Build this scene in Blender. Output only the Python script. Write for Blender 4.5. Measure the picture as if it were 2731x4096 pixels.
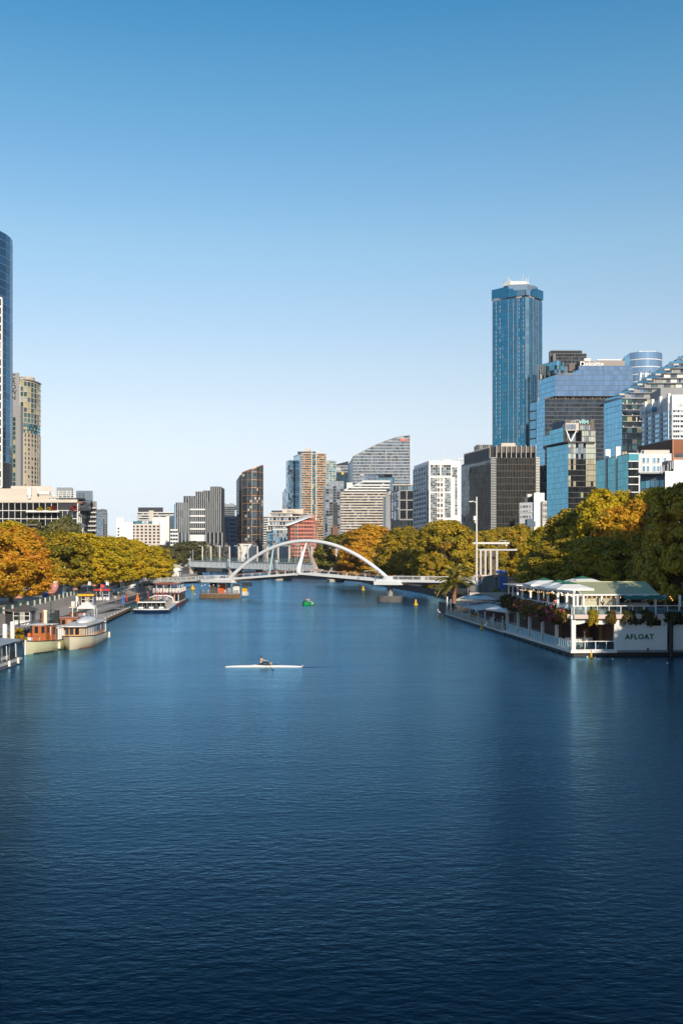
import bpy, bmesh, math, random
import numpy as np
from mathutils import Vector, Matrix, Euler

for o in list(bpy.data.objects):
    bpy.data.objects.remove(o)
R = math.radians
random.seed(7)
SC = bpy.context.scene
COL = SC.collection

# ---------------------------------------------------------------- camera, sky, sun, exposure
CAM_H = 11.0
FPX, CX, HY = 3982.0, 1365.5, 2252.0      # focal length in pixels of a 2731 x 4096 frame, centre column, horizon row
cam_d = bpy.data.cameras.new('camera')
cam = bpy.data.objects.new('camera', cam_d)
COL.objects.link(cam)
cam.location = (0, 0, CAM_H)
cam.rotation_euler = (R(90), 0, 0)
cam_d.sensor_fit = 'VERTICAL'
cam_d.sensor_height = 36.0
cam_d.lens = 35.0
cam_d.shift_y = (HY - 2048.0) / 4096.0
cam_d.clip_start = 0.5
cam_d.clip_end = 12000
SC.camera = cam

SUN_EL, SUN_AZ = 21.5, 161.0              # azimuth clockwise from +Y: behind the camera, to the right
world = bpy.data.worlds.new('World')
SC.world = world
world.use_nodes = True
wn = world.node_tree
wn.nodes.clear()
w_out = wn.nodes.new('ShaderNodeOutputWorld')
w_bg = wn.nodes.new('ShaderNodeBackground')
w_sky = wn.nodes.new('ShaderNodeTexSky')
w_sky.sky_type = 'NISHITA'
w_sky.sun_disc = False
w_sky.sun_elevation = R(SUN_EL)
w_sky.sun_rotation = R(SUN_AZ)
w_sky.altitude = 0
w_sky.air_density = 1.0
w_sky.dust_density = 0.08
w_sky.ozone_density = 2.5
w_bg.inputs['Strength'].default_value = 0.15
# clean autumn air: the sky model's horizon is greyer and yellower than here, so it is graded by elevation, alike all round
w_tc = wn.nodes.new('ShaderNodeTexCoord')
w_sep = wn.nodes.new('ShaderNodeSeparateXYZ')
wn.links.new(w_tc.outputs['Generated'], w_sep.inputs[0])
w_rmp = wn.nodes.new('ShaderNodeValToRGB')
_tint = [(0.0, (0.5, 0.605, 1.021)), (0.063, (0.818, 0.705, 0.802)), (0.101, (1.08, 0.833, 0.792)), (0.137, (1.224, 0.935, 0.821)), (0.186, (1.286, 1.02, 0.86)), (0.232, (1.234, 1.074, 0.935)), (0.3, (1.118, 1.153, 1.005)), (0.363, (0.874, 1.101, 1.056)), (0.42, (0.65, 1.058, 1.046)), (0.492, (0.373, 0.932, 1.044)), (0.75, (0.24, 0.68, 0.92)), (1.0, (0.19, 0.56, 0.82))]
_el = w_rmp.color_ramp.elements
while len(_el) < len(_tint):
    _el.new(0.5)
for _i, (_p, _c) in enumerate(_tint):
    _el[_i].position = _p
    _el[_i].color = (_c[0] / 1.6, _c[1] / 1.6, _c[2] / 1.6, 1)
wn.links.new(w_sep.outputs['Z'], w_rmp.inputs[0])
w_mul = wn.nodes.new('ShaderNodeVectorMath'); w_mul.operation = 'MULTIPLY'
w_scl = wn.nodes.new('ShaderNodeVectorMath'); w_scl.operation = 'SCALE'; w_scl.inputs['Scale'].default_value = 1.6
wn.links.new(w_sky.outputs[0], w_mul.inputs[0]); wn.links.new(w_rmp.outputs[0], w_mul.inputs[1])
wn.links.new(w_mul.outputs[0], w_scl.inputs[0]); wn.links.new(w_scl.outputs[0], w_bg.inputs['Color'])
wn.links.new(w_bg.outputs[0], w_out.inputs['Surface'])

sun_d = bpy.data.lights.new('sun', 'SUN')
sun_d.energy = 4.8
sun_d.angle = R(0.53)
sun_d.color = (1.0, 0.88, 0.72)
sun = bpy.data.objects.new('sun', sun_d)
COL.objects.link(sun)
sv = Vector((math.sin(R(SUN_AZ)) * math.cos(R(SUN_EL)), math.cos(R(SUN_AZ)) * math.cos(R(SUN_EL)), math.sin(R(SUN_EL))))
sun.rotation_euler = sv.to_track_quat('Z', 'Y').to_euler()
sun.location = (80, -200, 150)

SC.view_settings.view_transform = 'Standard'
SC.view_settings.look = 'None'
SC.view_settings.exposure = 0.0
SC.view_settings.gamma = 1.0
SC.view_settings.use_curve_mapping = False
SC.cycles.max_bounces = 6
SC.cycles.diffuse_bounces = 2
SC.cycles.glossy_bounces = 3
SC.cycles.transmission_bounces = 4
SC.cycles.transparent_max_bounces = 6
SC.cycles.sample_clamp_indirect = 4.0
SC.cycles.caustics_reflective = False
SC.cycles.caustics_refractive = False
SC.cycles.use_denoising = True

# ---------------------------------------------------------------- helpers
def X(px, d):
    return (px - CX) / FPX * d

def Zp(py, d):
    return CAM_H - (py - HY) / FPX * d

def P2(px, d):
    return Vector((X(px, d), d))

class MB:
    """collects geometry for ONE mesh object"""
    def __init__(self):
        self.v, self.f, self.m, self.smooth = [], [], [], []
        self.mi = 0
        self.sm = False

    def add(self, verts, faces):
        n = len(self.v)
        self.v.extend([tuple(p) for p in verts])
        for f in faces:
            self.f.append(tuple(i + n for i in f))
            self.m.append(self.mi)
            self.smooth.append(self.sm)
        return self

    def box(self, c, s, rz=0.0, rot=None):
        hx, hy, hz = s[0] / 2, s[1] / 2, s[2] / 2
        pts = [Vector((x, y, z)) for z in (-hz, hz) for x, y in ((-hx, -hy), (hx, -hy), (hx, hy), (-hx, hy))]
        if rot is not None:
            M = rot
        else:
            M = Matrix.Rotation(rz, 3, 'Z')
        c = Vector(c)
        self.add([M @ p + c for p in pts], [(0, 3, 2, 1), (4, 5, 6, 7), (0, 1, 5, 4), (1, 2, 6, 5), (2, 3, 7, 6), (3, 0, 4, 7)])
        return self

    def bx(self, x0, x1, y0, y1, z0, z1):
        return self.box(((x0 + x1) / 2, (y0 + y1) / 2, (z0 + z1) / 2), (abs(x1 - x0), abs(y1 - y0), abs(z1 - z0)))

    def prism(self, poly, z0, z1, z1s=None):
        """vertical prism over a polygon (counter-clockwise); z1s: own top height per corner"""
        n = len(poly)
        a = sum(poly[i][0] * poly[(i + 1) % n][1] - poly[(i + 1) % n][0] * poly[i][1] for i in range(n))
        if a < 0:
            poly = list(poly)[::-1]
            if z1s:
                z1s = list(z1s)[::-1]
        bot = [(p[0], p[1], z0) for p in poly]
        top = [(p[0], p[1], (z1s[i] if z1s else z1)) for i, p in enumerate(poly)]
        fs = [tuple(range(n))[::-1], tuple(range(n, 2 * n))]
        fs += [(i, (i + 1) % n, n + (i + 1) % n, n + i) for i in range(n)]
        return self.add(bot + top, fs)

    def extr(self, prof, axis, a0, a1):
        """prism of a profile in the plane across an axis: 'x' -> profile (y,z), 'y' -> profile (x,z)"""
        n = len(prof)
        if axis == 'x':
            A = [(a0, p[0], p[1]) for p in prof]; B = [(a1, p[0], p[1]) for p in prof]
        else:
            A = [(p[0], a0, p[1]) for p in prof]; B = [(p[0], a1, p[1]) for p in prof]
        fs = [tuple(range(n))[::-1], tuple(range(n, 2 * n))] + [(i, (i + 1) % n, n + (i + 1) % n, n + i) for i in range(n)]
        return self.add(A + B, fs)

    def tube(self, path, r, n=8, cap=True):
        path = [Vector(p) for p in path]
        rs = r if isinstance(r, (list, tuple)) else [r] * len(path)
        rings, N = [], len(path)
        up = None
        for i, p in enumerate(path):
            t = (path[min(i + 1, N - 1)] - path[max(i - 1, 0)]).normalized()
            if up is None:
                up = Vector((0, 0, 1)) if abs(t.z) < 0.9 else Vector((0, 1, 0))
            a = t.cross(up)
            if a.length < 1e-5:
                a = t.cross(Vector((1, 0, 0)))
            a.normalize()
            b = a.cross(t).normalized()
            up = b
            rings.append([p + (a * math.cos(2 * math.pi * k / n) + b * math.sin(2 * math.pi * k / n)) * rs[i] for k in range(n)])
        vs = [q for rg in rings for q in rg]
        fs = []
        for i in range(N - 1):
            for k in range(n):
                fs.append((i * n + k, i * n + (k + 1) % n, (i + 1) * n + (k + 1) % n, (i + 1) * n + k))
        if cap:
            fs.append(tuple(range(n))[::-1])
            fs.append(tuple(range((N - 1) * n, N * n)))
        return self.add(vs, fs)

    def bar(self, a, b, w, h=None):
        """square-section bar from a to b"""
        a, b = Vector(a), Vector(b)
        h = h or w
        t = (b - a).normalized()
        up = Vector((0, 0, 1)) if abs(t.z) < 0.95 else Vector((0, 1, 0))
        s = t.cross(up).normalized() * w / 2
        u = s.cross(t).normalized() * h / 2
        vs = [a - s - u, a + s - u, a + s + u, a - s + u, b - s - u, b + s - u, b + s + u, b - s + u]
        return self.add(vs, [(0, 1, 2, 3), (7, 6, 5, 4), (0, 4, 5, 1), (1, 5, 6, 2), (2, 6, 7, 3), (3, 7, 4, 0)])

    def lathe(self, prof, c=(0, 0, 0), n=16, sx=1, sy=1):
        """profile [(r, z)] turned about Z"""
        vs, fs = [], []
        for r, z in prof:
            for k in range(n):
                a = 2 * math.pi * k / n
                vs.append((c[0] + r * sx * math.cos(a), c[1] + r * sy * math.sin(a), c[2] + z))
        for i in range(len(prof) - 1):
            for k in range(n):
                fs.append((i * n + k, i * n + (k + 1) % n, (i + 1) * n + (k + 1) % n, (i + 1) * n + k))
        fs.append(tuple(range(n))[::-1])
        fs.append(tuple(range((len(prof) - 1) * n, len(prof) * n)))
        return self.add(vs, fs)

    def grid(self, rows, close=False):
        """skin a list of equally long point rows"""
        n = len(rows[0])
        vs = [p for r in rows for p in r]
        fs = []
        for i in range(len(rows) - 1):
            for k in range(n - (0 if close else 1)):
                fs.append((i * n + k, i * n + (k + 1) % n, (i + 1) * n + (k + 1) % n, (i + 1) * n + k))
        return self.add(vs, fs)

    def mesh(self, name, mats):
        me = bpy.data.meshes.new(name)
        me.from_pydata(self.v, [], self.f)
        if not isinstance(mats, (list, tuple)):
            mats = [mats]
        for m in mats:
            me.materials.append(m)
        me.polygons.foreach_set('material_index', self.m)
        me.polygons.foreach_set('use_smooth', self.smooth)
        me.update()
        return me

def link(name, data, parent=None, loc=None, rot=None, scale=None):
    o = bpy.data.objects.new(name, data)
    COL.objects.link(o)
    if parent is not None:
        o.parent = parent
    if loc is not None:
        o.location = loc
    if rot is not None:
        o.rotation_euler = rot
    if scale is not None:
        o.scale = scale
    return o

def part(name, mb, mats, parent=None, kind=None, **kw):
    o = link(name, mb.mesh(name, mats), parent, **kw)
    if kind:
        o['kind'] = kind
    return o

def tag(o, label, cat, group=None, kind=None):
    o['label'] = label
    o['category'] = cat
    if group:
        o['group'] = group
    if kind:
        o['kind'] = kind
    return o

def thing(name, label, cat, loc=(0, 0, 0), rz=0.0, group=None):
    o = bpy.data.objects.new(name, None)
    COL.objects.link(o)
    o.location = loc
    o.rotation_euler = (0, 0, rz)
    o.empty_display_size = 0.5
    return tag(o, label, cat, group)

ORD = 'first second third fourth fifth sixth seventh eighth ninth tenth eleventh twelfth thirteenth fourteenth fifteenth sixteenth seventeenth eighteenth'.split()
KIDS = {}
def copy_tree(o, loc=None, rz=None, label=None, scale=None, parent=None):
    c = o.copy()
    COL.objects.link(c)
    if parent is not None:
        c.parent = parent
    if loc is not None:
        c.location = loc
    if rz is not None:
        c.rotation_euler = (0, 0, rz)
    if scale is not None:
        c.scale = (scale,) * 3 if not isinstance(scale, (tuple, list)) else scale
    if label:
        c['label'] = label
    for ch in list(o.children):
        copy_tree(ch, parent=c)
    return c

def struct(name, mb, mats, **kw):
    return part(name, mb, mats, kind='structure', **kw)

def text(name, s, size, mat, parent, loc, rot, depth=0.05, align='CENTER', bold=0.0, spacing=1.0):
    cu = bpy.data.curves.new(name, 'FONT')
    cu.body = s
    cu.size = size
    cu.extrude = depth
    cu.offset = bold
    cu.align_x = align
    cu.align_y = 'CENTER'
    cu.space_character = spacing
    cu.resolution_u = 3
    tmp = bpy.data.objects.new('tmp', cu)
    COL.objects.link(tmp)
    me = bpy.data.meshes.new_from_object(tmp.evaluated_get(bpy.context.evaluated_depsgraph_get()))
    bpy.data.objects.remove(tmp)
    me.materials.clear()
    me.materials.append(mat)
    return link(name, me, parent, loc, rot)

# ---------------------------------------------------------------- materials
def _mat(name):
    m = bpy.data.materials.new(name)
    m.use_nodes = True
    nt = m.node_tree
    return m, nt, nt.nodes['Principled BSDF']

def mat(name, col, rough=0.6, metal=0.0, var=0.18, scale=0.6, bump=0.0, spec=0.5, streak=False):
    m, nt, b = _mat(name)
    b.inputs['Roughness'].default_value = rough
    b.inputs['Metallic'].default_value = metal
    b.inputs['Specular IOR Level'].default_value = spec
    if var > 0:
        tc = nt.nodes.new('ShaderNodeTexCoord')
        nz = nt.nodes.new('ShaderNodeTexNoise')
        nz.inputs['Scale'].default_value = scale
        nz.inputs['Detail'].default_value = 5
        nz.inputs['Roughness'].default_value = 0.65
        src = tc.outputs['Object']
        if streak:
            mp = nt.nodes.new('ShaderNodeMapping')
            mp.inputs['Scale'].default_value = (1, 1, 0.15)
            nt.links.new(src, mp.inputs[0])
            src = mp.outputs[0]
        nt.links.new(src, nz.inputs['Vector'])
        mr = nt.nodes.new('ShaderNodeMapRange')
        mr.inputs[1].default_value = 0.25
        mr.inputs[2].default_value = 0.75
        mr.inputs[3].default_value = 1 - var
        mr.inputs[4].default_value = 1 + var
        nt.links.new(nz.outputs['Fac'], mr.inputs[0])
        hs = nt.nodes.new('ShaderNodeHueSaturation')
        hs.inputs['Color'].default_value = (*col, 1)
        nt.links.new(mr.outputs[0], hs.inputs['Value'])
        nt.links.new(hs.outputs[0], b.inputs['Base Color'])
        if bump:
            bp = nt.nodes.new('ShaderNodeBump')
            bp.inputs['Strength'].default_value = bump
            bp.inputs['Distance'].default_value = 0.05
            nt.links.new(nz.outputs['Fac'], bp.inputs['Height'])
            nt.links.new(bp.outputs[0], b.inputs['Normal'])
    else:
        b.inputs['Base Color'].default_value = (*col, 1)
    return m

def glassm(name, col, metal=0.7, rough=0.06, var=0.35, blind=0.0, blindcol=(0.5, 0.47, 0.4), wob=0.02):
    """coated facade glass: each pane takes its own tint; a share of panes shows a pale blind"""
    m, nt, b = _mat(name)
    oi = nt.nodes.new('ShaderNodeObjectInfo')
    ge = nt.nodes.new('ShaderNodeNewGeometry')
    ad = nt.nodes.new('ShaderNodeMath'); ad.operation = 'ADD'
    fr = nt.nodes.new('ShaderNodeMath'); fr.operation = 'FRACT'
    nt.links.new(oi.outputs['Random'], ad.inputs[0])
    nt.links.new(ge.outputs['Random Per Island'], ad.inputs[1])
    nt.links.new(ad.outputs[0], fr.inputs[0])
    mr = nt.nodes.new('ShaderNodeMapRange')
    mr.inputs[3].default_value = 1 - var
    mr.inputs[4].default_value = 1 + var
    nt.links.new(fr.outputs[0], mr.inputs[0])
    hs = nt.nodes.new('ShaderNodeHueSaturation')
    hs.inputs['Color'].default_value = (*col, 1)
    nt.links.new(mr.outputs[0], hs.inputs['Value'])
    b.inputs['Roughness'].default_value = rough
    if blind > 0:
        m2 = nt.nodes.new('ShaderNodeMath'); m2.operation = 'MULTIPLY'; m2.inputs[1].default_value = 7.31
        f2 = nt.nodes.new('ShaderNodeMath'); f2.operation = 'FRACT'
        gt = nt.nodes.new('ShaderNodeMath'); gt.operation = 'LESS_THAN'; gt.inputs[1].default_value = blind
        nt.links.new(fr.outputs[0], m2.inputs[0]); nt.links.new(m2.outputs[0], f2.inputs[0]); nt.links.new(f2.outputs[0], gt.inputs[0])
        mx = nt.nodes.new('ShaderNodeMix'); mx.data_type = 'RGBA'
        mx.inputs[7].default_value = (*blindcol, 1)
        nt.links.new(gt.outputs[0], mx.inputs[0]); nt.links.new(hs.outputs[0], mx.inputs[6])
        nt.links.new(mx.outputs[2], b.inputs['Base Color'])
        mm = nt.nodes.new('ShaderNodeMapRange')
        mm.inputs[3].default_value = metal; mm.inputs[4].default_value = metal * 0.25
        nt.links.new(gt.outputs[0], mm.inputs[0]); nt.links.new(mm.outputs[0], b.inputs['Metallic'])
    else:
        nt.links.new(hs.outputs[0], b.inputs['Base Color'])
        b.inputs['Metallic'].default_value = metal
    if wob:
        tc = nt.nodes.new('ShaderNodeTexCoord')
        nz = nt.nodes.new('ShaderNodeTexNoise'); nz.inputs['Scale'].default_value = 0.35; nz.inputs['Detail'].default_value = 1
        va = nt.nodes.new('ShaderNodeVectorMath'); va.operation = 'ADD'
        nt.links.new(tc.outputs['Object'], va.inputs[0]); nt.links.new(oi.outputs['Location'], va.inputs[1])
        nt.links.new(va.outputs[0], nz.inputs['Vector'])
        bp = nt.nodes.new('ShaderNodeBump'); bp.inputs['Strength'].default_value = 0.5; bp.inputs['Distance'].default_value = wob
        nt.links.new(nz.outputs['Fac'], bp.inputs['Height']); nt.links.new(bp.outputs[0], b.inputs['Normal'])
    return m

def leafm(name, stops, transl=0.35, nscale=0.25):
    """foliage: colour varies per leaf, per clump and per tree between the stops"""
    m, nt, b = _mat(name)
    tc = nt.nodes.new('ShaderNodeTexCoord')
    oi = nt.nodes.new('ShaderNodeObjectInfo')
    ge = nt.nodes.new('ShaderNodeNewGeometry')
    nz = nt.nodes.new('ShaderNodeTexNoise'); nz.inputs['Scale'].default_value = nscale; nz.inputs['Detail'].default_value = 3
    va = nt.nodes.new('ShaderNodeVectorMath'); va.operation = 'ADD'
    nt.links.new(tc.outputs['Object'], va.inputs[0]); nt.links.new(oi.outputs['Location'], va.inputs[1])
    nt.links.new(va.outputs[0], nz.inputs['Vector'])
    # fac = 1.6*(noise-.5)+.5 + .5*(isl-.5) + .25*(obj-.5)
    a1 = nt.nodes.new('ShaderNodeMath'); a1.operation = 'MULTIPLY_ADD'; a1.inputs[1].default_value = 1.7; a1.inputs[2].default_value = -0.35 - 0.25 - 0.1
    a2 = nt.nodes.new('ShaderNodeMath'); a2.operation = 'MULTIPLY_ADD'; a2.inputs[1].default_value = 0.5
    a3 = nt.nodes.new('ShaderNodeMath'); a3.operation = 'MULTIPLY_ADD'; a3.inputs[1].default_value = 0.2
    nt.links.new(nz.outputs['Fac'], a1.inputs[0])
    nt.links.new(ge.outputs['Random Per Island'], a2.inputs[0]); nt.links.new(a1.outputs[0], a2.inputs[2])
    nt.links.new(oi.outputs['Random'], a3.inputs[0]); nt.links.new(a2.outputs[0], a3.inputs[2])
    cr = nt.nodes.new('ShaderNodeValToRGB')
    el = cr.color_ramp.elements
    n = len(stops)
    while len(el) < n:
        el.new(0.5)
    for i, c in enumerate(stops):
        el[i].position = i / (n - 1)
        el[i].color = (*c, 1)
    nt.links.new(a3.outputs[0], cr.inputs[0])
    b.inputs['Roughness'].default_value = 0.55
    b.inputs['Specular IOR Level'].default_value = 0.3
    nt.links.new(cr.outputs[0], b.inputs['Base Color'])
    tr = nt.nodes.new('ShaderNodeBsdfTranslucent')
    nt.links.new(cr.outputs[0], tr.inputs['Color'])
    mx = nt.nodes.new('ShaderNodeMixShader'); mx.inputs[0].default_value = transl
    out = nt.nodes['Material Output']
    nt.links.new(b.outputs[0], mx.inputs[1]); nt.links.new(tr.outputs[0], mx.inputs[2]); nt.links.new(mx.outputs[0], out.inputs['Surface'])
    return m

M = {}
def mk(key, *a, **k):
    M[key] = mat(key, *a, **k)
mk('white_paint', (0.78, 0.77, 0.74), 0.4, var=0.06)
mk('bridge_white', (0.80, 0.80, 0.79), 0.35, var=0.05, scale=0.3)
mk('offwhite', (0.68, 0.66, 0.61), 0.6, var=0.08)
mk('cream', (0.84, 0.77, 0.56), 0.35, var=0.05)
mk('cream_green', (0.66, 0.66, 0.42), 0.35, var=0.05)
mk('cream_concrete', (0.62, 0.54, 0.45), 0.7, var=0.10, scale=0.15, streak=True)
mk('concrete', (0.47, 0.42, 0.37), 0.85, var=0.22, scale=0.4, bump=0.3, streak=True)
mk('dark_concrete', (0.16, 0.15, 0.14), 0.85, var=0.3, scale=0.5, bump=0.3, streak=True)
mk('grey_concrete', (0.30, 0.30, 0.30), 0.8, var=0.12, scale=0.15, streak=True)
mk('bluestone', (0.11, 0.105, 0.10), 0.85, var=0.35, scale=0.8, bump=0.4)
mk('paving', (0.44, 0.37, 0.32), 0.85, var=0.15, scale=0.5, bump=0.2)
mk('asphalt', (0.06, 0.06, 0.062), 0.9, var=0.25, scale=0.8)
mk('steel', (0.45, 0.46, 0.47), 0.35, metal=0.8, var=0.1)
mk('grey_metal', (0.30, 0.31, 0.32), 0.45, metal=0.3, var=0.12)
mk('dark_metal', (0.035, 0.037, 0.04), 0.45, metal=0.2, var=0.2)
mk('green_metal', (0.02, 0.075, 0.06), 0.45, var=0.15)
mk('teal_metal', (0.10, 0.32, 0.32), 0.45, var=0.1)
mk('bridge_grey', (0.50, 0.55, 0.58), 0.6, var=0.14, scale=0.4, streak=True)
mk('wood', (0.46, 0.14, 0.045), 0.35, var=0.25, scale=2.0)
mk('pale_wood', (0.62, 0.35, 0.16), 0.4, var=0.2, scale=2.0)
mk('timber_pile', (0.20, 0.12, 0.06), 0.8, var=0.35, scale=2.0, bump=0.5)
mk('deck_boards', (0.36, 0.31, 0.27), 0.8, var=0.2, scale=1.0)
mk('terracotta', (0.48, 0.20, 0.13), 0.5, var=0.12)
mk('green_panel', (0.06, 0.15, 0.12), 0.5, var=.2)
mk('cladding_grey', (0.30, 0.31, 0.33), 0.6, var=.1)
mk('palm_trunk', (0.42, 0.22, 0.14), 0.85, var=.3, scale=2)
mk('terracotta_pale', (0.62, 0.50, 0.44), 0.7, var=.1)
mk('rust_hull', (0.50, 0.15, 0.08), 0.4, var=.1)
mk('red_dark', (0.20, 0.035, 0.035), 0.45, var=.15)
mk('roof_grey', (0.34, 0.36, 0.38), 0.6, var=.08)
mk('picket_grey', (0.22, 0.32, 0.30), 0.5, var=.1)
mk('concrete_pale', (0.55, 0.53, 0.50), 0.7, var=.1)
mk('tan_concrete', (0.50, 0.42, 0.32), 0.7, var=.1)
mk('top_blush', (0.70, 0.50, 0.42), 0.7, var=.05)
mk('navy_wall', (0.10, 0.15, 0.20), 0.7, var=.12)
mk('teal_pale', (0.30, 0.48, 0.52), 0.5, var=.06)
mk('blue_bright', (0.04, 0.40, 0.62), 0.4, var=.05)
mk('tan_rail', (0.55, 0.30, 0.20), 0.5, var=.08)
mk('brick_dark', (0.20, 0.10, 0.06), 0.8, var=.2)
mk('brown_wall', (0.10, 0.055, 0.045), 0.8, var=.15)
mk('brown_panel', (0.11, 0.085, 0.07), 0.6, var=.12)
mk('red_sign', (0.75, 0.10, 0.07), 0.4, var=.05)
mk('sign_mint', (0.35, 0.75, 0.72), 0.4, var=.02)
mk('sign_blue', (0.02, 0.22, 0.42), 0.4, var=.1)
mk('brown_panel2', (0.30, 0.25, 0.22), 0.6, var=.06)
mk('black', (0.012, 0.012, 0.013), 0.5, var=0.2)
mk('yellow', (0.75, 0.42, 0.02), 0.4, var=0.08)
mk('orange', (0.75, 0.16, 0.02), 0.5, var=0.08)
mk('red', (0.55, 0.035, 0.03), 0.45, var=0.08)
mk('blue', (0.02, 0.11, 0.42), 0.5, var=0.1)
mk('navy', (0.012, 0.04, 0.13), 0.25, var=0.1)
mk('boat_green', (0.01, 0.28, 0.07), 0.35, var=0.1)
mk('canvas_white', (0.78, 0.77, 0.73), 0.8, var=0.05)
mk('canvas_green', (0.02, 0.15, 0.085), 0.8, var=0.1)
mk('green_roof', (0.48, 0.48, 0.29), 0.5, var=0.10, scale=0.8)
mk('sage_wall', (0.50, 0.47, 0.32), 0.7, var=0.06)
mk('bark', (0.13, 0.10, 0.075), 0.9, var=0.35, scale=3.0, bump=0.6)
mk('pale_bark', (0.40, 0.33, 0.26), 0.85, var=0.3, scale=2.0)
mk('skin', (0.60, 0.36, 0.26), 0.5, var=0.05, scale=4)
mk('hair', (0.02, 0.013, 0.01), 0.5, var=0.2)
mk('cloth_black', (0.015, 0.015, 0.018), 0.8, var=0.2)
mk('cloth_white', (0.72, 0.71, 0.70), 0.8, var=0.05)
mk('cloth_blue', (0.12, 0.24, 0.45), 0.8, var=0.1)
mk('cloth_grey', (0.22, 0.22, 0.24), 0.8, var=0.1)
mk('cloth_tan', (0.42, 0.30, 0.2), 0.8, var=0.1)
mk('rubber', (0.02, 0.02, 0.02), 0.8, var=0.2)
mk('rust', (0.30, 0.10, 0.05), 0.8, var=0.3, scale=1.0)
M['bulb'] = mat('bulb', (1, 0.6, 0.25), 0.3, var=0)
M['bulb'].node_tree.nodes['Principled BSDF'].inputs['Emission Color'].default_value = (1.0, 0.45, 0.12, 1)
M['bulb'].node_tree.nodes['Principled BSDF'].inputs['Emission Strength'].default_value = 2.5
# glass
M['glass_blue'] = glassm('glass_blue', (0.20, 0.40, 0.54), 0.85)
M['glass_apblue'] = glassm('glass_apblue', (0.34, 0.50, 0.60), 0.75, var=.2)
M['glass_side'] = glassm('glass_side', (0.11, 0.135, 0.155), 0.7, var=.35)
M['glass_teal'] = glassm('glass_teal', (0.16, 0.40, 0.46), 0.8)
M['glass_dark'] = glassm('glass_dark', (0.045, 0.055, 0.065), 0.35, var=0.5)
M['glass_black'] = glassm('glass_black', (0.016, 0.018, 0.02), 0.1, rough=0.08, var=0.5)
for _k in ('glass_black', 'glass_dark'):
    M[_k].node_tree.nodes['Principled BSDF'].inputs['Specular IOR Level'].default_value = 0.15
M['glass_black'].node_tree.nodes['Principled BSDF'].inputs['Specular IOR Level'].default_value = 0.03
M['glass_grey'] = glassm('glass_grey', (0.30, 0.34, 0.38), 0.75, var=0.3)
M['glass_green'] = glassm('glass_green', (0.07, 0.16, 0.14), 0.5, var=0.5, blind=0.2, blindcol=(0.45, 0.40, 0.22))
M['glass_room'] = glassm('glass_room', (0.05, 0.06, 0.07), 0.3, var=0.6, blind=0.22, blindcol=(0.42, 0.39, 0.33))
M['glass_apart'] = glassm('glass_apart', (0.10, 0.15, 0.16), 0.4, var=0.6, blind=0.25, blindcol=(0.40, 0.42, 0.34))
# clear glass balustrade
gm, gnt, gb = _mat('clear_glass')
gb.inputs['Base Color'].default_value = (0.75, 0.9, 0.9, 1)
gb.inputs['Roughness'].default_value = 0.05
gtr = gnt.nodes.new('ShaderNodeBsdfTransparent'); gtr.inputs[0].default_value = (0.75, 0.88, 0.9, 1)
gmx = gnt.nodes.new('ShaderNodeMixShader'); gmx.inputs[0].default_value = 0.6
ggl = gnt.nodes.new('ShaderNodeBsdfGlossy'); ggl.inputs['Roughness'].default_value = 0.03; ggl.inputs['Color'].default_value = (0.6, 0.7, 0.75, 1)
gnt.links.new(ggl.outputs[0], gmx.inputs[1]); gnt.links.new(gtr.outputs[0], gmx.inputs[2])
gnt.links.new(gmx.outputs[0], gnt.nodes['Material Output'].inputs['Surface'])
M['clear_glass'] = gm
# leaves
M['leaf_yellow'] = leafm('leaf_yellow', [(0.15, 0.145, 0.012), (0.27, 0.225, 0.014), (0.42, 0.30, 0.018), (0.54, 0.35, 0.02), (0.55, 0.28, 0.025)], transl=0.22)
M['leaf_gold'] = leafm('leaf_gold', [(0.34, 0.30, 0.012), (0.48, 0.38, 0.014), (0.60, 0.44, 0.016), (0.68, 0.46, 0.018), (0.66, 0.40, 0.02)], transl=0.27)
M['leaf_orange'] = leafm('leaf_orange', [(0.46, 0.31, 0.016), (0.60, 0.36, 0.018), (0.68, 0.36, 0.02), (0.68, 0.30, 0.025), (0.60, 0.24, 0.03)], transl=0.27)
M['leaf_olive'] = leafm('leaf_olive', [(0.12, 0.13, 0.018), (0.19, 0.18, 0.02), (0.27, 0.23, 0.024), (0.34, 0.26, 0.03)])
M['leaf_gum'] = leafm('leaf_gum', [(0.10, 0.105, 0.035), (0.15, 0.15, 0.05), (0.21, 0.19, 0.06), (0.28, 0.22, 0.07)])
M['leaf_palm'] = leafm('leaf_palm', [(0.24, 0.23, 0.04), (0.36, 0.32, 0.06), (0.50, 0.40, 0.09)], transl=0.2)
M['leaf_red'] = leafm('leaf_red', [(0.2, 0.02, 0.02), (0.35, 0.03, 0.04), (0.4, 0.06, 0.05)])
M['leaf_shrub'] = leafm('leaf_shrub', [(0.02, 0.035, 0.01), (0.05, 0.06, 0.012), (0.12, 0.09, 0.015), (0.24, 0.13, 0.02)], nscale=0.8)
M['flower_pink'] = leafm('flower_pink', [(0.45, 0.03, 0.10), (0.60, 0.07, 0.15), (0.60, 0.16, 0.2), (0.55, 0.2, 0.08)], nscale=1.2)
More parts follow.
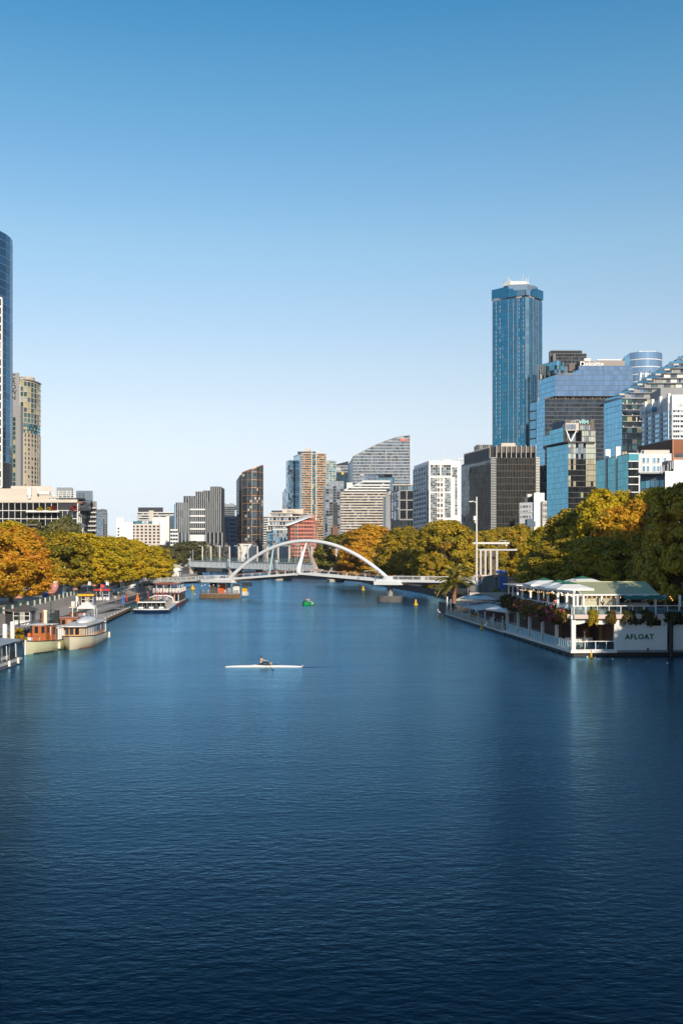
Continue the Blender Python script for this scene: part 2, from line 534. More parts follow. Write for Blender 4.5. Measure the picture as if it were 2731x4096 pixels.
# ---------------------------------------------------------------- water
def water_material():
    """river surface: Fresnel mix of a dark body colour and a slightly blue mirror, ruffled at three scales with calmer lanes"""
    m, nt, b = _mat('river_water')
    nt.nodes.remove(b)
    L = nt.links.new
    tc = nt.nodes.new('ShaderNodeTexCoord')
    def noise(scale, stretch, detail, rot=0.0, rough=0.5):
        mp = nt.nodes.new('ShaderNodeMapping')
        mp.inputs['Scale'].default_value = (scale * stretch, scale, scale)
        mp.inputs['Rotation'].default_value = (0, 0, rot)
        L(tc.outputs['Object'], mp.inputs[0])
        n = nt.nodes.new('ShaderNodeTexNoise')
        n.inputs['Scale'].default_value = 1.0
        n.inputs['Detail'].default_value = detail
        n.inputs['Roughness'].default_value = rough
        L(mp.outputs[0], n.inputs['Vector'])
        return n.outputs['Fac']
    def ma(op, a, bb, c=None):
        n = nt.nodes.new('ShaderNodeMath'); n.operation = op
        for i, q in enumerate((a, bb, c)):
            if q is None:
                continue
            if isinstance(q, (int, float)):
                n.inputs[i].default_value = q
            else:
                L(q, n.inputs[i])
        return n.outputs[0]
    n1 = noise(7.0, 0.55, 3, 0.3, 0.6)       # ripples
    n2 = noise(2.5, 0.6, 2, -0.25)           # wavelets
    n3 = noise(0.9, 0.5, 2, 0.15)            # slow swell
    n4 = noise(0.02, 0.5, 4, 0.5, 0.6)       # wind lanes
    n5 = noise(0.12, 0.35, 3, -0.3, 0.6)     # cat's paws
    lane = nt.nodes.new('ShaderNodeMapRange')
    lane.inputs[1].default_value = 0.38; lane.inputs[2].default_value = 0.64
    lane.inputs[3].default_value = 0.4; lane.inputs[4].default_value = 1.3
    L(ma('MULTIPLY_ADD', n5, 0.45, ma('MULTIPLY', n4, 0.55)), lane.inputs[0])
    h = ma('MULTIPLY', n1, WAVE[0])
    h = ma('MULTIPLY_ADD', n2, WAVE[1], h)
    h = ma('MULTIPLY_ADD', n3, WAVE[2], h)
    h = ma('MULTIPLY', h, lane.outputs[0])
    bp = nt.nodes.new('ShaderNodeBump')
    bp.inputs['Strength'].default_value = 1.0
    bp.inputs['Distance'].default_value = 1.0
    L(h, bp.inputs['Height'])
    fr = nt.nodes.new('ShaderNodeFresnel'); fr.inputs['IOR'].default_value = 1.33
    L(bp.outputs[0], fr.inputs['Normal'])
    df = nt.nodes.new('ShaderNodeBsdfDiffuse'); df.inputs['Color'].default_value = (0.0, 0.003, 0.009, 1)
    # sharp facets of the ripples, and the blur of all the finer ones on a gently moving surface
    tint = (0.38, 0.73, 1.0, 1)
    g1 = nt.nodes.new('ShaderNodeBsdfGlossy'); g1.inputs['Color'].default_value = tint; g1.inputs['Roughness'].default_value = 0.04
    L(bp.outputs[0], g1.inputs['Normal'])
    b2 = nt.nodes.new('ShaderNodeBump'); b2.inputs['Strength'].default_value = 1.0; b2.inputs['Distance'].default_value = 0.35
    L(h, b2.inputs['Height'])
    g2 = nt.nodes.new('ShaderNodeBsdfGlossy'); g2.inputs['Color'].default_value = tint; g2.inputs['Roughness'].default_value = 0.24
    L(b2.outputs[0], g2.inputs['Normal'])
    gl = nt.nodes.new('ShaderNodeMixShader'); gl.inputs[0].default_value = 0.66
    L(g1.outputs[0], gl.inputs[1]); L(g2.outputs[0], gl.inputs[2])
    mx = nt.nodes.new('ShaderNodeMixShader')
    L(ma('MULTIPLY', ma('POWER', fr.outputs[0], 1.4), 1.3), mx.inputs[0]); L(df.outputs[0], mx.inputs[1]); L(gl.outputs[0], mx.inputs[2])
    L(mx.outputs[0], nt.nodes['Material Output'].inputs['Surface'])
    return m
WAVE = (0.026, 0.060, 0.030)
M['water'] = water_material()
mb = MB().add([(-700, -300, 0), (700, -300, 0), (700, 1185, 0), (-700, 1185, 0)], [(0, 1, 2, 3)])
struct('water', mb, M['water'])
def wake(label, x0, y0, dx, dy, n, L_, seed):
    """low broken ridges trailing behind a boat"""
    g = random.Random(seed)
    mb = MB()
    d = Vector((dx, dy)).normalized(); p_ = Vector((-d.y, d.x))
    for k in range(n):
        s = L_ * (k + g.random()) / n
        for sg in (-1, 1, 0):
            c = Vector((x0, y0)) + d * s + p_ * (sg * (.3 + s * .09) + g.uniform(-.15, .15))
            a = d * g.uniform(.5, 1.3) + p_ * (sg * .25)
            w = p_ * g.uniform(.12, .3); h = .02 * (1 - s / L_ * .7)
            mb.add([(*(c - a), .002), (*(c - w), .002), (*(c + w), .002), (*(c + a), .002), (*c, h)], [(0, 1, 4), (1, 3, 4), (3, 2, 4), (2, 0, 4)])
    o = part('wake', mb, M['water'], kind='stuff')
    tag(o, label, 'wake')
wake('faint trail of broken ripples behind the white rowing shell', X(1208, 105), 105, 1, -.06, 16, 8, 1)
wake('short ripples trailing behind the small green boat', X(1249, 260), 260.5, 1, .25, 14, 9, 2)


# ---------------------------------------------------------------- banks
LEFT_EDGE = [(-40, -300), (-40, 60), (-42.5, 100), (-44, 130), (-49.5, 180), (-54.5, 230), (-59, 280), (-63, 317), (-72, 380), (-79, 450), (-88, 540), (-101, 700), (-150, 1040), (-170, 1180)]
WALL = [(-44, 70), (-46.5, 115), (-51, 150), (-55, 178), (-58.6, 203), (-64, 238), (-67.5, 262), (-71, 285)]
LOW_Z, UP_Z = 1.5, 3.2
def edge_x(poly, y):
    for (x0, y0), (x1, y1) in zip(poly, poly[1:]):
        if y0 <= y <= y1:
            return x0 + (x1 - x0) * (y - y0) / (y1 - y0)
    return poly[-1][0]
# lower quay
poly = [p for p in LEFT_EDGE if p[1] <= 317] + [(-73, 317)] + [(WALL[-1][0], WALL[-1][1])] + WALL[::-1][1:] + [(-44, -300)]
mb = MB().prism(poly, -3, LOW_Z)
struct('quay_promenade', mb, M['paving'])
# stone edge of the quay, proud of the paving
mb = MB()
pts = [p for p in LEFT_EDGE if 60 <= p[1] <= 317]
for a, b in zip(pts, pts[1:]):
    mb.bar((a[0] + .1, a[1], LOW_Z - .2), (b[0] + .1, b[1], LOW_Z - .2), 0.5, 0.7)
struct('quay_kerb', mb, M['bluestone'])
# upper left bank
poly = [(WALL[0][0], -300)] + WALL + [(-73, 317)] + [p for p in LEFT_EDGE if p[1] > 317] + [(-3000, 1180), (-3000, -300)]
struct('left_bank', MB().prism(poly, -3, UP_Z), M['paving'])
RIGHT_EDGE = [(42, -300), (42, 60), (41.5, 120), (40.5, 205), (23, 212), (22, 226), (35, 240), (35.5, 262), (33, 300), (30, 371), (17, 498), (10, 600), (-45, 735), (-60, 900), (-95, 1180)]
RUP = 3.4
poly = RIGHT_EDGE + [(3000, 1180), (3000, -300)]
struct('right_bank', MB().prism(poly, -3, RUP - 1.2), M['bluestone'])
# the right bank steps up to the street behind the trees
poly = [(60, -300), (60, 230), (52, 300), (40, 380), (27, 505), (20, 610), (-35, 745), (-50, 900), (-85, 1180), (3000, 1180), (3000, -300)]
struct('street_terrace', MB().prism(poly, 2.2, RUP + 1.6), M['asphalt'])
mb = MB().add([(-3000, 1180, 3.2), (3000, 1180, 3.2), (3000, 4500, 3.2), (-3000, 4500, 3.2), (-3000, 1180, -3), (3000, 1180, -3)], [(0, 1, 2, 3), (4, 5, 1, 0)])
struct('ground', mb, M['asphalt'])

# ---------------------------------------------------------------- trees
def crown_mesh(name, rx, ry, rz, nclump, nleaf, ls, seed, m, droop=0.0, shell=0.55, clump=(0.10, 0.23)):
    """crown of leaf-sized faces gathered in clumps round an uneven body; origin at the crown's centre"""
    rng = np.random.default_rng(seed)
    lob = rng.normal(size=(7, 3)); lob /= np.linalg.norm(lob, axis=1)[:, None]
    amp = rng.uniform(-0.16, 0.24, 7)
    d = rng.normal(size=(nclump, 3)); d /= np.linalg.norm(d, axis=1)[:, None]
    d[:, 2] = np.where(d[:, 2] < -0.75, -d[:, 2], d[:, 2])
    k = 1 + (np.clip(d @ lob.T, 0, 1) ** 3) @ amp
    k = k * np.where(d[:, 2] < 0.1, 1.0 + 0.22 * np.clip(0.1 - d[:, 2], 0, 0.6), 1.0)
    rad = k * (shell + (1 - shell) * rng.uniform(0, 1, nclump) ** 0.45)
    R3 = np.array([rx, ry, rz])
    cc = d * (rad * rng.uniform(0.92, 1.1, nclump))[:, None] * 0.86 * R3
    rc = rng.uniform(clump[0], clump[1], nclump) * min(rx, ry, rz) * 1.05
    idx = np.repeat(np.arange(nclump), nleaf)
    n = len(idx)
    u = rng.normal(size=(n, 3)); u /= np.linalg.norm(u, axis=1)[:, None]
    # leaves sit mostly on the outer side of their clump
    dd = d[idx]
    s = np.sum(u * dd, axis=1)
    u = np.where((s < -0.25)[:, None], u - 2 * s[:, None] * dd, u)
    pos = cc[idx] + u * (rc[idx] * rng.uniform(0.55, 1.08, n))[:, None] * np.array([1, 1, 0.8])
    if droop:
        pos[:, 2] -= droop * np.abs(rng.normal(size=n))
    nrm = u * 0.8 + dd * 0.35 + rng.normal(size=(n, 3)) * 0.55 + np.array([0, 0, 0.25])
    nrm /= np.linalg.norm(nrm, axis=1)[:, None]
    t = np.cross(nrm, rng.normal(size=(n, 3))); t /= np.linalg.norm(t, axis=1)[:, None] + 1e-9
    b = np.cross(nrm, t)
    sz = ls * rng.uniform(0.6, 1.35, n)[:, None]
    q = np.stack([pos + t * sz, pos + b * sz * 0.62 + nrm * sz * 0.18, pos - t * sz, pos - b * sz * 0.62 + nrm * sz * 0.18], axis=1).reshape(-1, 3)
    me = bpy.data.meshes.new(name)
    me.vertices.add(n * 4); me.loops.add(n * 4); me.polygons.add(n)
    me.vertices.foreach_set('co', q.astype(np.float32).ravel())
    me.loops.foreach_set('vertex_index', np.arange(n * 4, dtype=np.int32))
    me.polygons.foreach_set('loop_start', np.arange(0, n * 4, 4, dtype=np.int32))
    me.polygons.foreach_set('loop_total', np.full(n, 4, dtype=np.int32))
    me.materials.append(m)
    me.update(calc_edges=True)
    return me

def trunk_mesh(name, h, r, seed, spread, top, m, nb=7):
    """tapered trunk to height h with limbs rising into the crown up to height top"""
    rng = random.Random(seed)
    mb = MB()
    bend = rng.uniform(-.3, .3)
    mb.tube([(0, 0, -0.3), (0.02, 0, h * .2), (bend * .5, 0, h * .6), (bend, bend * .4, h)], [r * 1.35, r * 1.05, r * .9, r * .75], 8)
    mb.tube([(bend, bend * .4, h), (bend * .5, .2, (h + top) / 2), (0, 0, top)], [r * .72, r * .45, r * .1], 7)
    for k in range(nb):
        a = 2 * math.pi * k / nb + rng.uniform(-.3, .3)
        e = spread * rng.uniform(.55, .85)
        z0 = h * rng.uniform(.85, 1.0)
        zt = z0 + (top - z0) * rng.uniform(.35, .8)
        x, y = math.cos(a), math.sin(a)
        p1 = (bend + x * e * .35, y * e * .35, z0 + (zt - z0) * .5)
        p2 = (x * e, y * e, zt)
        mb.tube([(bend, bend * .4, z0 - .2), p1, p2], [r * .5, r * .3, r * .07], 6)
        for j in (-1, 1):
            a2 = a + j * .6
            mb.tube([p1, (p1[0] + math.cos(a2) * e * .4, p1[1] + math.sin(a2) * e * .4, p1[2] + e * .3)], [r * .24, r * .06], 5)
    me = mb.mesh(name, m)
    return me

PLANE = []      # (crown mesh builder result per variant) plane tree crowns, unit radius 7.5 x 7.5 x 8
def variants(name, m, n, seed, **k):
    return [crown_mesh(name, m=m, seed=seed + i, **k) for i in range(n)]
PK = dict(rx=7.2, ry=7.2, rz=9.6, nclump=260, nleaf=115, ls=0.30)
CR = {
    'orange': variants('crown', M['leaf_orange'], 2, 10, **PK),
    'yellow': variants('crown', M['leaf_yellow'], 3, 20, **PK),
    'gold': variants('crown', M['leaf_gold'], 3, 30, **PK),
    'olive': variants('crown', M['leaf_olive'], 2, 40, rx=6.5, ry=6.5, rz=6.0, nclump=110, nleaf=110, ls=0.38),
    'gum': variants('crown', M['leaf_gum'], 3, 50, rx=6.5, ry=6.5, rz=8.0, nclump=110, nleaf=130, ls=0.36, shell=0.35, clump=(0.14, 0.28)),
}
TRK = [trunk_mesh('trunk', 4.2, 0.38, s, 6.0, 15.5, M['bark']) for s in (1, 2, 3)]
TRKG = [trunk_mesh('trunk', 7.0, 0.35, s, 4.5, 17.5, M['pale_bark'], nb=5) for s in (4, 5)]
tree_rng = random.Random(5)
def tree(kind, px, d, top_py, label, group, width_px=None, base=UP_Z, x=None, cat='tree', name='plane_tree'):
    """tree whose crown top reaches image row top_py at distance d"""
    xx = X(px, d) if x is None else x
    H = Zp(top_py, d) - base
    gum = kind in ('gum',)
    nat = 13.0 + 6.5 if gum else (13.5 if kind == 'olive' else 20.3)  # natural total height of the shared meshes
    cz = 10.2 if gum else (7.2 if kind == 'olive' else 10.0)
    s = H / nat
    sw = s if width_px is None else (1.38 * width_px / FPX * d / 2) / (6.6 if kind in ('gum', 'olive') else 7.4)
    t = thing(name, label, cat, (xx, d, base), tree_rng.uniform(0, 6.28), group)
    cm = tree_rng.choice(CR[kind])
    link('crown', cm, t, (0, 0, cz * s), None, (sw, sw, s))
    tm = tree_rng.choice(TRKG if gum else TRK)
    ts = s * (1.0 if kind != 'olive' else 0.62)
    link('trunk', tm, t, None, None, (min(sw, ts * 1.3), min(sw, ts * 1.3), ts))
    return t
GL = 'autumn plane trees on the left promenade'
tree('orange', 45, 196, 2085, 'big orange autumn plane tree behind the dark kiosk at the left edge', GL, 248)
tree('orange', -60, 178, 2120, 'orange plane tree cut by the left edge of the photo', GL, 239)
tree('gold', 10, 225, 2075, 'tall golden plane tree rising behind the big orange tree', GL, 212)
tree('yellow', 215, 240, 2118, 'broad olive and yellow plane tree behind the balloon-like sculpture', GL, 216)
tree('gold', 318, 258, 2125, 'yellow green plane tree between the broad olive tree and the golden row', GL, 207)
tree('gold', 402, 285, 2132, 'golden plane tree in the middle of the left promenade row', GL, 198)
tree('gold', 478, 310, 2142, 'bright yellow plane tree above the concrete ramp wall', GL, 175)
tree('gold', 545, 338, 2158, 'yellow plane tree above the left end of the white footbridge', GL, 152)
tree('gold', 598, 365, 2178, 'golden plane tree, last but one before the grey rail bridge', GL, 129)
tree('yellow', 630, 395, 2200, 'small golden plane tree at the far end of the left row, above the terracotta lamps', GL, 92)
GG = 'grey green gum trees before the far towers'
for px, d, ty, w, lab in [
        (690, 740, 2168, 150, 'low grey green gum tree just right of the golden plane row'),
        (770, 770, 2150, 170, 'grey green gum tree with pale forked limbs above the beige tent'),
        (845, 1195, 2128, 170, 'tallest dark gum tree in front of the ribbed grey office block'),
        (905, 1200, 2160, 150, 'gum tree in front of the dark blue office block'),
        (965, 1205, 2168, 130, 'gum tree at the foot of the bronze tower'),
        (655, 720, 2185, 120, 'short gum tree half behind the golden plane row')]:
    tree('gum', px, d, ty, lab, GG, w, name='gum_tree')
GP = 'dark trees beside the left casino block'
for px, d, ty, w, lab in [
        (140, 300, 2065, 150, 'olive gum tree in front of the black glass of the left block'),
        (245, 305, 2035, 130, 'tallest olive tree hiding the corner of the left block'),
        (55, 290, 2075, 130, 'low olive tree above the big orange plane tree'),
        (285, 310, 2075, 110, 'small olive tree under the white corner of the left block')]:
    tree('gum', px, d, ty, lab, GP, w, name='gum_tree')
GR = 'autumn plane trees on the right bank'
for kind, px, d, ty, w, lab in [
        ('yellow', 1776, 300, 2066, 205, 'huge round olive yellow plane tree over the right end of the footbridge'),
        ('yellow', 1705, 325, 2105, 170, 'shaded plane tree between the two round trees above the bridge'),
        ('yellow', 1622, 345, 2102, 175, 'yellow green plane tree left of the huge round one'),
        ('orange', 1475, 420, 2082, 185, 'tall rust coloured plane tree in front of the cream banded hotel'),
        ('olive', 1375, 520, 2130, 170, 'dark olive tree left of the rust coloured plane tree'),
        ('orange', 1405, 450, 2185, 110, 'low rust coloured tree behind the right half of the arch'),
        ('orange', 1300, 740, 2195, 120, 'small orange tree right of the white bridge mast'),
        ('yellow', 1740, 290, 2215, 100, 'low lit plane sapling under the huge round tree'),
        ('yellow', 1930, 330, 2112, 130, 'olive plane tree behind the tall white lamp mast'),
        ('yellow', 1995, 395, 2098, 150, 'distant plane tree below the black ribbed office'),
        ('yellow', 2070, 340, 2095, 150, 'distant olive plane tree below the old white building'),
        ('gold', 2160, 262, 2125, 140, 'golden plane tree beside the white viaduct columns'),
        ('gold', 2225, 240, 2095, 220, 'golden plane tree below the old white building'),
        ('yellow', 2330, 210, 2000, 260, 'large plane tree before the glass hotel, half in shade'),
        ('gold', 2440, 196, 1950, 230, 'tall golden plane tree before the teal office'),
        ('orange', 2510, 178, 1985, 250, 'orange tinted plane tree above the green tin roof'),
        ('gold', 2600, 186, 1945, 240, 'golden plane tree under the white windowless wall at right'),
        ('yellow', 2745, 150, 1900, 280, 'dark plane tree cut by the right edge of the photo'),
        ('yellow', 2650, 158, 2090, 240, 'shaded plane tree right behind the floating restaurant'),
        ('yellow', 2270, 192, 2150, 260, 'shaded plane tree behind the upper deck umbrellas'),
        ('yellow', 2420, 168, 2130, 260, 'low shaded plane tree behind the gable of the green roof'),
        ('yellow', 2190, 222, 2200, 170, 'low dark plane tree right of the blue banner')]:
    tree(kind, px, d, ty, lab, GR, w, base=RUP - 1.2 if d < 320 else RUP)
# ---------------------------------------------------------------- buildings
class Bld:
    LIMIT = 290
    def __init__(self, name, label, px, d, base=3.2, group=None, cat='building'):
        self.off = Vector((X(px, d), d, base))
        self.o = thing(name, label, cat, self.off, 0, group)
        self.n = {}
        self.rest = {}
        self.cache = {}
        self.rng = random.Random(sum(ord(c) for c in label))

    def loc(self, px, d, z):
        return Vector((X(px, d), d, z)) - self.off

    def L2(self, p):
        return Vector((p[0] - self.off.x, p[1] - self.off.y))

    def body(self, pts, z1, m, z0=None, name='wall', tops=None):
        """prism over world-plan points"""
        z0 = self.off.z if z0 is None else z0
        mb = MB().prism([self.L2(p) for p in pts], z0 - self.off.z, z1 - self.off.z, [t - self.off.z for t in tops] if tops else None)
        return part(name, mb, m, self.o)

    def piece(self, name, key, make, mats, loc, rot, parent=None):
        """one of many alike pieces: its own object while the limit lasts, then joined"""
        c = self.n.get(name, 0)
        if c < self.LIMIT:
            self.n[name] = c + 1
            me = self.cache.get(key)
            if me is None:
                me = self.cache[key] = make().mesh(name, mats)
            return link(name, me, parent or self.o, loc, rot)
        mb = self.rest.setdefault((name, mats), MB())
        src = make()
        Mx = Matrix.Translation(loc) @ Euler(rot).to_matrix().to_4x4()
        mb.add([Mx @ Vector(v) for v in src.v], src.f)

    def facade(self, pts, z0, z1, nxs, nz, glass, inset=(0.12, 0.16), proud=0.05, thick=0.06, fin=None, finm=None, band=None, bandm=None, jit=0.25,
               skip=None, zs=None, fin_name='mullion', band_name='spandrel', top_of=None, finskip=None, sill=0.0, bandskip=None):
        """pts: world-plan polyline, left to right seen from outside; panes are parts; fin=(width, depth), band=(height, depth)"""
        glass = glass if isinstance(glass, (list, tuple)) else [glass]
        nxs = nxs if isinstance(nxs, (list, tuple)) else [nxs] * (len(pts) - 1)
        bz = self.off.z
        ch = (z1 - z0) / nz
        P = [self.L2(p) for p in pts]
        ci = 0
        for s, (A, B) in enumerate(zip(P, P[1:])):
            t = (B - A); Ls = t.length; t = t / Ls
            n = Vector((t.y, -t.x))
            ang = math.atan2(t.y, t.x)
            cw = Ls / nxs[s]
            w, h = cw - inset[0], ch - inset[1]
            for i in range(nxs[s]):
                for j in range(nz):
                    zc = z0 + (j + .5) * ch + sill
                    c = A + t * ((i + .5) * cw) + n * proud
                    if skip and skip(ci, j):
                        continue
                    if top_of and zc > top_of((c.x + self.off.x, c.y + self.off.y)) - ch * .3:
                        continue
                    g = glass[self.rng.randrange(len(glass))]
                    self.piece('window', ('w', round(w, 2), round(h, 2), g.name), lambda: MB().box((0, 0, 0), (w, thick, h)), g,
                               (c.x, c.y, zc - bz), (R(self.rng.gauss(0, jit)), 0, ang + R(self.rng.gauss(0, jit))))
                if fin and not (finskip and finskip(ci)):
                    c = A + t * (i * cw) + n * (fin[1] / 2)
                    zt = z1 if not top_of else min(z1, top_of((c.x + self.off.x, c.y + self.off.y)))
                    if zt > z0 + .5:
                        self.piece(fin_name, ('f', fin, round(zt - z0, 1), finm.name), lambda: MB().box((0, 0, 0), (fin[0], fin[1], zt - z0)), finm, (c.x, c.y, (z0 + zt) / 2 - bz), (0, 0, ang))
                ci += 1
            if fin and s == len(P) - 2 and not (finskip and finskip(ci)):
                c = B + n * (fin[1] / 2)
                zt = z1 if not top_of else min(z1, top_of((c.x + self.off.x, c.y + self.off.y)))
                self.piece(fin_name, ('f', fin, round(zt - z0, 1), finm.name), lambda: MB().box((0, 0, 0), (fin[0], fin[1], zt - z0)), finm, (c.x, c.y, (z0 + zt) / 2 - bz), (0, 0, ang))
        if band:
            for j in range(nz + 1):
                zc = z0 + j * ch
                if bandskip and bandskip(j):
                    continue
                mb = MB()
                for A, B in zip(P, P[1:]):
                    t = (B - A).normalized(); n = Vector((t.y, -t.x))
                    a, b = A - t * 0.004, B + t * 0.004
                    if top_of:
                        m_ = 12
                        for q in range(m_):
                            pa, pb = a + (b - a) * (q / m_), a + (b - a) * ((q + 1) / m_)
                            mid = (pa + pb) / 2
                            if zc <= top_of((mid.x + self.off.x, mid.y + self.off.y)) - .3:
                                mb.bar((*(pa + n * band[1] / 2), zc - bz), (*(pb + n * band[1] / 2), zc - bz), band[1], band[0])
                    else:
                        mb.bar((*(a + n * band[1] / 2), zc - bz), (*(b + n * band[1] / 2), zc - bz), band[1], band[0])
                if mb.v:
                    c0 = self.n.get(band_name, 0)
                    if c0 < self.LIMIT:
                        self.n[band_name] = c0 + 1
                        part(band_name, mb, bandm, self.o)

    def box(self, name, px0, px1, d0, depth, py0, py1, m, parent=None):
        """box seen from px0 to px1 and from row py0 (top) to py1 on its front at distance d0"""
        z1, z0 = Zp(py0, d0), Zp(py1, d0)
        if py1 > 2139 and z0 < self.off.z + 32:
            z0 = self.off.z
        x0, x1 = X(px0, d0), X(px1, d0)
        b0, b1 = (x0, min(x1, X(px1, d0 + depth) + .4)) if px1 < CX - 500 else (x0, x1)
        if b1 < b0 + .2:
            b0 = b1 - (x1 - x0)
        mb = MB().prism([(x0 - self.off.x, d0 - self.off.y), (x1 - self.off.x, d0 - self.off.y), (b1 - self.off.x, d0 + depth - self.off.y), (b0 - self.off.x, d0 + depth - self.off.y)], z0 - self.off.z, z1 - self.off.z)
        return part(name, mb, m, parent or self.o)

    def finish(self):
        for (name, mats), mb in self.rest.items():
            part(name, mb, mats, self.o, kind='stuff')
        self.rest = {}

def W2(px, d):
    return (X(px, d), d)

def quad_plan(left, corner, right, depth=30):
    """footprint from three visible plan points, closed behind"""
    dx, dy = left[0] - corner[0], left[1] - corner[1]
    return [corner, right, (right[0] + dx, right[1] + dy), left]

def bk(p, d):
    """the point behind p on the same sight line, a little inward, so that the hidden flank stays hidden"""
    return (p[0] * d / p[1] + .3, d)
# ================= left bank
for k, c in {'tower_glass': (0.05, 0.16, 0.27)}.items():
    M[k] = glassm(k, c, 0.85, var=0.25)
# curved blue tower cut by the edge
b = Bld('glass_tower', 'very tall curved blue glass tower cut by the left edge of the photo', 0, 440)
cx_, cy_, r_ = X(40, 440) - 25, 440, 25
arc = [(cx_ + r_ * math.sin(a), cy_ - r_ * math.cos(a)) for a in [R(q) for q in range(-90, 121, 10)]]
zt = Zp(925, 432)
b.body(arc + [(cx_ - 20, cy_ + 30)], zt - .2, M['dark_metal'])
vis = [p for p in arc[9:20]]
b.facade(vis, 55, zt, 1, 29, M['tower_glass'], inset=(0.14, 0.16), band=(0.16, 0.14), bandm=M['steel'], fin=(0.12, 0.12), finm=M['dark_metal'], jit=.15)
b.finish()
# white grid tower
b = Bld('apartment_tower', 'sliver of a cream grid tower in front of the curved blue one', -40, 380)
A, B = W2(-95, 380), W2(10, 380)
zt = Zp(1193, 380)
b.body([A, B, W2(8, 400), (A[0], A[1] + 20)], zt, M['cream_concrete'])
b.facade([A, B], 40, zt, 5, 22, M['glass_room'], inset=(.7, 1.0), fin=(.55, .4), finm=M['offwhite'], fin_name='pier', band=(.8, .36), bandm=M['offwhite'])
b.box('plant_room', -60, 0, 384, 10, 1183, 1194, M['grey_metal'])
b.finish()
# grey and cream hotel tower with vertical lettering
b = Bld('hotel_tower', 'grey and cream hotel tower with CROWN lettered down its side', 80, 520)
C = (-166.9, 530.0)
cur = [(C[0] + 6.0 * math.sin(R(a)), C[1] - 12 * math.cos(R(a))) for a in range(0, 111, 15)]
zt = Zp(1519, 518)
zg = Zp(1690, 518); zb = Zp(1732, 518)
b.body(cur + [(-168, 545), (-166.9, 518.7)], zt, M['tan_concrete'])
sl = [W2(-20, 519), W2(80, 519), W2(78, 530), (X(-20, 519), 530)]
b.body(sl, Zp(1491, 519), M['grey_concrete'], name='sign_wall')
lo = [W2(-20, 514), W2(84, 514), (X(84, 514), 518.6), (X(-20, 514), 518.6)]
b.body(lo, Zp(1621, 514), M['grey_concrete'], name='lift_shaft')
A, B = W2(42, 513.98), W2(64, 513.98)
b.facade([A, B], Zp(1945, 514), Zp(1668, 514), 2, 15, M['glass_green'], inset=(.15, .5), band=(.45, .1), bandm=M['grey_metal'])
b.facade(cur, zg, zt - .6, 1, 8, [M['glass_green'], M['glass_apart']], inset=(.3, .4), fin=(.32, .25), finm=M['tan_concrete'], fin_name='pier', band=(.4, .3), bandm=M['tan_concrete'])
b.facade(cur, zb, zg, 2, 3, [M['glass_teal'], M['glass_green']], inset=(.12, .15), band=(.3, .2), bandm=M['dark_metal'])
b.facade(cur, Zp(1950, 518), zb, 1, 12, [M['glass_green'], M['glass_room']], inset=(1.25, .9), fin=(1.1, .22), finm=M['tan_concrete'], fin_name='pier', band=(.7, .16), bandm=M['tan_concrete'])
rim = MB()
for p, q in zip(cur, cur[1:]):
    rim.bar((*(b.L2(p) * 1), zt - 3.2 + .3), (*(b.L2(q) * 1), zt - 3.2 + .3), 1.6, .5)
part('roof_rim', rim, M['grey_metal'], b.o)
drum = MB(); drum.lathe([(4.0, 0), (4.0, 3.4)], (-167.4 - b.off.x, 531 - b.off.y, zt - b.off.z), 24)
part('roof_drum', drum, M['tan_concrete'], b.o)
for i, ch in enumerate('CROWN'):
    text('letter', ch, 3.3, M['dark_metal'], b.o, b.loc(55, 518.8, Zp(1507 + i * 21, 519)), (R(90), 0, 0), .12, bold=.03)
b.finish()
# low casino block
b = Bld('casino_block', 'low beige block with black ribbon windows and white side panels above the orange trees', 150, 335)
D = 335
pts = [W2(-60, D), W2(310, D), W2(362, 385), (X(-60, D), 385)]
zr = Zp(2010, D)
b.body(pts, zr, M['dark_metal'])
b.facade([W2(-60, D), W2(232, D)], Zp(2140, D), zr, 12, 4, M['glass_black'], inset=(.1, .12), fin=(.16, .2), finm=M['offwhite'], band=(.25, .3), bandm=M['offwhite'], jit=.1)
b.facade([W2(232, D), W2(310, D)], Zp(2140, D), Zp(2042, D), 4, 3, M['glass_dark'], inset=(.1, .12), fin=(.14, .16), finm=M['offwhite'], band=(.25, .2), bandm=M['offwhite'], jit=.1)
b.facade([W2(310, D), W2(362, 385)], Zp(2165, D), Zp(2018, D), 8, 4, [M['glass_grey'], M['glass_dark']], inset=(.5, .9), fin=(.3, .3), finm=M['offwhite'], band=(.8, .35), bandm=M['offwhite'])
b.box('parapet', -60, 310, D - .5, 3, 1998, 2010, M['cream_concrete'])
b.box('balcony', 105, 236, D - 3, 3, 2043, 2049, M['offwhite'])
b.box('penthouse', -60, 150, D + 2, 30, 1954, 2004, M['cream_concrete'])
b.box('penthouse', 45, 206, D + 12, 30, 1944, 2000, M['cream_concrete'])
b.box('penthouse', 150, 235, D + 6, 20, 1986, 2006, M['cream_concrete'])
b.box('glass_annex', 306, 372, D + 14, 30, 1963, 2009, M['glass_grey'])
b.box('glass_annex', 290, 362, D + 8, 20, 2002, 2042, M['glass_grey'])
b.box('canopy', 235, 340, D + 3, 14, 1992, 1997, M['dark_metal'])
for px in (352, 362, 372, 380):
    b.box('column', px, px + 5, D + 30, 1, 2005, 2120, M['grey_concrete'])
for k in range(7):
    b.box('terrace_slab', 352, 386, D + 28, 14, 2030 + 18 * k, 2034 + 18 * k, M['offwhite'])
b.box('stair_core', 362, 380, D + 34, 10, 2020, 2150, M['dark_concrete'])
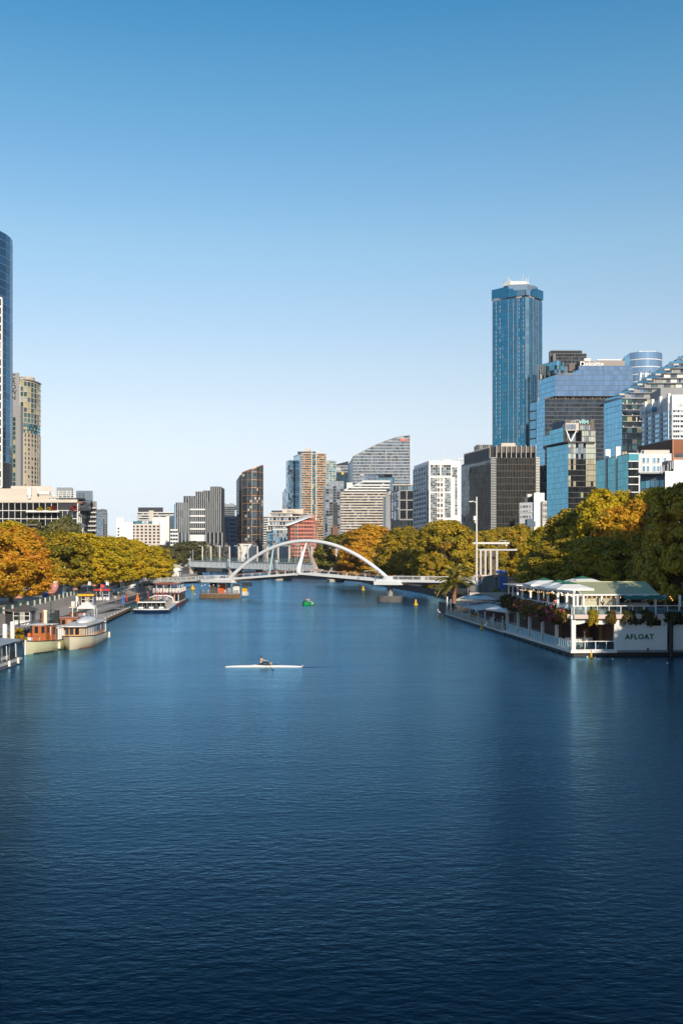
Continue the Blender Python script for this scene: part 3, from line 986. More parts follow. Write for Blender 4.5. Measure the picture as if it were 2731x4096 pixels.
# rooftop plant
mb = MB()
mb.tube([b.loc(152, D + 8, Zp(1945, D)), b.loc(152, D + 8, Zp(1962, D)), b.loc(160, D + 8, Zp(1966, D)), b.loc(200, D + 8, Zp(1966, D))], .7, 10)
part('duct', mb, M['white_paint'], b.o)
mb = MB(); mb.box(b.loc(120, D + 1.2, Zp(1965, D)), (1.2, 1.2, 2.6)); mb.box(b.loc(120, D + 1.2, Zp(1985, D)), (.9, 1, 1.4))
part('duct', mb, M['white_paint'], b.o)
mb = MB()
for px in (208, 222, 236, 252, 268, 284, 300):
    top = 1940 if px < 226 else 1956
    mb.bar(b.loc(px, D + 8, Zp(top, D)), b.loc(px, D + 8, Zp(1990, D)), .22)
for py in (1950, 1958, 1967, 1976, 1985):
    mb.bar(b.loc(208 if py > 1955 else 208, D + 8, Zp(py, D)), b.loc(226 if py < 1955 else 304, D + 8, Zp(py, D)), .18)
for px in (208, 236, 268):
    mb.bar(b.loc(px, D + 8, Zp(1958, D)), b.loc(px + 16, D + 8, Zp(1985, D)), .14)
part('steel_rack', mb, M['offwhite'], b.o)
b.box('louvre_box', 228, 290, D + 12, 10, 1950, 1990, M['grey_metal'])
u = b.box('fan_unit', 198, 228, D + .5, 3, 1991, 2012, M['grey_metal'])
mb = MB(); c = b.loc(207, D + .4, Zp(2001, D)); mb.tube([c, c + Vector((0, -.15, 0))], .55, 14)
mb.box(b.loc(220, D + .38, Zp(2001, D)), (.85, .12, .95))
part('fan_cover', mb, M['white_paint'], u)
b.box('roof_planter', 244, 330, D + .6, 1.2, 2008, 2014, M['rust'])
b.finish()
def bush(name, label, loc, r, m, seed, flat=.8, n=26, ls=.16, group=None, cat='shrub'):
    me = crown_mesh('foliage', r, r, r * flat, n, 60, ls, seed, m, shell=.3)
    me.name = name
    o = link(name, me, None, loc)
    return tag(o, label, cat, group)
for i, (px, r, m, lab) in enumerate([(212, 1.2, 'leaf_red', 'small red creeper on the terrace of the beige block'), (297, 1.6, 'leaf_red', 'large red creeper on the right end of the terrace of the beige block'),
                                     (160, 1.1, 'leaf_gold', 'yellow green shrub on the left of the block terrace'), (198, 1.0, 'leaf_gold', 'yellow green shrub beside the small red creeper')]):
    bush('terrace_shrub', lab, (X(px, D - 1.2), D - 1.2, Zp(2036, D)), r, M[m], 300 + i)
# dark low pavilion before it
b = Bld('pavilion', 'low grey pavilion with dark pergola beams between the orange tree and the gum trees', 105, 285)
b.body([W2(94, 285), W2(130, 285), W2(133, 300), W2(90, 300)], Zp(2108, 285), M['grey_concrete'])
b.facade([W2(96, 284.98), W2(118, 284.98)], Zp(2170, 285), Zp(2134, 285), 2, 1, M['glass_teal'], inset=(.15, .15))
for px in (70, 78, 86, 118, 128, 140):
    b.box('pergola_beam', px, px + 4, 284, 2, 2100, 2165, M['dark_concrete'])
b.box('pergola_roof', 66, 150, 283, 8, 2097, 2102, M['dark_concrete'])
b.finish()
# thin grey tower
b = Bld('apartment_tower', 'thin grey flat-topped tower just right of the beige block', 407, 900)
A, B, E = W2(384, 915), W2(412, 900), W2(430, 912)
zt = Zp(2036, 900)
b.body([A, B, E, (E[0] - 6, E[1] + 20), (A[0], A[1] + 14)], zt, M['grey_concrete'])
b.facade([A, B], Zp(2170, 900), zt - 2.5, 4, 13, [M['glass_blue'], M['glass_grey']], inset=(.5, .6), fin=(.3, .2), finm=M['grey_concrete'])
b.facade([B, E], Zp(2170, 900), zt - 2.5, 3, 13, [M['glass_blue'], M['glass_grey']], inset=(.6, .6), fin=(.5, .2), finm=M['grey_concrete'])
b.finish()
# ================= middle distance
FAR = None
# ANL block
b = Bld('office_block', 'white office block of small square windows with the ANL sign on its roof', 570, 900)
D = 900
A, B = W2(494, D), W2(642, D)
b.body([A, B, (B[0], D + 25), (A[0], D + 25)], Zp(2096, D), M['offwhite'])
b.facade([A, B], Zp(2176, D), Zp(2100, D), 9, 6, M['glass_dark'], inset=(1.7, 1.35), fin=(1.4, .45), finm=M['cream_concrete'], fin_name='pier', band=(1.0, .42), bandm=M['cream_concrete'])
b.body([W2(467, D - 1), W2(495, D - 1), W2(495, D + 20), W2(467, D + 20)], Zp(2071, D), M['white_paint'], name='stair_tower')
b.facade([W2(471, D - 1.02), W2(479, D - 1.02)], Zp(2172, D), Zp(2108, D), 1, 5, M['glass_dark'], inset=(.4, 1.3))
b.body([W2(610, D + 1), W2(668, D - 1), W2(668, D + 20), W2(610, D + 22)], Zp(2071, D), M['white_paint'], name='stair_tower')
b.body([W2(641, D - 2), W2(668, D - 2), W2(668, D), W2(641, D)], Zp(2085, D), M['white_paint'], name='end_wall')
b.body([W2(668, D + 8), W2(698, D + 8), W2(698, D + 22), W2(668, D + 22)], Zp(2063, D), M['white_paint'], name='end_wall')
b.body([W2(495, D - 1.5), W2(533, D - 1.5), W2(533, D + 20), W2(495, D + 20)], Zp(2088, D), M['white_paint'], name='penthouse')
b.body([W2(533, D + 3), W2(612, D + 3), W2(612, D + 20), W2(533, D + 20)], Zp(2084, D), M['glass_teal'], name='penthouse')
s_ = b.box('roof_sign', 570, 594, D - .5, .6, 2084, 2094, M['white_paint'])
text('lettering', 'ANL', 1.9, M['navy'], s_, b.loc(582, D - .56, Zp(2089, D)), (R(90), 0, 0), .06, bold=.04)
b.finish()
b = Bld('apartment_block', 'cream banded apartment block with a charcoal penthouse behind the ANL block', 600, 1000)
D = 1000
b.body([W2(550, D), W2(700, D), W2(700, D + 25), W2(550, D + 25)], Zp(2052, D), M['dark_metal'])
b.facade([W2(550, D), W2(700, D)], Zp(2090, D), Zp(2050, D), 16, 4, M['glass_room'], inset=(.5, .9), band=(1.0, .6), bandm=M['offwhite'])
b.body([W2(553, D + 3), W2(653, D + 3), W2(653, D + 22), W2(553, D + 22)], Zp(2029, D), M['dark_metal'], name='penthouse')
b.box('lift_shaft', 596, 615, D - .8, 8, 2042, 2090, M['cream_concrete'])
b.finish()
# dark blue gap building right of ANL
b = Bld('office_block', 'small white and blue office between the ANL block and the ribbed block', 690, 870)
D = 870
b.body([W2(682, D), W2(712, D), W2(712, D + 15), W2(682, D + 15)], Zp(2118, D), M['white_paint'])
b.facade([W2(682, D), W2(712, D)], Zp(2180, D), Zp(2120, D), 3, 4, M['glass_dark'], inset=(.3, 1.4), band=(1.4, .3), bandm=M['white_paint'])
b.finish()
# ribbed grey block
b = Bld('ribbed_office', 'dark grey vertically ribbed office stepping up to the right with white cross bands', 790, 880)
D = 880
zb = Zp(2130, D)
def ribs(px0, px1, d, top, n, z0=None, wide=.7):
    A, B = W2(px0, d), W2(px1, d)
    b.body([A, B, (B[0], d + 30), (A[0], d + 30)], Zp(top, d), M['dark_metal'])
    b.facade([A, B], z0 or zb, Zp(top, d), max(3, round(n * .6)), max(1, round((Zp(top, d) - (z0 or zb)) / 7.2)), [M['glass_dark'], M['glass_dark'], M['glass_side']], inset=(.12, .2), fin=(wide, .5), finm=M['steel_rib'], fin_name='rib')
mk('steel_rib', (0.34, 0.34, 0.33), 0.5, metal=.2, var=.08)
ribs(704, 757, D, 2010, 11)
ribs(825, 883, D, 2008, 12)
ribs(757, 825, D + 4, 1992, 13)
ribs(783, 815, D + 9, 1966, 6, Zp(2010, D))
ribs(813, 850, D + 10, 1962, 7, Zp(2010, D))
ribs(842, 883, D + 8, 1946, 8, Zp(2010, D))
ribs(735, 785, D + 8, 1984, 9, Zp(2012, D))
A, B = W2(700, D - .6), W2(757, D - .6)
ribs(700, 757, D - 1, 2130, 6, Zp(2190, D), .9)
ribs(825, 889, D - 1, 2130, 7, Zp(2190, D), .9)
for py in (2038, 2064, 2090, 2116, 2142, 2168):
    b.box('cross_band', 760, 823, D + 2.4, 2, py - 3, py + 3, M['white_paint'])
b.box('side_glass', 697, 704, D + 3, 20, 2016, 2190, M['glass_blue'])
b.box('plant_room', 784, 794, D + 11, 10, 1962, 1990, M['offwhite'])
b.finish()
b = Bld('office_block', 'dark blue office with white ledges between the ribbed block and the bronze tower', 915, 1000)
D = 1000
b.body([W2(883, D + 20), W2(940, D + 20), W2(940, D + 40), W2(883, D + 40)], Zp(2022, D), M['glass_grey'], name='rear_block')
for c_ in (897, 925):
    mb = MB(); q = b.loc(c_, D + 20, Zp(2022, D)); mb.tube([q, q + Vector((0, 20, 0))], 3.6, 16)
    part('vaulted_roof', mb, M['grey_metal'], b.o)
b.facade([W2(883, D + 19.9), W2(940, D + 19.9)], Zp(2070, D), Zp(2022, D), 8, 6, M['glass_grey'], inset=(.2, .5), band=(.4, .3), bandm=M['grey_metal'])
b.body([W2(888, D), W2(948, D), W2(948, D + 18), W2(888, D + 18)], Zp(2065, D), M['navy_wall'] if 'navy_wall' in M else M['grey_metal'])
b.facade([W2(892, D), W2(915, D)], Zp(2170, D), Zp(2072, D), 3, 6, M['glass_blue'], inset=(.2, .4))
b.facade([W2(917, D), W2(946, D)], Zp(2170, D), Zp(2072, D), 1, 6, M['glass_dark'], inset=(1.4, 2.0))
b.finish()
# bronze curved tower
mk('bronze', (0.34, 0.18, 0.09), 0.4, metal=.3, var=.1)
b = Bld('bronze_tower', 'curved dark glass tower with bronze grid and slanted top', 1000, 900)
D = 900
arc = [W2(969, D), W2(990, D - 3.5), W2(1008, D - 4.5), W2(1026, D - 3.8), W2(1040, D - 1.5), W2(1052, D + 3)]
left = [W2(946, D + 14), W2(957, D + 5), W2(969, D)]
def top_br(p):
    px = p[0] / p[1] * FPX + CX
    return Zp(np.interp(px, [946, 964, 985, 1005, 1027, 1052], [1917, 1893, 1886, 1879, 1871, 1860]), D)
foot = left + arc[1:] + [W2(1052, D + 25), W2(946, D + 30)]
b.body(foot, 0, M['dark_metal'], tops=[top_br(p) - .4 for p in foot])
M['glass_bronze'] = glassm('glass_bronze', (0.05, 0.09, 0.115), 0.6, var=.6, blind=.07, blindcol=(.5, .45, .38))
b.facade(arc, Zp(2175, D), Zp(1860, D), [2, 2, 2, 2, 2], 27, [M['glass_bronze']], inset=(.25, .35), top_of=top_br)
b.facade(arc, Zp(2170, D), Zp(1858, D), 1, 10, M['glass_bronze'], skip=lambda i, j: True, fin=(.4, .3), finm=M['bronze'], band=(.5, .4), bandm=M['bronze'], top_of=top_br)
b.facade(left, Zp(2175, D), Zp(1890, D), 2, 24, M['glass_dark'], inset=(.3, .5), top_of=top_br, band=(.4, .3), bandm=M['dark_metal'])
mb = MB()
for p, q in zip(arc, arc[1:]):
    a_, c_ = b.L2(p), b.L2(q)
    mb.bar((a_.x, a_.y, top_br(p) - b.off.z), (c_.x, c_.y, top_br(q) - b.off.z), .9, .9)
part('roof_edge', mb, M['bronze'], b.o)
b.box('entrance_canopy', 958, 1022, D - 8, 8, 2175, 2183, M['offwhite'])
b.finish()
b = Bld('office_block', 'pale blue banded office sliver right of the bronze tower', 1062, 1000)
D = 1000
b.body([W2(1050, D), W2(1072, D), W2(1072, D + 15), W2(1050, D + 15)], Zp(2064, D), M['grey_metal'])
b.facade([W2(1050, D), W2(1072, D)], Zp(2190, D), Zp(2066, D), 3, 13, M['glass_grey'], inset=(.2, .8), band=(.8, .3), bandm=M['offwhite'])
b.finish()
# pale terraced flats
b = Bld('terraced_flats', 'pale terraced apartment block with planted balconies left of the red lattice building', 1130, 820)
D = 820
for i, (p0, p1, top, bot) in enumerate([(1078, 1170, 2052, 2070), (1070, 1205, 2066, 2086), (1072, 1190, 2084, 2104), (1066, 1160, 2102, 2125)]):
    b.box('storey', p0 + 2, p1 - 2, D - i * 3, 30, top, bot, M['offwhite'])
    b.box('roof_slab', p0, p1, D - i * 3 - 1.5, 31, top - 2, top + 1.5, M['cream_concrete'])
    A, B = W2(p0 + 6, D - i * 3 - .02), W2(p1 - 8, D - i * 3 - .02)
    b.facade([A, B], Zp(bot - 2, D), Zp(top + 4, D), 8, 1, [M['glass_dark'], M['glass_grey']], inset=(.5, .3))
b.box('upper_wall', 1128, 1214, D + 6, 22, 2036, 2056, M['cream_concrete'])
for k in range(15):
    px = 1152 + k * 4.1
    b.box('crown_fin', px, px + 2.2, D + 4 - k * .1, .5, 2035 + k * .9, 2052 + k * .5, M['cream_concrete'])
b.box('roof_terrace', 1086, 1128, D + 4, 12, 2042, 2054, M['dark_metal'])
b.box('wing', 1092, 1160, D - 12, 25, 2112, 2190, M['grey_metal'])
b.facade([W2(1094, D - 12.02), W2(1158, D - 12.02)], Zp(2188, D), Zp(2122, D), 9, 5, [M['glass_blue'], M['glass_grey'], M['glass_room']], inset=(.3, .4), fin=(.2, .2), finm=M['grey_metal'])
b.box('ledge', 1090, 1160, D - 13, 2, 2116, 2121, M['offwhite'])
b.box('side_block', 1066, 1092, D - 4, 25, 2126, 2195, M['dark_concrete'])
b.facade([W2(1067, D - 4.02), W2(1091, D - 4.02)], Zp(2190, D), Zp(2130, D), 4, 5, M['glass_blue'], inset=(.3, .5))
b.finish()
# red lattice building
mk('lattice_red', (0.62, 0.22, 0.15), 0.6, var=.06)
b = Bld('lattice_building', 'salmon red lattice clad building under a slanted white roof behind the bridge arch', 1210, 760)
D = 760
arc = [W2(1153, D + 8), W2(1163, D + 1), W2(1185, D), W2(1210, D), W2(1235, D), W2(1252, D + 1.5), W2(1263, D + 7)]
def top_rd(p):
    px = p[0] / p[1] * FPX + CX
    return Zp(np.interp(px, [1150, 1158, 1190, 1220, 1240, 1252, 1265], [2102, 2098, 2090, 2078, 2068, 2068, 2080]), D)
foot = arc + [W2(1263, D + 25), W2(1153, D + 25)]
b.body(foot, 0, M['dark_metal'], tops=[top_rd(p) for p in foot])
b.facade(arc, Zp(2222, D), Zp(2070, D), [2, 4, 4, 4, 3, 2], 10, [M['glass_dark'], M['glass_black']], inset=(.35, .5), band=(1.15, .35), bandm=M['lattice_red'], fin=(.32, .6), finm=M['lattice_red'], fin_name='lattice_bar', top_of=top_rd)
mb = MB()
q = [(b.loc(1137, D - 2, Zp(2101, D))), b.loc(1160, D - 3, Zp(2099, D)), b.loc(1244, D - 3, Zp(2066, D)), b.loc(1232, D + 6, Zp(2056, D))]
q2 = [p + Vector((0, 0, -.5)) for p in q]
mb.add(q + q2, [(0, 1, 2, 3), (7, 6, 5, 4), (0, 4, 5, 1), (1, 5, 6, 2), (2, 6, 7, 3), (3, 7, 4, 0)])
part('roof', mb, M['white_paint'], b.o)
for k in range(9):
    px = 1232 + k * 3.6
    b.box('crown_fin', px, px + 1.8, D + 3 + k * .3, .5, 2050 + k * 1.2, 2082, M['lattice_red'] if k % 2 else M['cream_concrete'])
for px in (1180, 1185, 1190, 1254, 1258):
    b.box('scaffold_pole', px, px + .8, D - 1.5, .3, 2098, 2225, M['offwhite'])
b.finish()
# tan apartment tower
mk('tan_slab', (0.62, 0.36, 0.19), 0.7, var=.06)
b = Bld('apartment_tower', 'tall tan and blue balcony apartment tower behind the top of the bridge arch', 1250, 1150)
D = 1150
zt = Zp(1812, D); z0 = Zp(2165, D)
F = [W2(1207, D), W2(1304, D + 2)]
mid = [W2(1174, D + 34), W2(1190, D + 18), W2(1198, D + 6), W2(1207, D)]
wing = [W2(1144, D + 40), W2(1153, D + 30), W2(1163, D + 27), W2(1174, D + 30)]
b.body(mid + [F[1], W2(1304, D + 30), W2(1174, D + 60)], zt, M['glass_blue_wall'] if 'glass_blue_wall' in M else M['grey_metal'])
b.body(wing + [W2(1174, D + 60), W2(1144, D + 60)], Zp(1842, D + 30), M['grey_metal'], name='wing')
nf = 38
A0, A1, A2, A3 = W2(1207, D), W2(1247, D), W2(1265, D), W2(1304, D + 2)
b.facade([A0, A1], z0, zt - 1, 6, nf, [M['glass_apart'], M['glass_room'], M['glass_apart']], inset=(.25, 1.1), sill=.25)
b.facade([A2, A3], z0, zt - 1, 6, nf, [M['glass_apart'], M['glass_room'], M['glass_apart']], inset=(.25, 1.1), sill=.25)
b.facade([A1, A2], z0, zt - 1, 2, nf, [M['glass_apart'], M['glass_green']], inset=(.3, .8), sill=.1)
b.facade([W2(1206, D - .1), A1], z0, zt - 1, 1, nf, M['glass_apart'], skip=lambda i, j: True, band=(.95, 1.1), bandm=M['tan_slab'], band_name='balcony')
b.facade([A2, W2(1304, D + 1.9)], z0, zt - 1, 1, nf, M['glass_apart'], skip=lambda i, j: True, band=(.95, 1.1), bandm=M['tan_slab'], band_name='balcony')
for px in (1245, 1263):
    b.box('pier', px, px + 3.2, D - 1.6, 1.6, 1808, 2165, M['offwhite'])
b.facade(mid, z0, zt - 1, [2, 2, 1], nf, [M['glass_apblue'] if 'glass_apblue' in M else M['glass_blue']], inset=(.06, .12), band=(.2, .12), bandm=M['grey_metal'])
b.facade(wing, z0, Zp(1842, D + 30), [2, 2, 2], 35, [M['glass_apblue'], M['glass_apblue'], M['glass_blue'], M['glass_dark']], inset=(.06, .12), band=(.2, .12), bandm=M['grey_metal'])
b.box('plant_room', 1219, 1240, D + 14, 12, 1794, 1814, M['cream_concrete'])
b.box('roof_deck', 1190, 1262, D + 6, 20, 1806, 1813, M['dark_metal'])
b.body([W2(1304, D + 12), W2(1343, D + 16), W2(1343, D + 40), W2(1304, D + 40)], Zp(1838, D), M['dark_metal'], name='rear_wing')
b.facade([W2(1304, D + 12), W2(1343, D + 16)], Zp(1960, D), Zp(1840, D), 7, 13, [M['glass_apart'], M['glass_green'], M['glass_teal']], inset=(.3, .5), band=(.35, .4), bandm=M['offwhite'], fin=(.25, .3), finm=M['offwhite'])
b.finish()
b = Bld('glass_tower', 'pale hazy sliver of a far glass tower left of the tan apartment tower', 1138, 1600)
D = 1600
b.body([W2(1129, D), W2(1150, D), W2(1150, D + 20), W2(1129, D + 20)], 0, M['glass_grey'], tops=[Zp(1975, D), Zp(1940, D), Zp(1940, D), Zp(1975, D)])
b.facade([W2(1129, D), W2(1150, D)], Zp(2100, D), Zp(1945, D), 3, 14, M['glass_grey'], inset=(.3, .5), top_of=lambda p: Zp(np.interp(p[0] / p[1] * FPX + CX, [1129, 1150], [1975, 1940]), D))
b.finish()
# grey grid office with shaded base
b = Bld('grid_office', 'grey square-grid office, sunlit above and shaded below, right of the tan tower', 1335, 1000)
D = 1000
A, B = W2(1302, D), W2(1374, D)
b.body([W2(1293, D + 14), A, B, W2(1374, D + 25), W2(1293, D + 30)], Zp(1944, D), M['grey_concrete'])
b.body([W2(1320, D + 4), W2(1374, D + 4), W2(1374, D + 24), W2(1320, D + 24)], Zp(1923, D), M['grey_concrete'], name='penthouse')
b.facade([A, B], Zp(2160, D), Zp(1944, D), 5, 20, [M['glass_dark'], M['glass_grey']], inset=(.5, .6), fin=(.4, .4), finm=M['grey_concrete'], band=(.45, .36), bandm=M['grey_concrete'])
b.facade([W2(1322, D + 4), W2(1374, D + 4)], Zp(1944, D), Zp(1925, D), 7, 2, M['glass_grey'], inset=(.3, .3), fin=(.2, .2), finm=M['offwhite'])
b.facade([W2(1293, D + 14), A], Zp(2160, D), Zp(1944, D), 3, 20, M['glass_dark'], inset=(.4, .6))
b.finish()
b = Bld('brick_office', 'narrow dark brown and black office in shade left of the cream banded hotel', 1345, 960)
D = 960
b.body([W2(1309, D), W2(1331, D), W2(1331, D + 15), W2(1309, D + 15)], Zp(2066, D), M['grey_concrete'])
b.facade([W2(1310, D), W2(1330, D)], Zp(2165, D), Zp(2072, D), 3, 8, M['glass_dark'], inset=(.8, 1.4))
b.body([W2(1331, D + 2), W2(1350, D + 2), W2(1350, D + 16), W2(1331, D + 16)], Zp(2010, D), M['dark_metal'], name='rear_block')
b.facade([W2(1332, D + 2), W2(1349, D + 2)], Zp(2100, D), Zp(2015, D), 3, 7, M['glass_dark'], inset=(.5, 1.2))
b.body([W2(1329, D - 4), W2(1352, D - 4), W2(1352, D + 2), W2(1329, D + 2)], Zp(2105, D), M['brick_dark'] if 'brick_dark' in M else M['rust'], name='brick_wing')
b.finish()
# lattice topped glass office
b = Bld('glass_office', 'blue glass office with a white lattice band and yellow round emblem behind the hotel', 1370, 1250)
D = 1250
b.body([W2(1341, D), W2(1393, D - 2), W2(1393, D + 25), W2(1341, D + 25)], 0, M['dark_metal'], tops=[Zp(1858, D), Zp(1845, D), Zp(1845, D), Zp(1858, D)])
b.facade([W2(1343, D), W2(1391, D - 2)], Zp(1960, D), Zp(1890, D), 8, 6, M['glass_blue'], inset=(.15, .2))
mb = MB()
for k in range(8):
    p0 = 1344 + k * 5.8
    mb.bar(b.loc(p0, D - 1, Zp(1888, D)), b.loc(p0 + 2.9, D - 1, Zp(1866, D)), .45)
    mb.bar(b.loc(p0 + 2.9, D - 1, Zp(1866, D)), b.loc(p0 + 5.8, D - 1, Zp(1888, D)), .45)
part('lattice_band', mb, M['white_paint'], b.o)
b.facade([W2(1343, D - .3), W2(1391, D - 2.3)], Zp(1888, D), Zp(1864, D), 8, 2, M['glass_grey'], inset=(.2, .2), band=(.5, .4), bandm=M['white_paint'])
mb = MB(); q = b.loc(1370, D - 1.6, Zp(1894, D)); mb.tube([q, q + Vector((0, -.3, 0))], 1.7, 18)
part('emblem', mb, M['yellow'], b.o)
b.finish()
# sail topped tower
b = Bld('sail_tower', 'grey glass office tower with a curved sail-shaped top and red sign', 1525, 1300)
D = 1300
M['glass_sail'] = glassm('glass_sail', (0.14, 0.19, 0.24), 0.75, var=.3)
def top_wp(p):
    px = p[0] / p[1] * FPX + CX
    return Zp(np.interp(px, [1390, 1401, 1411, 1440, 1470, 1505, 1545, 1580, 1610, 1640], [1852, 1840, 1826, 1811, 1795, 1778, 1762, 1750, 1744, 1741]), D)
segs = [W2(1411 + i * (1639 - 1411) / 12, D) for i in range(13)]
foot = [W2(1390, D + 30), W2(1401, D + 15)] + segs + [W2(1639, D + 30)]
b.body(foot, 0, M['grey_metal'], tops=[top_wp(p) - .3 for p in foot])
b.facade([segs[0], segs[-1]], Zp(1975, D), Zp(1741, D), 28, 20, [M['glass_sail'], M['glass_sail'], M['glass_sail'], M['glass_sail'], M['glass_dark']], inset=(.4, 1.2), top_of=top_wp, band=(.35, .3), bandm=M['concrete_pale'])
b.facade([W2(1390, D + 30), W2(1401, D + 15), segs[0]], Zp(1960, D), Zp(1826, D), [2, 2], 11, M['glass_blue'], inset=(.3, .3), top_of=top_wp, fin=(.6, .5), finm=M['dark_metal'])
mb = MB()
for p, q in zip(segs, segs[1:]):
    a_, c_ = b.L2(p), b.L2(q)
    mb.bar((a_.x, a_.y + 2, top_wp(p) - b.off.z), (c_.x, c_.y + 2, top_wp(q) - b.off.z), 6, .7)
part('roof_edge', mb, M['grey_metal'], b.o)
b.box('end_fin', 1637, 1640, D - 1, 32, 1741, 2000, M['grey_metal'])
for px, y0, y1 in ((1486, 1825, 1860), (1480, 1860, 1896), (1509, 1814, 1850), (1543, 1802, 1845), (1564, 1826, 1865), (1590, 1815, 1850), (1576, 1850, 1885), (1500, 1850, 1890)):
    b.box('light_fin', px, px + 1.3, D - .9, .6, y0, y1, M['cream_concrete'])
for p0, p1, t0 in ((1597, 1609, 1757), (1608.5, 1612, 1754), (1614.5, 1618, 1754), (1618, 1631, 1757)):
    b.box('red_sign', p0, p1, D - 1.2, .5, t0, 1763, M['red_sign'] if 'red_sign' in M else M['red'])
b.box('red_sign', 1612.4, 1614.2, D - 1.2, .5, 1754, 1763, M['white_paint'])
b.finish()
# hotel behind with black sign
b = Bld('apartment_hotel', 'white framed hotel with a black roof sign ending in CENTRIC', 1505, 1100)
D = 1100
b.body([W2(1436, D), W2(1570, D), W2(1570, D + 20), W2(1436, D + 20)], Zp(1913, D), M['glass_grey'])
b.box('upper_storey', 1437, 1513, D - 2, 20, 1901, 1922, M['glass_grey'])
b.facade([W2(1437, D - 2.02), W2(1513, D - 2.02)], Zp(1922, D), Zp(1902, D), 9, 2, M['glass_grey'], inset=(.2, .3), fin=(.2, .1), finm=M['offwhite'])
b.box('plant_room', 1440, 1468, D + 2, 8, 1897, 1903, M['offwhite'])
b.box('plant_room', 1475, 1502, D - 3, 8, 1896, 1904, M['white_paint'])
s_ = b.box('roof_sign', 1500, 1568, D - 1, 1.2, 1897, 1910, M['black'])
text('lettering', 'CENTRIC', 2.6, M['white_paint'], s_, b.loc(1518, D - 1.1, Zp(1903, D)), (R(90), 0, 0), .1, bold=.05)
text('lettering', 'BRADY', 1.5, M['white_paint'], b.o, b.loc(1492, D - 2.3, Zp(1916, D)), (R(90), 0, 0), .1, bold=.04)
b.box('frame_column', 1569, 1577, D - 2, 3, 1910, 1970, M['white_paint'])
b.box('frame_beam', 1512, 1577, D - 2.1, 3, 1909, 1912, M['white_paint'])
b.facade([W2(1513, D), W2(1569, D)], Zp(1965, D), Zp(1913, D), 8, 5, [M['glass_teal'], M['glass_grey']], inset=(.3, .4))
b.finish()
# cream banded hotel
b = Bld('banded_hotel', 'cream hotel of long horizontal balcony bands with a sloping white shoulder', 1460, 1000)
D = 1000
b.body([W2(1362, D), W2(1532, D), W2(1532, D + 20), W2(1362, D + 20)], Zp(1968, D), M['dark_concrete'])
b.body([W2(1354, D + 8), W2(1362, D), W2(1362, D + 20), W2(1354, D + 20)], Zp(1968, D), M['brown_wall'] if 'brown_wall' in M else M['rust'], name='end_wall')
pitch = 10.75
fl = [(1362, 1532)] * 15
for k in range(15):
    top = 1972 + k * pitch
    r_ = 1543 if k < 1 else (1541 if k < 2 else 1532)
    b.box('balcony', 1362, r_, D - 1.2, 1.3, top - 2.0, top + 3.2, M['cream_concrete'])
    for i in range(16):
        if b.rng.random() < .92:
            p0 = 1364 + i * 10.4
            b.piece('window', ('hw', b.rng.randrange(4)), lambda: MB().box((0, 0, 0), (2.3, .06, 1.25)), [M['glass_room'], M['glass_dark'], M['glass_black'], M['glass_grey']][b.rng.randrange(4)],
                    b.loc(p0 + 5, D - .05, Zp(top + 6.5, D)), (0, 0, R(b.rng.gauss(0, .4))))
up = [(1378, 1545, 1961), (1402, 1558, 1950), (1424, 1559, 1939.5), (1449, 1560, 1926)]
for k, (p0, p1, top) in enumerate(up):
    b.box('upper_storey', p0 + 3, p1, D + 1.5 + k * .2, 16, top + 1, top + 12, M['dark_concrete'])
    b.box('balcony', p0, p1, D - 1 + k * .6, 2.2, top - (4 if k == 3 else 2), top + 3.2, M['white_paint'])
    A, B = W2(p0 + 8, D + 1.45 + k * .2), W2(p1 - 2, D + 1.45 + k * .2)
    b.facade([A, B], Zp(top + 10.5, D), Zp(top + 3, D), 10, 1, [M['glass_room'], M['glass_dark']], inset=(.5, .1))
mb = MB()
q = [b.loc(1360, D + 3, Zp(1967, D)), b.loc(1378, D + 1, Zp(1958, D)), b.loc(1458, D + 1, Zp(1921, D)), b.loc(1446, D + 12, Zp(1921, D)), b.loc(1360, D + 14, Zp(1962, D))]
q2 = [p + Vector((0, 0, -.8)) for p in q]
mb.add(q + q2, [(0, 1, 2, 3, 4), (9, 8, 7, 6, 5)] + [(i, i + 5, (i + 1) % 5 + 5, (i + 1) % 5) for i in range(5)])
part('sloping_roof', mb, M['white_paint'], b.o)
b.box('lift_tower', 1386, 1410, D + 8, 10, 1930, 1960, M['offwhite'])
b.box('side_wall', 1542, 1562, D + 4, 14, 1966, 2140, M['grey_concrete'])
b.box('side_wall', 1531, 1543, D + 2, 14, 1990, 2140, M['navy_wall'] if 'navy_wall' in M else M['dark_concrete'])
b.box('chimney', 1555, 1562, D + 3, 4, 1966, 1980, M['cream_concrete'])
b.finish()
# dark grid office
b = Bld('grid_office', 'dark glass office framed in a pale square grid left of the white tower', 1610, 720)
D = 720
A, B, E = W2(1563, D + 26), W2(1597, D), W2(1655, D)
zt = Zp(1962, D)
b.body([A, B, E, (E[0], D + 26)], zt, M['dark_metal'])
b.facade([B, E], Zp(2078, D), zt, 6, 12, M['glass_black'], inset=(.12, .15), jit=.1)
b.facade([B, E], Zp(2078, D), zt, 2, 3, M['glass_black'], skip=lambda i, j: True, fin=(.9, .5), finm=M['grey_concrete'], fin_name='frame_post', band=(.9, .45), bandm=M['grey_concrete'], band_name='frame_beam')
b.facade([A, B], Zp(2078, D), zt, 3, 12, [M['glass_dark'], M['glass_grey']], inset=(.15, .15), fin=(.4, .4), finm=M['grey_concrete'], fin_name='frame_post')
b.facade([A, B], Zp(2078, D), zt, 1, 3, M['glass_black'], skip=lambda i, j: True, band=(.6, .35), bandm=M['grey_concrete'], band_name='frame_beam')
b.facade([B, E], Zp(2125, D), Zp(2082, D), 4, 2, M['glass_dark'], inset=(.5, .4))
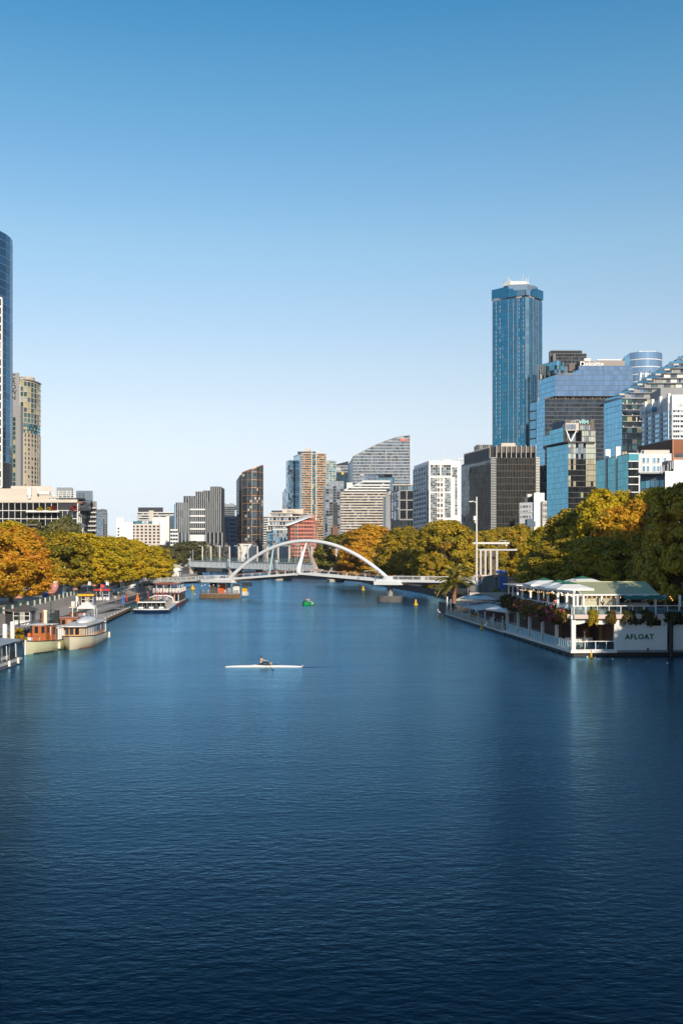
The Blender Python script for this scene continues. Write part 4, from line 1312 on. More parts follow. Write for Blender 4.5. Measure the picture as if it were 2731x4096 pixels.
for px in range(1570, 1655, 12):
    b.box('roof_frame', px, px + 2, D + 4, 6, 1940, 1963, M['grey_concrete'])
b.box('roof_frame', 1568, 1655, D + 4, 6, 1937, 1941, M['cream_concrete'])
b.facade([W2(1572, D + 6), W2(1655, D + 6)], zt, Zp(1942, D), 8, 1, [M['glass_teal'], M['glass_dark']], inset=(.4, .2))
b.finish()
# white tower
b = Bld('white_tower', 'bright white office tower with green glass strips and a deep-windowed shaded side', 1740, 570)
A, B, E = W2(1655, 602), W2(1715, 570), W2(1840, 570)
zt = Zp(1843, 570)
b.body([A, B, E, (E[0] - 4, 602)], zt, M['white_paint'])
mk('white_shade', (0.62, 0.63, 0.64), 0.6, var=.05)  # greyer white, shade put into the colour of left faces
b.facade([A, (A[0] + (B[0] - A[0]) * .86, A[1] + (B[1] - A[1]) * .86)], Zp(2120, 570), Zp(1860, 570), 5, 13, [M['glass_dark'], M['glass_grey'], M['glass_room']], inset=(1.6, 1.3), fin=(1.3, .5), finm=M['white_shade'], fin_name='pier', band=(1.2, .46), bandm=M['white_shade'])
b.facade([(A[0] + (B[0] - A[0]) * .87, A[1] + (B[1] - A[1]) * .87), B], Zp(2120, 570), Zp(1862, 570), 1, 26, M['glass_grey'], inset=(.2, .12))
D = 569.9
for p0, p1, y0, y1, nx, nz in ((1721, 1759, 1859, 1902, 4, 4), (1764, 1802, 1859, 1902, 4, 4), (1807, 1828, 1869, 1908, 3, 4), (1721, 1747, 1911, 1966, 3, 8), (1778, 1802, 1911, 1966, 3, 8),
                               (1819, 1828, 1908, 2060, 1, 22), (1721, 1747, 1972, 2120, 3, 20), (1778, 1802, 1972, 2070, 3, 14)):
    b.facade([W2(p0, D), W2(p1, D)], Zp(y1, D), Zp(y0, D), nx, nz, [M['glass_apart'], M['glass_room'], M['glass_grey']], inset=(.15, .2), band=(.12, .1), bandm=M['offwhite'], band_name='transom')
for px in (1753, 1766):
    for k in range(9):
        py = 1911 + 20.6 * k
        b.piece('window', ('sq',), lambda: MB().box((0, 0, 0), (.95, .06, 1.7)), M['glass_room'], b.loc(px, D - .04, Zp(py + 7, D)), (0, 0, 0))
        b.piece('window_frame', ('sqf',), lambda: MB().bx(-.62, -.5, -.12, .12, -1, 1).bx(.5, .62, -.12, .12, -1, 1).bx(-.5, .5, -.12, .12, .88, 1).bx(-.5, .5, -.12, .12, -1, -.88), M['cream_concrete'], b.loc(px, D - .1, Zp(py + 7, D)), (0, 0, 0))
b.box('plant_room', 1770, 1800, 579, 10, 1838, 1844, M['offwhite'])
mb = MB(); mb.tube([b.loc(1768, 581, zt), b.loc(1768, 581, Zp(1772, 570))], .18, 6)
for k in range(8):
    z_ = zt + k * 1.3
    mb.bar(b.loc(1768, 581, z_) + Vector((-.5 + k * .05, 0, 0)), b.loc(1768, 581, z_ + 1.3) + Vector((.5 - k * .05, 0, 0)), .07)
part('antenna', mb, M['steel'], b.o)
mb = MB()
for px in (1833, 1844):
    q = b.loc(px, 588, Zp(1825, 570)); mb.lathe([(.1, -.9), (.7, -.7), (.9, 0), (.7, .7), (.1, .9)], q, 10); mb.tube([q - Vector((0, 0, 4)), q], .2, 6)
part('radar_dome', mb, M['white_paint'], b.o)
b.finish()
# black ribbed office
b = Bld('ribbed_office', 'black office with fine gold vertical ribs and a glass left side', 2050, 560)
A, B, C2, E = W2(1845, 600), W2(1964, 562), W2(1983, 560), W2(2140, 560)
zt = Zp(1831, 560)
b.body([A, B, C2, E, (E[0] + 3, 600)], zt, M['dark_metal'])
mk('gold_rib', (0.20, 0.17, 0.12), 0.45, metal=.4, var=.08)
b.facade([C2, E], Zp(2120, 560), zt, 25, 11, [M['glass_black']], inset=(.1, .3), fin=(.065, .16), finm=M['gold_rib'], fin_name='rib')
b.facade([A, B], Zp(2120, 560), zt - 1, 14, 13, [M['glass_side'] if 'glass_side' in M else M['glass_grey']], inset=(.1, .12), fin=(.08, .1), finm=M['grey_metal'])
b.facade([B, C2], Zp(2120, 560), zt, 1, 44, M['glass_black'], inset=(.1, .3), band=(.55, .5), bandm=M['offwhite'], band_name='louvre')
b.facade([W2(2140, 559.9), W2(2155, 561)], Zp(2070, 560), zt, 1, 38, M['glass_black'], inset=(.1, .3), band=(.55, .5), bandm=M['offwhite'], band_name='louvre')
u0, u1 = Zp(1830, 560), Zp(1783, 560)
top = [W2(1858, 602), W2(1960, 566), W2(1985, 563), W2(2140, 563), W2(2144, 600)]
b.body(top, u1, M['brown_panel'] if 'brown_panel' in M else M['dark_concrete'], z0=u0, name='penthouse')
b.facade([W2(1985, 563), W2(2140, 563)], u0, u0 + (u1 - u0) * .48, 8, 1, M['glass_black'], inset=(.2, .2), fin=(.3, .5), finm=M['gold_rib'], fin_name='rib')
for k in range(9):
    b.box('parapet_fin', 1984 + k * 19.6, 1985.6 + k * 19.6, 561.5, .9, 1780, 1832, M['offwhite'])
for k in range(16):
    f_ = k / 15
    p = (top[0][0] + (top[1][0] - top[0][0]) * f_, top[0][1] + (top[1][1] - top[0][1]) * f_)
    q = b.L2(p)
    part('parapet_fin', MB().box((q.x - .3, q.y - .3, (u0 + u1) / 2 - b.off.z), (.5, .5, u1 - u0 + .6)), M['grey_concrete'], b.o)
b.box('roof_plant', 2004, 2060, 575, 12, 1772, 1786, M['cream_concrete'])
b.box('roof_plant', 1905, 1968, 590, 12, 1779, 1800, M['dark_metal'])
for px, y in ((1919, 1770), (1926, 1765), (1955, 1772), (2142, 1778)):
    part('antenna', MB().tube([b.loc(px, 585, Zp(1795, 585)), b.loc(px, 585, Zp(y, 585))], .15, 5), M['offwhite'], b.o)
b.finish()
# ================= right side towers
# tall blue tower
M['glass_rialto'] = glassm('glass_rialto', (0.045, 0.27, 0.42), 0.88, var=.10)
M['glass_rialto_pale'] = glassm('glass_rialto_pale', (0.11, 0.29, 0.41), 0.85, var=.22)
M['glass_sky'] = glassm('glass_sky', (0.20, 0.46, 0.64), 0.85, var=.10)
b = Bld('blue_tower', 'tallest deep blue glass tower with an overhanging crown and roof antennas', 2070, 800)
A0, A, B, C2, E = W2(1968, 818), W2(1972, 813), W2(2101, 800), W2(2115, 800), W2(2167, 816)
z0, zt = Zp(1800, 800), Zp(1194, 805)
back = [W2(2160, 840), W2(1985, 850)]
b.body([A0, A, B, C2, E] + back, zt, M['dark_metal'])
nf = 36
L_ = lambda f: (A[0] + (B[0] - A[0]) * f, A[1] + (B[1] - A[1]) * f)
R_ = lambda f: (C2[0] + (E[0] - C2[0]) * f, C2[1] + (E[1] - C2[1]) * f)
b.facade([B, C2], z0, zt, 1, nf, glassm('glass_rialto_edge', (0.15, 0.26, 0.32), 0.7, var=.15), inset=(.1, .12), jit=.1)
b.facade([A, B], z0, zt, 12, nf, [M['glass_rialto']] * 5 + [M['glass_rialto_pale']], inset=(.16, .14), jit=.12)
b.facade([C2, E], z0, zt, 7, nf, [M['glass_rialto_pale']], inset=(.12, .14), jit=.15)
for f in (.47, .62, .75):
    q = b.L2(L_(f))
    part('fin', MB().box((q.x, q.y - .2, (z0 + zt) / 2 - b.off.z), (.28, .4, zt - z0)), M['grey_concrete'], b.o)
for f in (.3, .5, .7):
    q = b.L2(R_(f))
    part('fin', MB().box((q.x, q.y - .2, (z0 + zt) / 2 - b.off.z), (.22, .4, zt - z0)), M['grey_concrete'], b.o)
q = b.L2(B); part('fin', MB().box((q.x, q.y - .1, (z0 + zt) / 2 - b.off.z), (.3, .5, zt - z0)), M['grey_concrete'], b.o)
# pale window slits in vertical rows
for f in (.09, .21, .80, .93):
    for k in range(nf - 3):
        if b.rng.random() < .85:
            q = b.L2(L_(f))
            b.piece('curtain_strip', ('cs',), lambda: MB().box((0, 0, 0), (.55, .05, 2.4)), M['grey_concrete'], (q.x, q.y - .12, zt - b.off.z - (k + .6) * (zt - z0) / nf), (0, 0, 0))
# recess and crown
zc0, zc1 = zt + 1.2, Zp(1137, 800)
part('recess', MB().prism([b.L2((p[0], p[1] + 1.5)) for p in ([A, B, C2, R_(.97)] + back)], zt - b.off.z, zc0 - b.off.z + 1), M['grey_metal'], b.o)
for k in range(14):
    f = k / 13
    q = b.L2(L_(.72 + .28 * f) if f < .6 else R_((f - .6) * .9))
    part('recess_post', MB().box((q.x, q.y - .1, zt + 1.0 - b.off.z), (.35, .4, 2.2)), M['cream_concrete'], b.o)
M['glass_rialto_crown'] = glassm('glass_rialto_crown', (0.20, 0.30, 0.36), 0.7, var=.04)
def crown(pa, pb, z_hi, name='crown_panel', m='glass_rialto_flat'):
    a_, c_ = b.L2(pa), b.L2(pb)
    t = (c_ - a_).normalized(); n = Vector((t.y, -t.x))
    mb = MB().prism([a_ + n * 1.0, c_ + n * 1.0, c_ - n * 4, a_ - n * 4], zc0 - b.off.z, z_hi - b.off.z)
    part(name, mb, M[m], b.o)
M['glass_rialto_flat'] = glassm('glass_rialto_flat', (0.045, 0.26, 0.40), 0.85, var=.04)
crown(A0, L_(.46), zc1)
crown(L_(.463), L_(.608), zc1 - 2.2)
crown(L_(.611), L_(.742), zc1 - 4.0)
crown(L_(.745), B, zc1 - 4.2, m='glass_rialto_crown')
crown(B, R_(.05), zc1 - 4.6, m='glass_rialto_crown')
crown(R_(.06), R_(.25), zc1 - 5.5)
crown(R_(.26), R_(.45), zc1 - 4.0)
crown(R_(.46), R_(1.0), zc1 - 1.5)
part('upper_roof', MB().prism([b.L2(W2(2030, 808)), b.L2(W2(2108, 806)), b.L2(W2(2150, 815)), b.L2(W2(2030, 822))], zc0 - b.off.z, Zp(1139, 808) - b.off.z), M['glass_grey'], b.o)
part('roof_cap', MB().prism([b.L2(W2(2012, 812)), b.L2(W2(2040, 808)), b.L2(W2(2100, 808)), b.L2(W2(2114, 812)), b.L2(W2(2100, 830)), b.L2(W2(2020, 830))], Zp(1140, 808) - b.off.z, Zp(1125, 808) - b.off.z), M['offwhite'], b.o)
for px, top, r in ((2030, 1098, .16), (2040, 1114, .45), (2034, 1110, .2), (2047, 1117, .2), (2063, 1108, .12), (2072, 1118, .4), (2090, 1092, .16), (2103, 1110, .5), (2109, 1122, .3), (2112, 1104, .2), (2084, 1110, .12)):
    part('antenna', MB().tube([b.loc(px, 812, Zp(1126, 808)), b.loc(px, 812, Zp(top, 808))], r, 6), M['offwhite'], b.o)
for px, py in ((2062, 1144), (2068, 1146), (2108, 1147), (2118, 1150), (2050, 1147), (2138, 1146), (2095, 1146), (2013, 1131)):
    part('dish', MB().lathe([(.1, 0), (.7, .5), (.75, .6)], b.loc(px, 799, Zp(py, 800)), 8), M['offwhite'], b.o)
b.finish()
# lower twin slab of the tower, teal panes with a pale edge
b = Bld('glass_tower', 'teal glass tower shoulder on dark stilts right of the tallest blue tower', 2200, 770)
D = 770
pts = [W2(2168, D + 14), W2(2226, D), W2(2233, D), W2(2260, D + 8)]
b.body(pts + [W2(2255, D + 30), W2(2168, D + 34)], Zp(1442, D), M['dark_metal'], z0=Zp(1494, D))
b.facade(pts, Zp(1494, D), Zp(1443, D), [6, 1, 4], 3, [M['glass_teal'], M['glass_dark'], M['glass_sky']], inset=(.15, .15))
for px in (2176, 2195, 2214, 2230, 2246):
    b.box('stilt', px, px + 3, D + 6, 2, 1490, 1530, M['dark_metal'])
b.body([W2(2150, D + 10), W2(2240, D + 10), W2(2240, D + 30), W2(2150, D + 30)], Zp(1512, D), M['brown_panel'], name='base_block')
b.facade([W2(2150, D + 9.98), W2(2178, D + 9.98)], Zp(1640, D), Zp(1450, D), 3, 10, [M['glass_dark'], M['glass_bronze']], inset=(.5, .6), fin=(.4, .3), finm=M['grey_concrete'])
b.body([W2(2150, D + 10.2), W2(2178, D + 10.2), W2(2178, D + 30), W2(2150, D + 30)], Zp(1450, D), M['dark_metal'], name='side_block')
b.finish()
b = Bld('dark_tower', 'black flat-topped office tower far behind the grey office with the roof sign', 2265, 950)
D = 950
b.body([W2(2193, D + 8), W2(2200, D), W2(2326, D), W2(2326, D + 30), W2(2193, D + 30)], Zp(1402, D), M['dark_metal'])
b.body([W2(2210, D - 5), W2(2344, D - 5), W2(2344, D + 25), W2(2210, D + 25)], Zp(1418, D), M['dark_metal'], name='front_block')
b.facade([W2(2202, D - .02), W2(2326, D - .02)], Zp(1418, D), Zp(1403, D), 20, 1, M['glass_black'], inset=(.3, .2))
b.facade([W2(2222, D - 5), W2(2344, D - 5)], Zp(1470, D), Zp(1419, D), 22, 4, [M['glass_black'], M['glass_dark']], inset=(.2, .5), fin=(.12, .2), finm=M['dark_metal'])
for k in range(24):
    px = 2202 + k * 5.2
    b.box('roof_spike', px, px + .7, D, .3, 1398, 1403, M['dark_metal'])
b.finish()
# big grey-blue office
M['glass_office'] = glassm('glass_office', (0.17, 0.27, 0.41), 0.75, var=.14)
M['glass_office_dark'] = glassm('glass_office_dark', (0.03, 0.048, 0.07), 0.55, var=.5)
b = Bld('stacked_office', 'large grey blue office of two stacked glass volumes with Deloitte on its roof', 2350, 640)
A, B, E = W2(2154, 659), W2(2218, 640), W2(2530, 640)
zt, zb = Zp(1500, 640), Zp(1584, 640)
b.body([A, B, E, (E[0] + 5, 662), bk(A, 668)], zt, M['dark_metal'], z0=zb, name='upper_volume')
b.facade([B, E], zb, zt, 30, 4, M['glass_office'], inset=(.1, .3), band=(.25, .15), bandm=M['navy_wall'], jit=.12)
b.facade([A, B], zb, zt, 6, 4, M['glass_sky'], inset=(.1, .2), jit=.15, band=(.18, .12), bandm=M['navy_wall'])
T = [W2(2313, 642), W2(2528, 642), W2(2528, 660), W2(2300, 660)]
b.body(T, Zp(1464, 642), M['dark_metal'], z0=zt - .3, name='top_volume')
b.facade(T[:2], zt + .3, Zp(1464, 642), 21, 2, M['glass_office'], inset=(.1, .25), band=(.25, .15), bandm=M['navy_wall'], jit=.12)
b.facade([W2(2278, 655), W2(2313, 642)], zt + .3, Zp(1478, 642), 3, 1, M['glass_sky'], inset=(.15, .2))
b.body([W2(2278, 655), W2(2313, 642.2), W2(2313, 660), W2(2280, 660)], Zp(1477, 642), M['dark_metal'], z0=zt - .2, name='side_volume')
p = b.body([W2(2333, 646), W2(2497, 646), W2(2497, 656), W2(2333, 656)], Zp(1443, 646), M['brown_panel2'] if 'brown_panel2' in M else M['cream_concrete'], z0=Zp(1466, 646), name='roof_screen')
b.body([W2(2305, 652), W2(2333, 646), W2(2333, 656), W2(2305, 660)], Zp(1444, 646), M['dark_metal'], z0=Zp(1470, 646), name='roof_screen_side')
text('lettering', 'Deloitte', 4.6, M['white_paint'], p, b.loc(2365, 645.9, Zp(1457, 646)), (R(90), 0, 0), .1, bold=.06)
b.box('crane_arm', 2386, 2482, 650, 1, 1437, 1441, M['white_paint'])
b.box('plant_room', 2335, 2362, 650, 5, 1433, 1446, M['offwhite'])
b.box('roof_plant', 2275, 2306, 654, 5, 1453, 1485, M['brown_panel'])
for k in range(18):
    px = 2226 + k * 4.7
    b.box('roof_louvre', px, px + 2, 640.4, .5, 1492, 1500, M['grey_concrete'])
zl = Zp(1596, 640)
A2, B2, E2 = W2(2144, 650), W2(2178, 640), W2(2420, 640)
b.body([A2, B2, E2, (E2[0] + 5, 670), bk(A2, 680)], zl, M['dark_metal'], name='lower_volume')
b.facade([B2, E2], Zp(1860, 640), zl, 26, 16, [M['glass_office_dark'], M['glass_office_dark'], M['glass_dark']], inset=(.1, .5), band=(.22, .15), bandm=M['dark_metal'])
b.facade([A2, B2], Zp(1920, 640), zl, 4, 18, M['glass_sky'], inset=(.1, .16))
for k in range(26):
    px = 2184 + k * 12 + b.rng.uniform(-3, 3)
    b.box('planter', px, px + 6, 640.6, .8, 1590, 1597, M['rust'] if k % 3 == 0 else M['leaf_shrub'])
A3, B3 = W2(2117, 655), W2(2143, 650.2)
b.body([A3, B3, W2(2143, 680), W2(2119, 680)], Zp(1604, 650), M['dark_metal'], name='bay_tower')
b.facade([A3, B3], Zp(1900, 650), Zp(1606, 650), 1, 8, M['glass_sky'], inset=(.7, .9))
b.body([W2(2150, 600), W2(2200, 600), W2(2200, 620), W2(2150, 620)], Zp(1860, 600), M['dark_metal'], name='dark_annex')
b.facade([W2(2150, 600), W2(2190, 600)], Zp(2090, 600), Zp(1862, 600), 5, 10, [M['glass_black'], M['glass_dark'], M['glass_green']], inset=(.3, .6))
b.finish()
# cylinder tower
M['glass_cyl'] = glassm('glass_cyl', (0.30, 0.42, 0.55), 0.85, var=.10, wob=.03)
b = Bld('round_tower', 'pale round glass tower with white rings at upper right', 2573, 1000)
D = 1000
arc = []
for k in range(0, 13):
    a = -62 + k * 11.2
    arc.append((X(2580, D) + 18.2 * math.sin(R(a)), D + 6 - 13 * math.cos(R(a))))
left = [W2(2496, D + 16), arc[0]]
zt = Zp(1407, D - 6)
b.body(left[:1] + arc + [(arc[-1][0] - 4, D + 40), (left[0][0] + 4, D + 40)], zt, M['grey_metal'])
b.facade(arc, Zp(1560, D), Zp(1412, D), 1, 5, M['glass_cyl'], inset=(.06, .1), band=(.8, .5), bandm=M['white_paint'], bandskip=lambda j: j == 5, jit=.1)
b.facade(left, Zp(1560, D), Zp(1412, D), 2, 9, M['glass_sky'], inset=(.1, .12))
mb = MB()
for px, in ((2555,), (2575,), (2595,)):
    mb.bar(b.loc(px, D - 8, Zp(1555, D)), b.loc(px + 6, D - 8, Zp(1488, D)), .7)
    mb.bar(b.loc(px + 12, D - 8, Zp(1555, D)), b.loc(px + 6, D - 8, Zp(1488, D)), .7)
part('bracing', mb, M['white_paint'], b.o)
b.box('roof_plant', 2552, 2620, D + 4, 10, 1404, 1409, M['grey_metal'])
b.finish()
# terraced glass office
b = Bld('terraced_office', 'glass office with stepped balcony terraces climbing to the right edge', 2560, 500)
A, B, E = W2(2414, 516), W2(2487, 500), W2(2760, 500)
zt = Zp(1592, 500)
b.body([A, B, E, (E[0], 530), bk(A, 530)], zt, M['dark_metal'])
nfl = 10
b.facade([A, B], Zp(1825, 500), zt - .3, 5, nfl, M['glass_sky'], inset=(.1, .2), band=(.22, .5), bandm=M['glass_sky'], band_name='sun_ledge', jit=.15)
b.facade([B, E], Zp(1825, 500), zt - .3, 14, nfl, [M['glass_office_dark'], M['glass_dark'], M['glass_green']], inset=(.1, .3), band=(.35, .7), bandm=M['grey_concrete'], band_name='balcony')
for j in range(nfl):
    for i in range(12):
        if b.rng.random() < .5:
            px = 2490 + i * 13 + b.rng.uniform(-3, 3)
            h = b.rng.choice((.5, .5, .6, 1.9))
            b.piece('planter_box', ('pb', h), lambda: MB().box((0, 0, h / 2), (.55, .4, h)), M['cream_concrete'], b.loc(px, 499.55, Zp(1825, 500) + j * (zt - .3 - Zp(1825, 500)) / nfl + .2), (0, 0, 0))
hs = 2.5
for k in range(9):
    z0 = zt + k * hs
    p0 = 2420 + 36 * k
    dl = 512 - k * 1.2
    A_, B_ = W2(p0, dl), W2(p0 + 62, 500.6)
    part('terrace_slab', MB().prism([b.L2(A_), b.L2(B_), b.L2(W2(2770, 500.6)), b.L2(W2(2770, 528)), b.L2((A_[0], 528))], z0 - b.off.z, z0 + .35 - b.off.z), M['grey_concrete'], b.o)
    A2_, B2_ = W2(p0 + 30, dl - 1), W2(p0 + 84, 502.2)
    part('storey', MB().prism([b.L2(A2_), b.L2(B2_), b.L2(W2(2770, 502.2)), b.L2(W2(2770, 527)), b.L2((A2_[0], 527))], z0 + .45 - b.off.z, z0 + hs - b.off.z), M['dark_metal'], b.o)
    if p0 + 84 < 2745:
        n_ = max(2, int((2765 - p0 - 84) / 16))
        b.facade([B2_, W2(2765, 502.2)], z0 + .55, z0 + hs - .1, n_, 1, [M['glass_sky'], M['glass_grey'], M['glass_apart'], M['cream_pane']] if 'cream_pane' in M else [M['glass_office'], M['glass_side'], M['glass_apart'], M['glass_room']], inset=(.1, .1))
    b.facade([A2_, B2_], z0 + .55, z0 + hs - .1, 3, 1, M['glass_office'], inset=(.1, .1))
    part('rail_glass', MB().bar((*b.L2(A_), z0 + 1.0 - b.off.z), (*b.L2(B_), z0 + 1.0 - b.off.z), .08, 1.0), M['glass_sky'], b.o)
    part('eave_panel', MB().box(b.loc(p0 + 66, 500.4, z0 + hs - .6), (2.6, .3, .8)), M['cream_concrete'], b.o)
    for q_ in range(3):
        px = p0 + 100 + q_ * 58 + b.rng.uniform(-12, 12)
        if px < 2740:
            part('screen_panel', MB().box(b.loc(px, 501.9, z0 + hs * .55), (3.2, .2, 2.0)), M['offwhite'] if b.rng.random() < .3 else M['grey_concrete'], b.o)
b.finish()
# teal hotel with V columns
M['glass_vibe'] = glassm('glass_vibe', (0.15, 0.43, 0.58), 0.85, var=.10)
M['glass_pale'] = glassm('glass_pale', (0.50, 0.53, 0.42), 0.25, var=.15)
M['glass_tan'] = glassm('glass_tan', (0.40, 0.36, 0.24), 0.15, var=.2)
b = Bld('glass_hotel', 'bright teal glass hotel with V-shaped columns and vibe sign on top', 2275, 400)
A, B, E = W2(2186, 415), W2(2271, 400), W2(2381, 401)
zt = Zp(1769, 400)
b.body([A, B, E, (E[0], 420), bk(A, 425)], zt, M['dark_metal'])
b.facade([A, B], Zp(2080, 400), zt - .4, 16, 14, M['glass_vibe'], inset=(.05, .08), jit=.12)
n_, m_ = 11, 14
h_ = (zt - Zp(2080, 400)) / m_
P = lambda f: (B[0] + (E[0] - B[0]) * f, B[1] + (E[1] - B[1]) * f)
for j in range(m_):
    for i in range(n_):
        top = m_ - 1 - j
        light = i in (0, 2, 7, 8, 9, 10) or top < 0  # pale and tan panes paint reflections onto the black glass
        if top <= 2:
            g = M['glass_pale'] if light and b.rng.random() < .85 else M['glass_grey'] if b.rng.random() < .8 else M['glass_black']
        elif top <= 7:
            g = M['glass_tan'] if light and b.rng.random() < .8 else M['glass_black']
        else:
            g = M['glass_black'] if b.rng.random() < .8 else M['glass_green']
        q = b.L2(P((i + .5) / n_))
        w_ = (E[0] - B[0]) / n_
        b.piece('window', ('v', g.name), lambda: MB().box((0, 0, 0), (w_ - .08, .06, h_ - .25)), g, (q.x, q.y - .05, Zp(2080, 400) + (j + .5) * h_ - b.off.z), (R(b.rng.gauss(0, .2)), 0, R(b.rng.gauss(0, .2))))
for j in range(m_ + 1):
    q0, q1 = b.L2(B), b.L2(E)
    part('spandrel', MB().bar((q0.x, q0.y - .06, Zp(2080, 400) + j * h_ - b.off.z), (q1.x, q1.y - .06, Zp(2080, 400) + j * h_ - b.off.z), .12, .22), M['dark_metal'], b.o)
# overhanging box
A1, B1 = W2(2170, 414), W2(2252, 399)
o0, o1 = Zp(1770, 399), Zp(1726, 399)
b.body([A1, B1, W2(2265, 401), W2(2262, 420), bk(A1, 424)], o1, M['dark_metal'], z0=o0, name='overhang')
b.facade([A1, B1], o0 + .3, o1 - .1, 14, 2, M['glass_vibe'], inset=(.05, .08), jit=.12)
b.body([W2(2197, 415), W2(2260, 402), W2(2312, 402), W2(2312, 425), (X(2197, 415), 425)], Zp(1706, 402), M['dark_metal'], z0=o1, name='top_storey')
b.facade([W2(2197, 415), W2(2260, 402)], o1 + .1, Zp(1707, 402), 11, 1, M['glass_vibe'], inset=(.05, .05))
b.facade([W2(2252, 398.9), W2(2264, 401)], o0 + .3, o1 - .1, 1, 2, [M['glass_pale'], M['glass_grey']], inset=(.1, .1))
b.body([W2(2206, 414), W2(2258, 404), W2(2258, 420), W2(2206, 424)], Zp(1681, 404), M['navy_wall'], z0=Zp(1706, 404), name='plant_screen')
b.box('sky_room', 2260, 2313, 399.5, 6, 1692, 1722, M['cream_concrete'])
b.facade([W2(2262, 399.48), W2(2302, 399.48)], Zp(1718, 399.5), Zp(1697, 399.5), 4, 1, [M['glass_pale'], M['glass_grey']], inset=(.08, .1))
b.box('recess_wall', 2262, 2312, 404, 6, 1722, 1768, M['glass_grey'])
b.box('ledge', 2270, 2330, 398.6, 2, 1766, 1770, M['brown_panel'])
for a0, a1, d_ in ((2264, 2281, 399.7), (2303, 2281, 399.7)):
    part('v_column', MB().bar(b.loc(a0, d_, Zp(1724, 400)), b.loc(a1, d_, Zp(1768, 400)), .42), M['white_paint'], b.o)
for a0, a1, d_ in ((2258, 2275, 402.5), (2290, 2273, 402.5)):
    part('v_column', MB().bar(b.loc(a0, d_, Zp(1724, 400)), b.loc(a1, d_, Zp(1768, 400)), .4), M['dark_metal'], b.o)
b.box('bay_box', 2324, 2382, 399, 10, 1720, 1770, M['brown_panel'])
b.facade([W2(2326, 398.98), W2(2379, 398.98)], Zp(1768, 399), Zp(1723, 399), 6, 2, [M['glass_pale'], M['glass_grey'], M['glass_pale']], inset=(.1, .35), jit=.3)
b.box('upper_bay', 2314, 2375, 403, 10, 1696, 1722, M['brown_panel'])
b.facade([W2(2317, 402.98), W2(2358, 402.98)], Zp(1720, 403), Zp(1702, 403), 6, 1, [M['glass_pale'], M['glass_grey']], inset=(.1, .1))
b.box('stair_head', 2359, 2375, 402.9, 8, 1676, 1700, M['brown_panel'])
b.box('stair_head', 2255, 2360, 410, 8, 1680, 1700, M['dark_metal'])
text('lettering', 'vibe', 2.6, M['sign_mint'] if 'sign_mint' in M else M['white_paint'], b.o, b.loc(2334, 402.6, Zp(1687, 403)), (R(90), 0, 0), .12, bold=.01)
mb = MB()
for p in ((2285, 1682, 2285, 1693), (2285, 1685, 2298, 1684), (2298, 1692, 2298, 1680), (2298, 1681, 2312, 1680)):
    mb.bar(b.loc(p[0], 400, Zp(p[1], 400)), b.loc(p[2], 400, Zp(p[3], 400)), .14)
part('maintenance_rail', mb, M['offwhite'], b.o)
b.finish()
# white finned office at the right edge
b = Bld('finned_office', 'white office with blue windows and scalloped white parapet fins near the right edge', 2620, 430)
A, B, E = W2(2567, 447), W2(2686, 420), W2(2790, 420)
zt = Zp(1632, 420)
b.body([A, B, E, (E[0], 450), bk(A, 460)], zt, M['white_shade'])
nfl = 6
zb_ = Zp(1756, 420)
b.facade([A, B], zb_, zt - .5, [9], nfl, [M['glass_blue2'] if 'glass_blue2' in M else M['glass_blue']], inset=(.05, .85), band=(.8, .12), bandm=M['white_shade'], jit=.15)
ang = math.atan2(B[1] - A[1], B[0] - A[0])
for f in (.12, .36, .63, .9):
    q = b.L2((A[0] + (B[0] - A[0]) * f, A[1] + (B[1] - A[1]) * f))
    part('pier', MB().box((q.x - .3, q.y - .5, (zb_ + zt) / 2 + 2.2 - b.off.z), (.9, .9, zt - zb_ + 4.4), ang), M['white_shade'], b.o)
    part('parapet_fin', MB().box((q.x - .3, q.y - .55, zt + 4.3 - b.off.z), (1.3, 1.2, 4.2), ang), M['white_paint'], b.o)  # whiter paint stands for sunlight on the fin tips
q0, q1 = b.L2(A), b.L2(B)
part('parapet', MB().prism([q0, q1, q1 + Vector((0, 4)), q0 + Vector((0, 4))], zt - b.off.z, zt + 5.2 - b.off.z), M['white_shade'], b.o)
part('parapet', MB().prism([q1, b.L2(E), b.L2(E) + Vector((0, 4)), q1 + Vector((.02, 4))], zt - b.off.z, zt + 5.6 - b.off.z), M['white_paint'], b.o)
for j in (1, 3, 4):
    for f0, f1 in ((.15, .34), (.39, .61), (.66, .88)):
        if (j == 1 and f0 > .6) or (j == 3 and f0 < .3):
            continue
        a_ = b.L2((A[0] + (B[0] - A[0]) * f0, A[1] + (B[1] - A[1]) * f0)); c_ = b.L2((A[0] + (B[0] - A[0]) * f1, A[1] + (B[1] - A[1]) * f1))
        z_ = zb_ + j * (zt - .5 - zb_) / nfl
        part('dark_spandrel', MB().bar((a_.x, a_.y - .18, z_ - b.off.z), (c_.x, c_.y - .18, z_ - b.off.z), .16, 1.0), M['dark_metal'], b.o)
b.facade([W2(2690, 419.98), W2(2716, 419.98)], zb_, zt - .3, 3, nfl, [M['glass_bronze'], M['glass_room']], inset=(.2, 1.1), band=(1.1, .2), bandm=M['white_paint'])
b.facade([W2(2719, 419.98), W2(2790, 419.98)], zb_, zt - .3, 6, nfl, [M['glass_bronze'], M['glass_room']], inset=(.2, 1.1), band=(1.1, .2), bandm=M['white_paint'])
sgn = MB(); a_ = b.L2((A[0] - .3, A[1] - .4)); c_ = b.L2((A[0] + (B[0] - A[0]) * .36, A[1] + (B[1] - A[1]) * .36 - .6))
sgn.bar((a_.x, a_.y - .5, Zp(1651, 445) - b.off.z), (c_.x, c_.y - .5, Zp(1640, 436) - b.off.z), .3, 1.1)
part('sign_panel', sgn, M['sign_blue'] if 'sign_blue' in M else M['blue'], b.o)
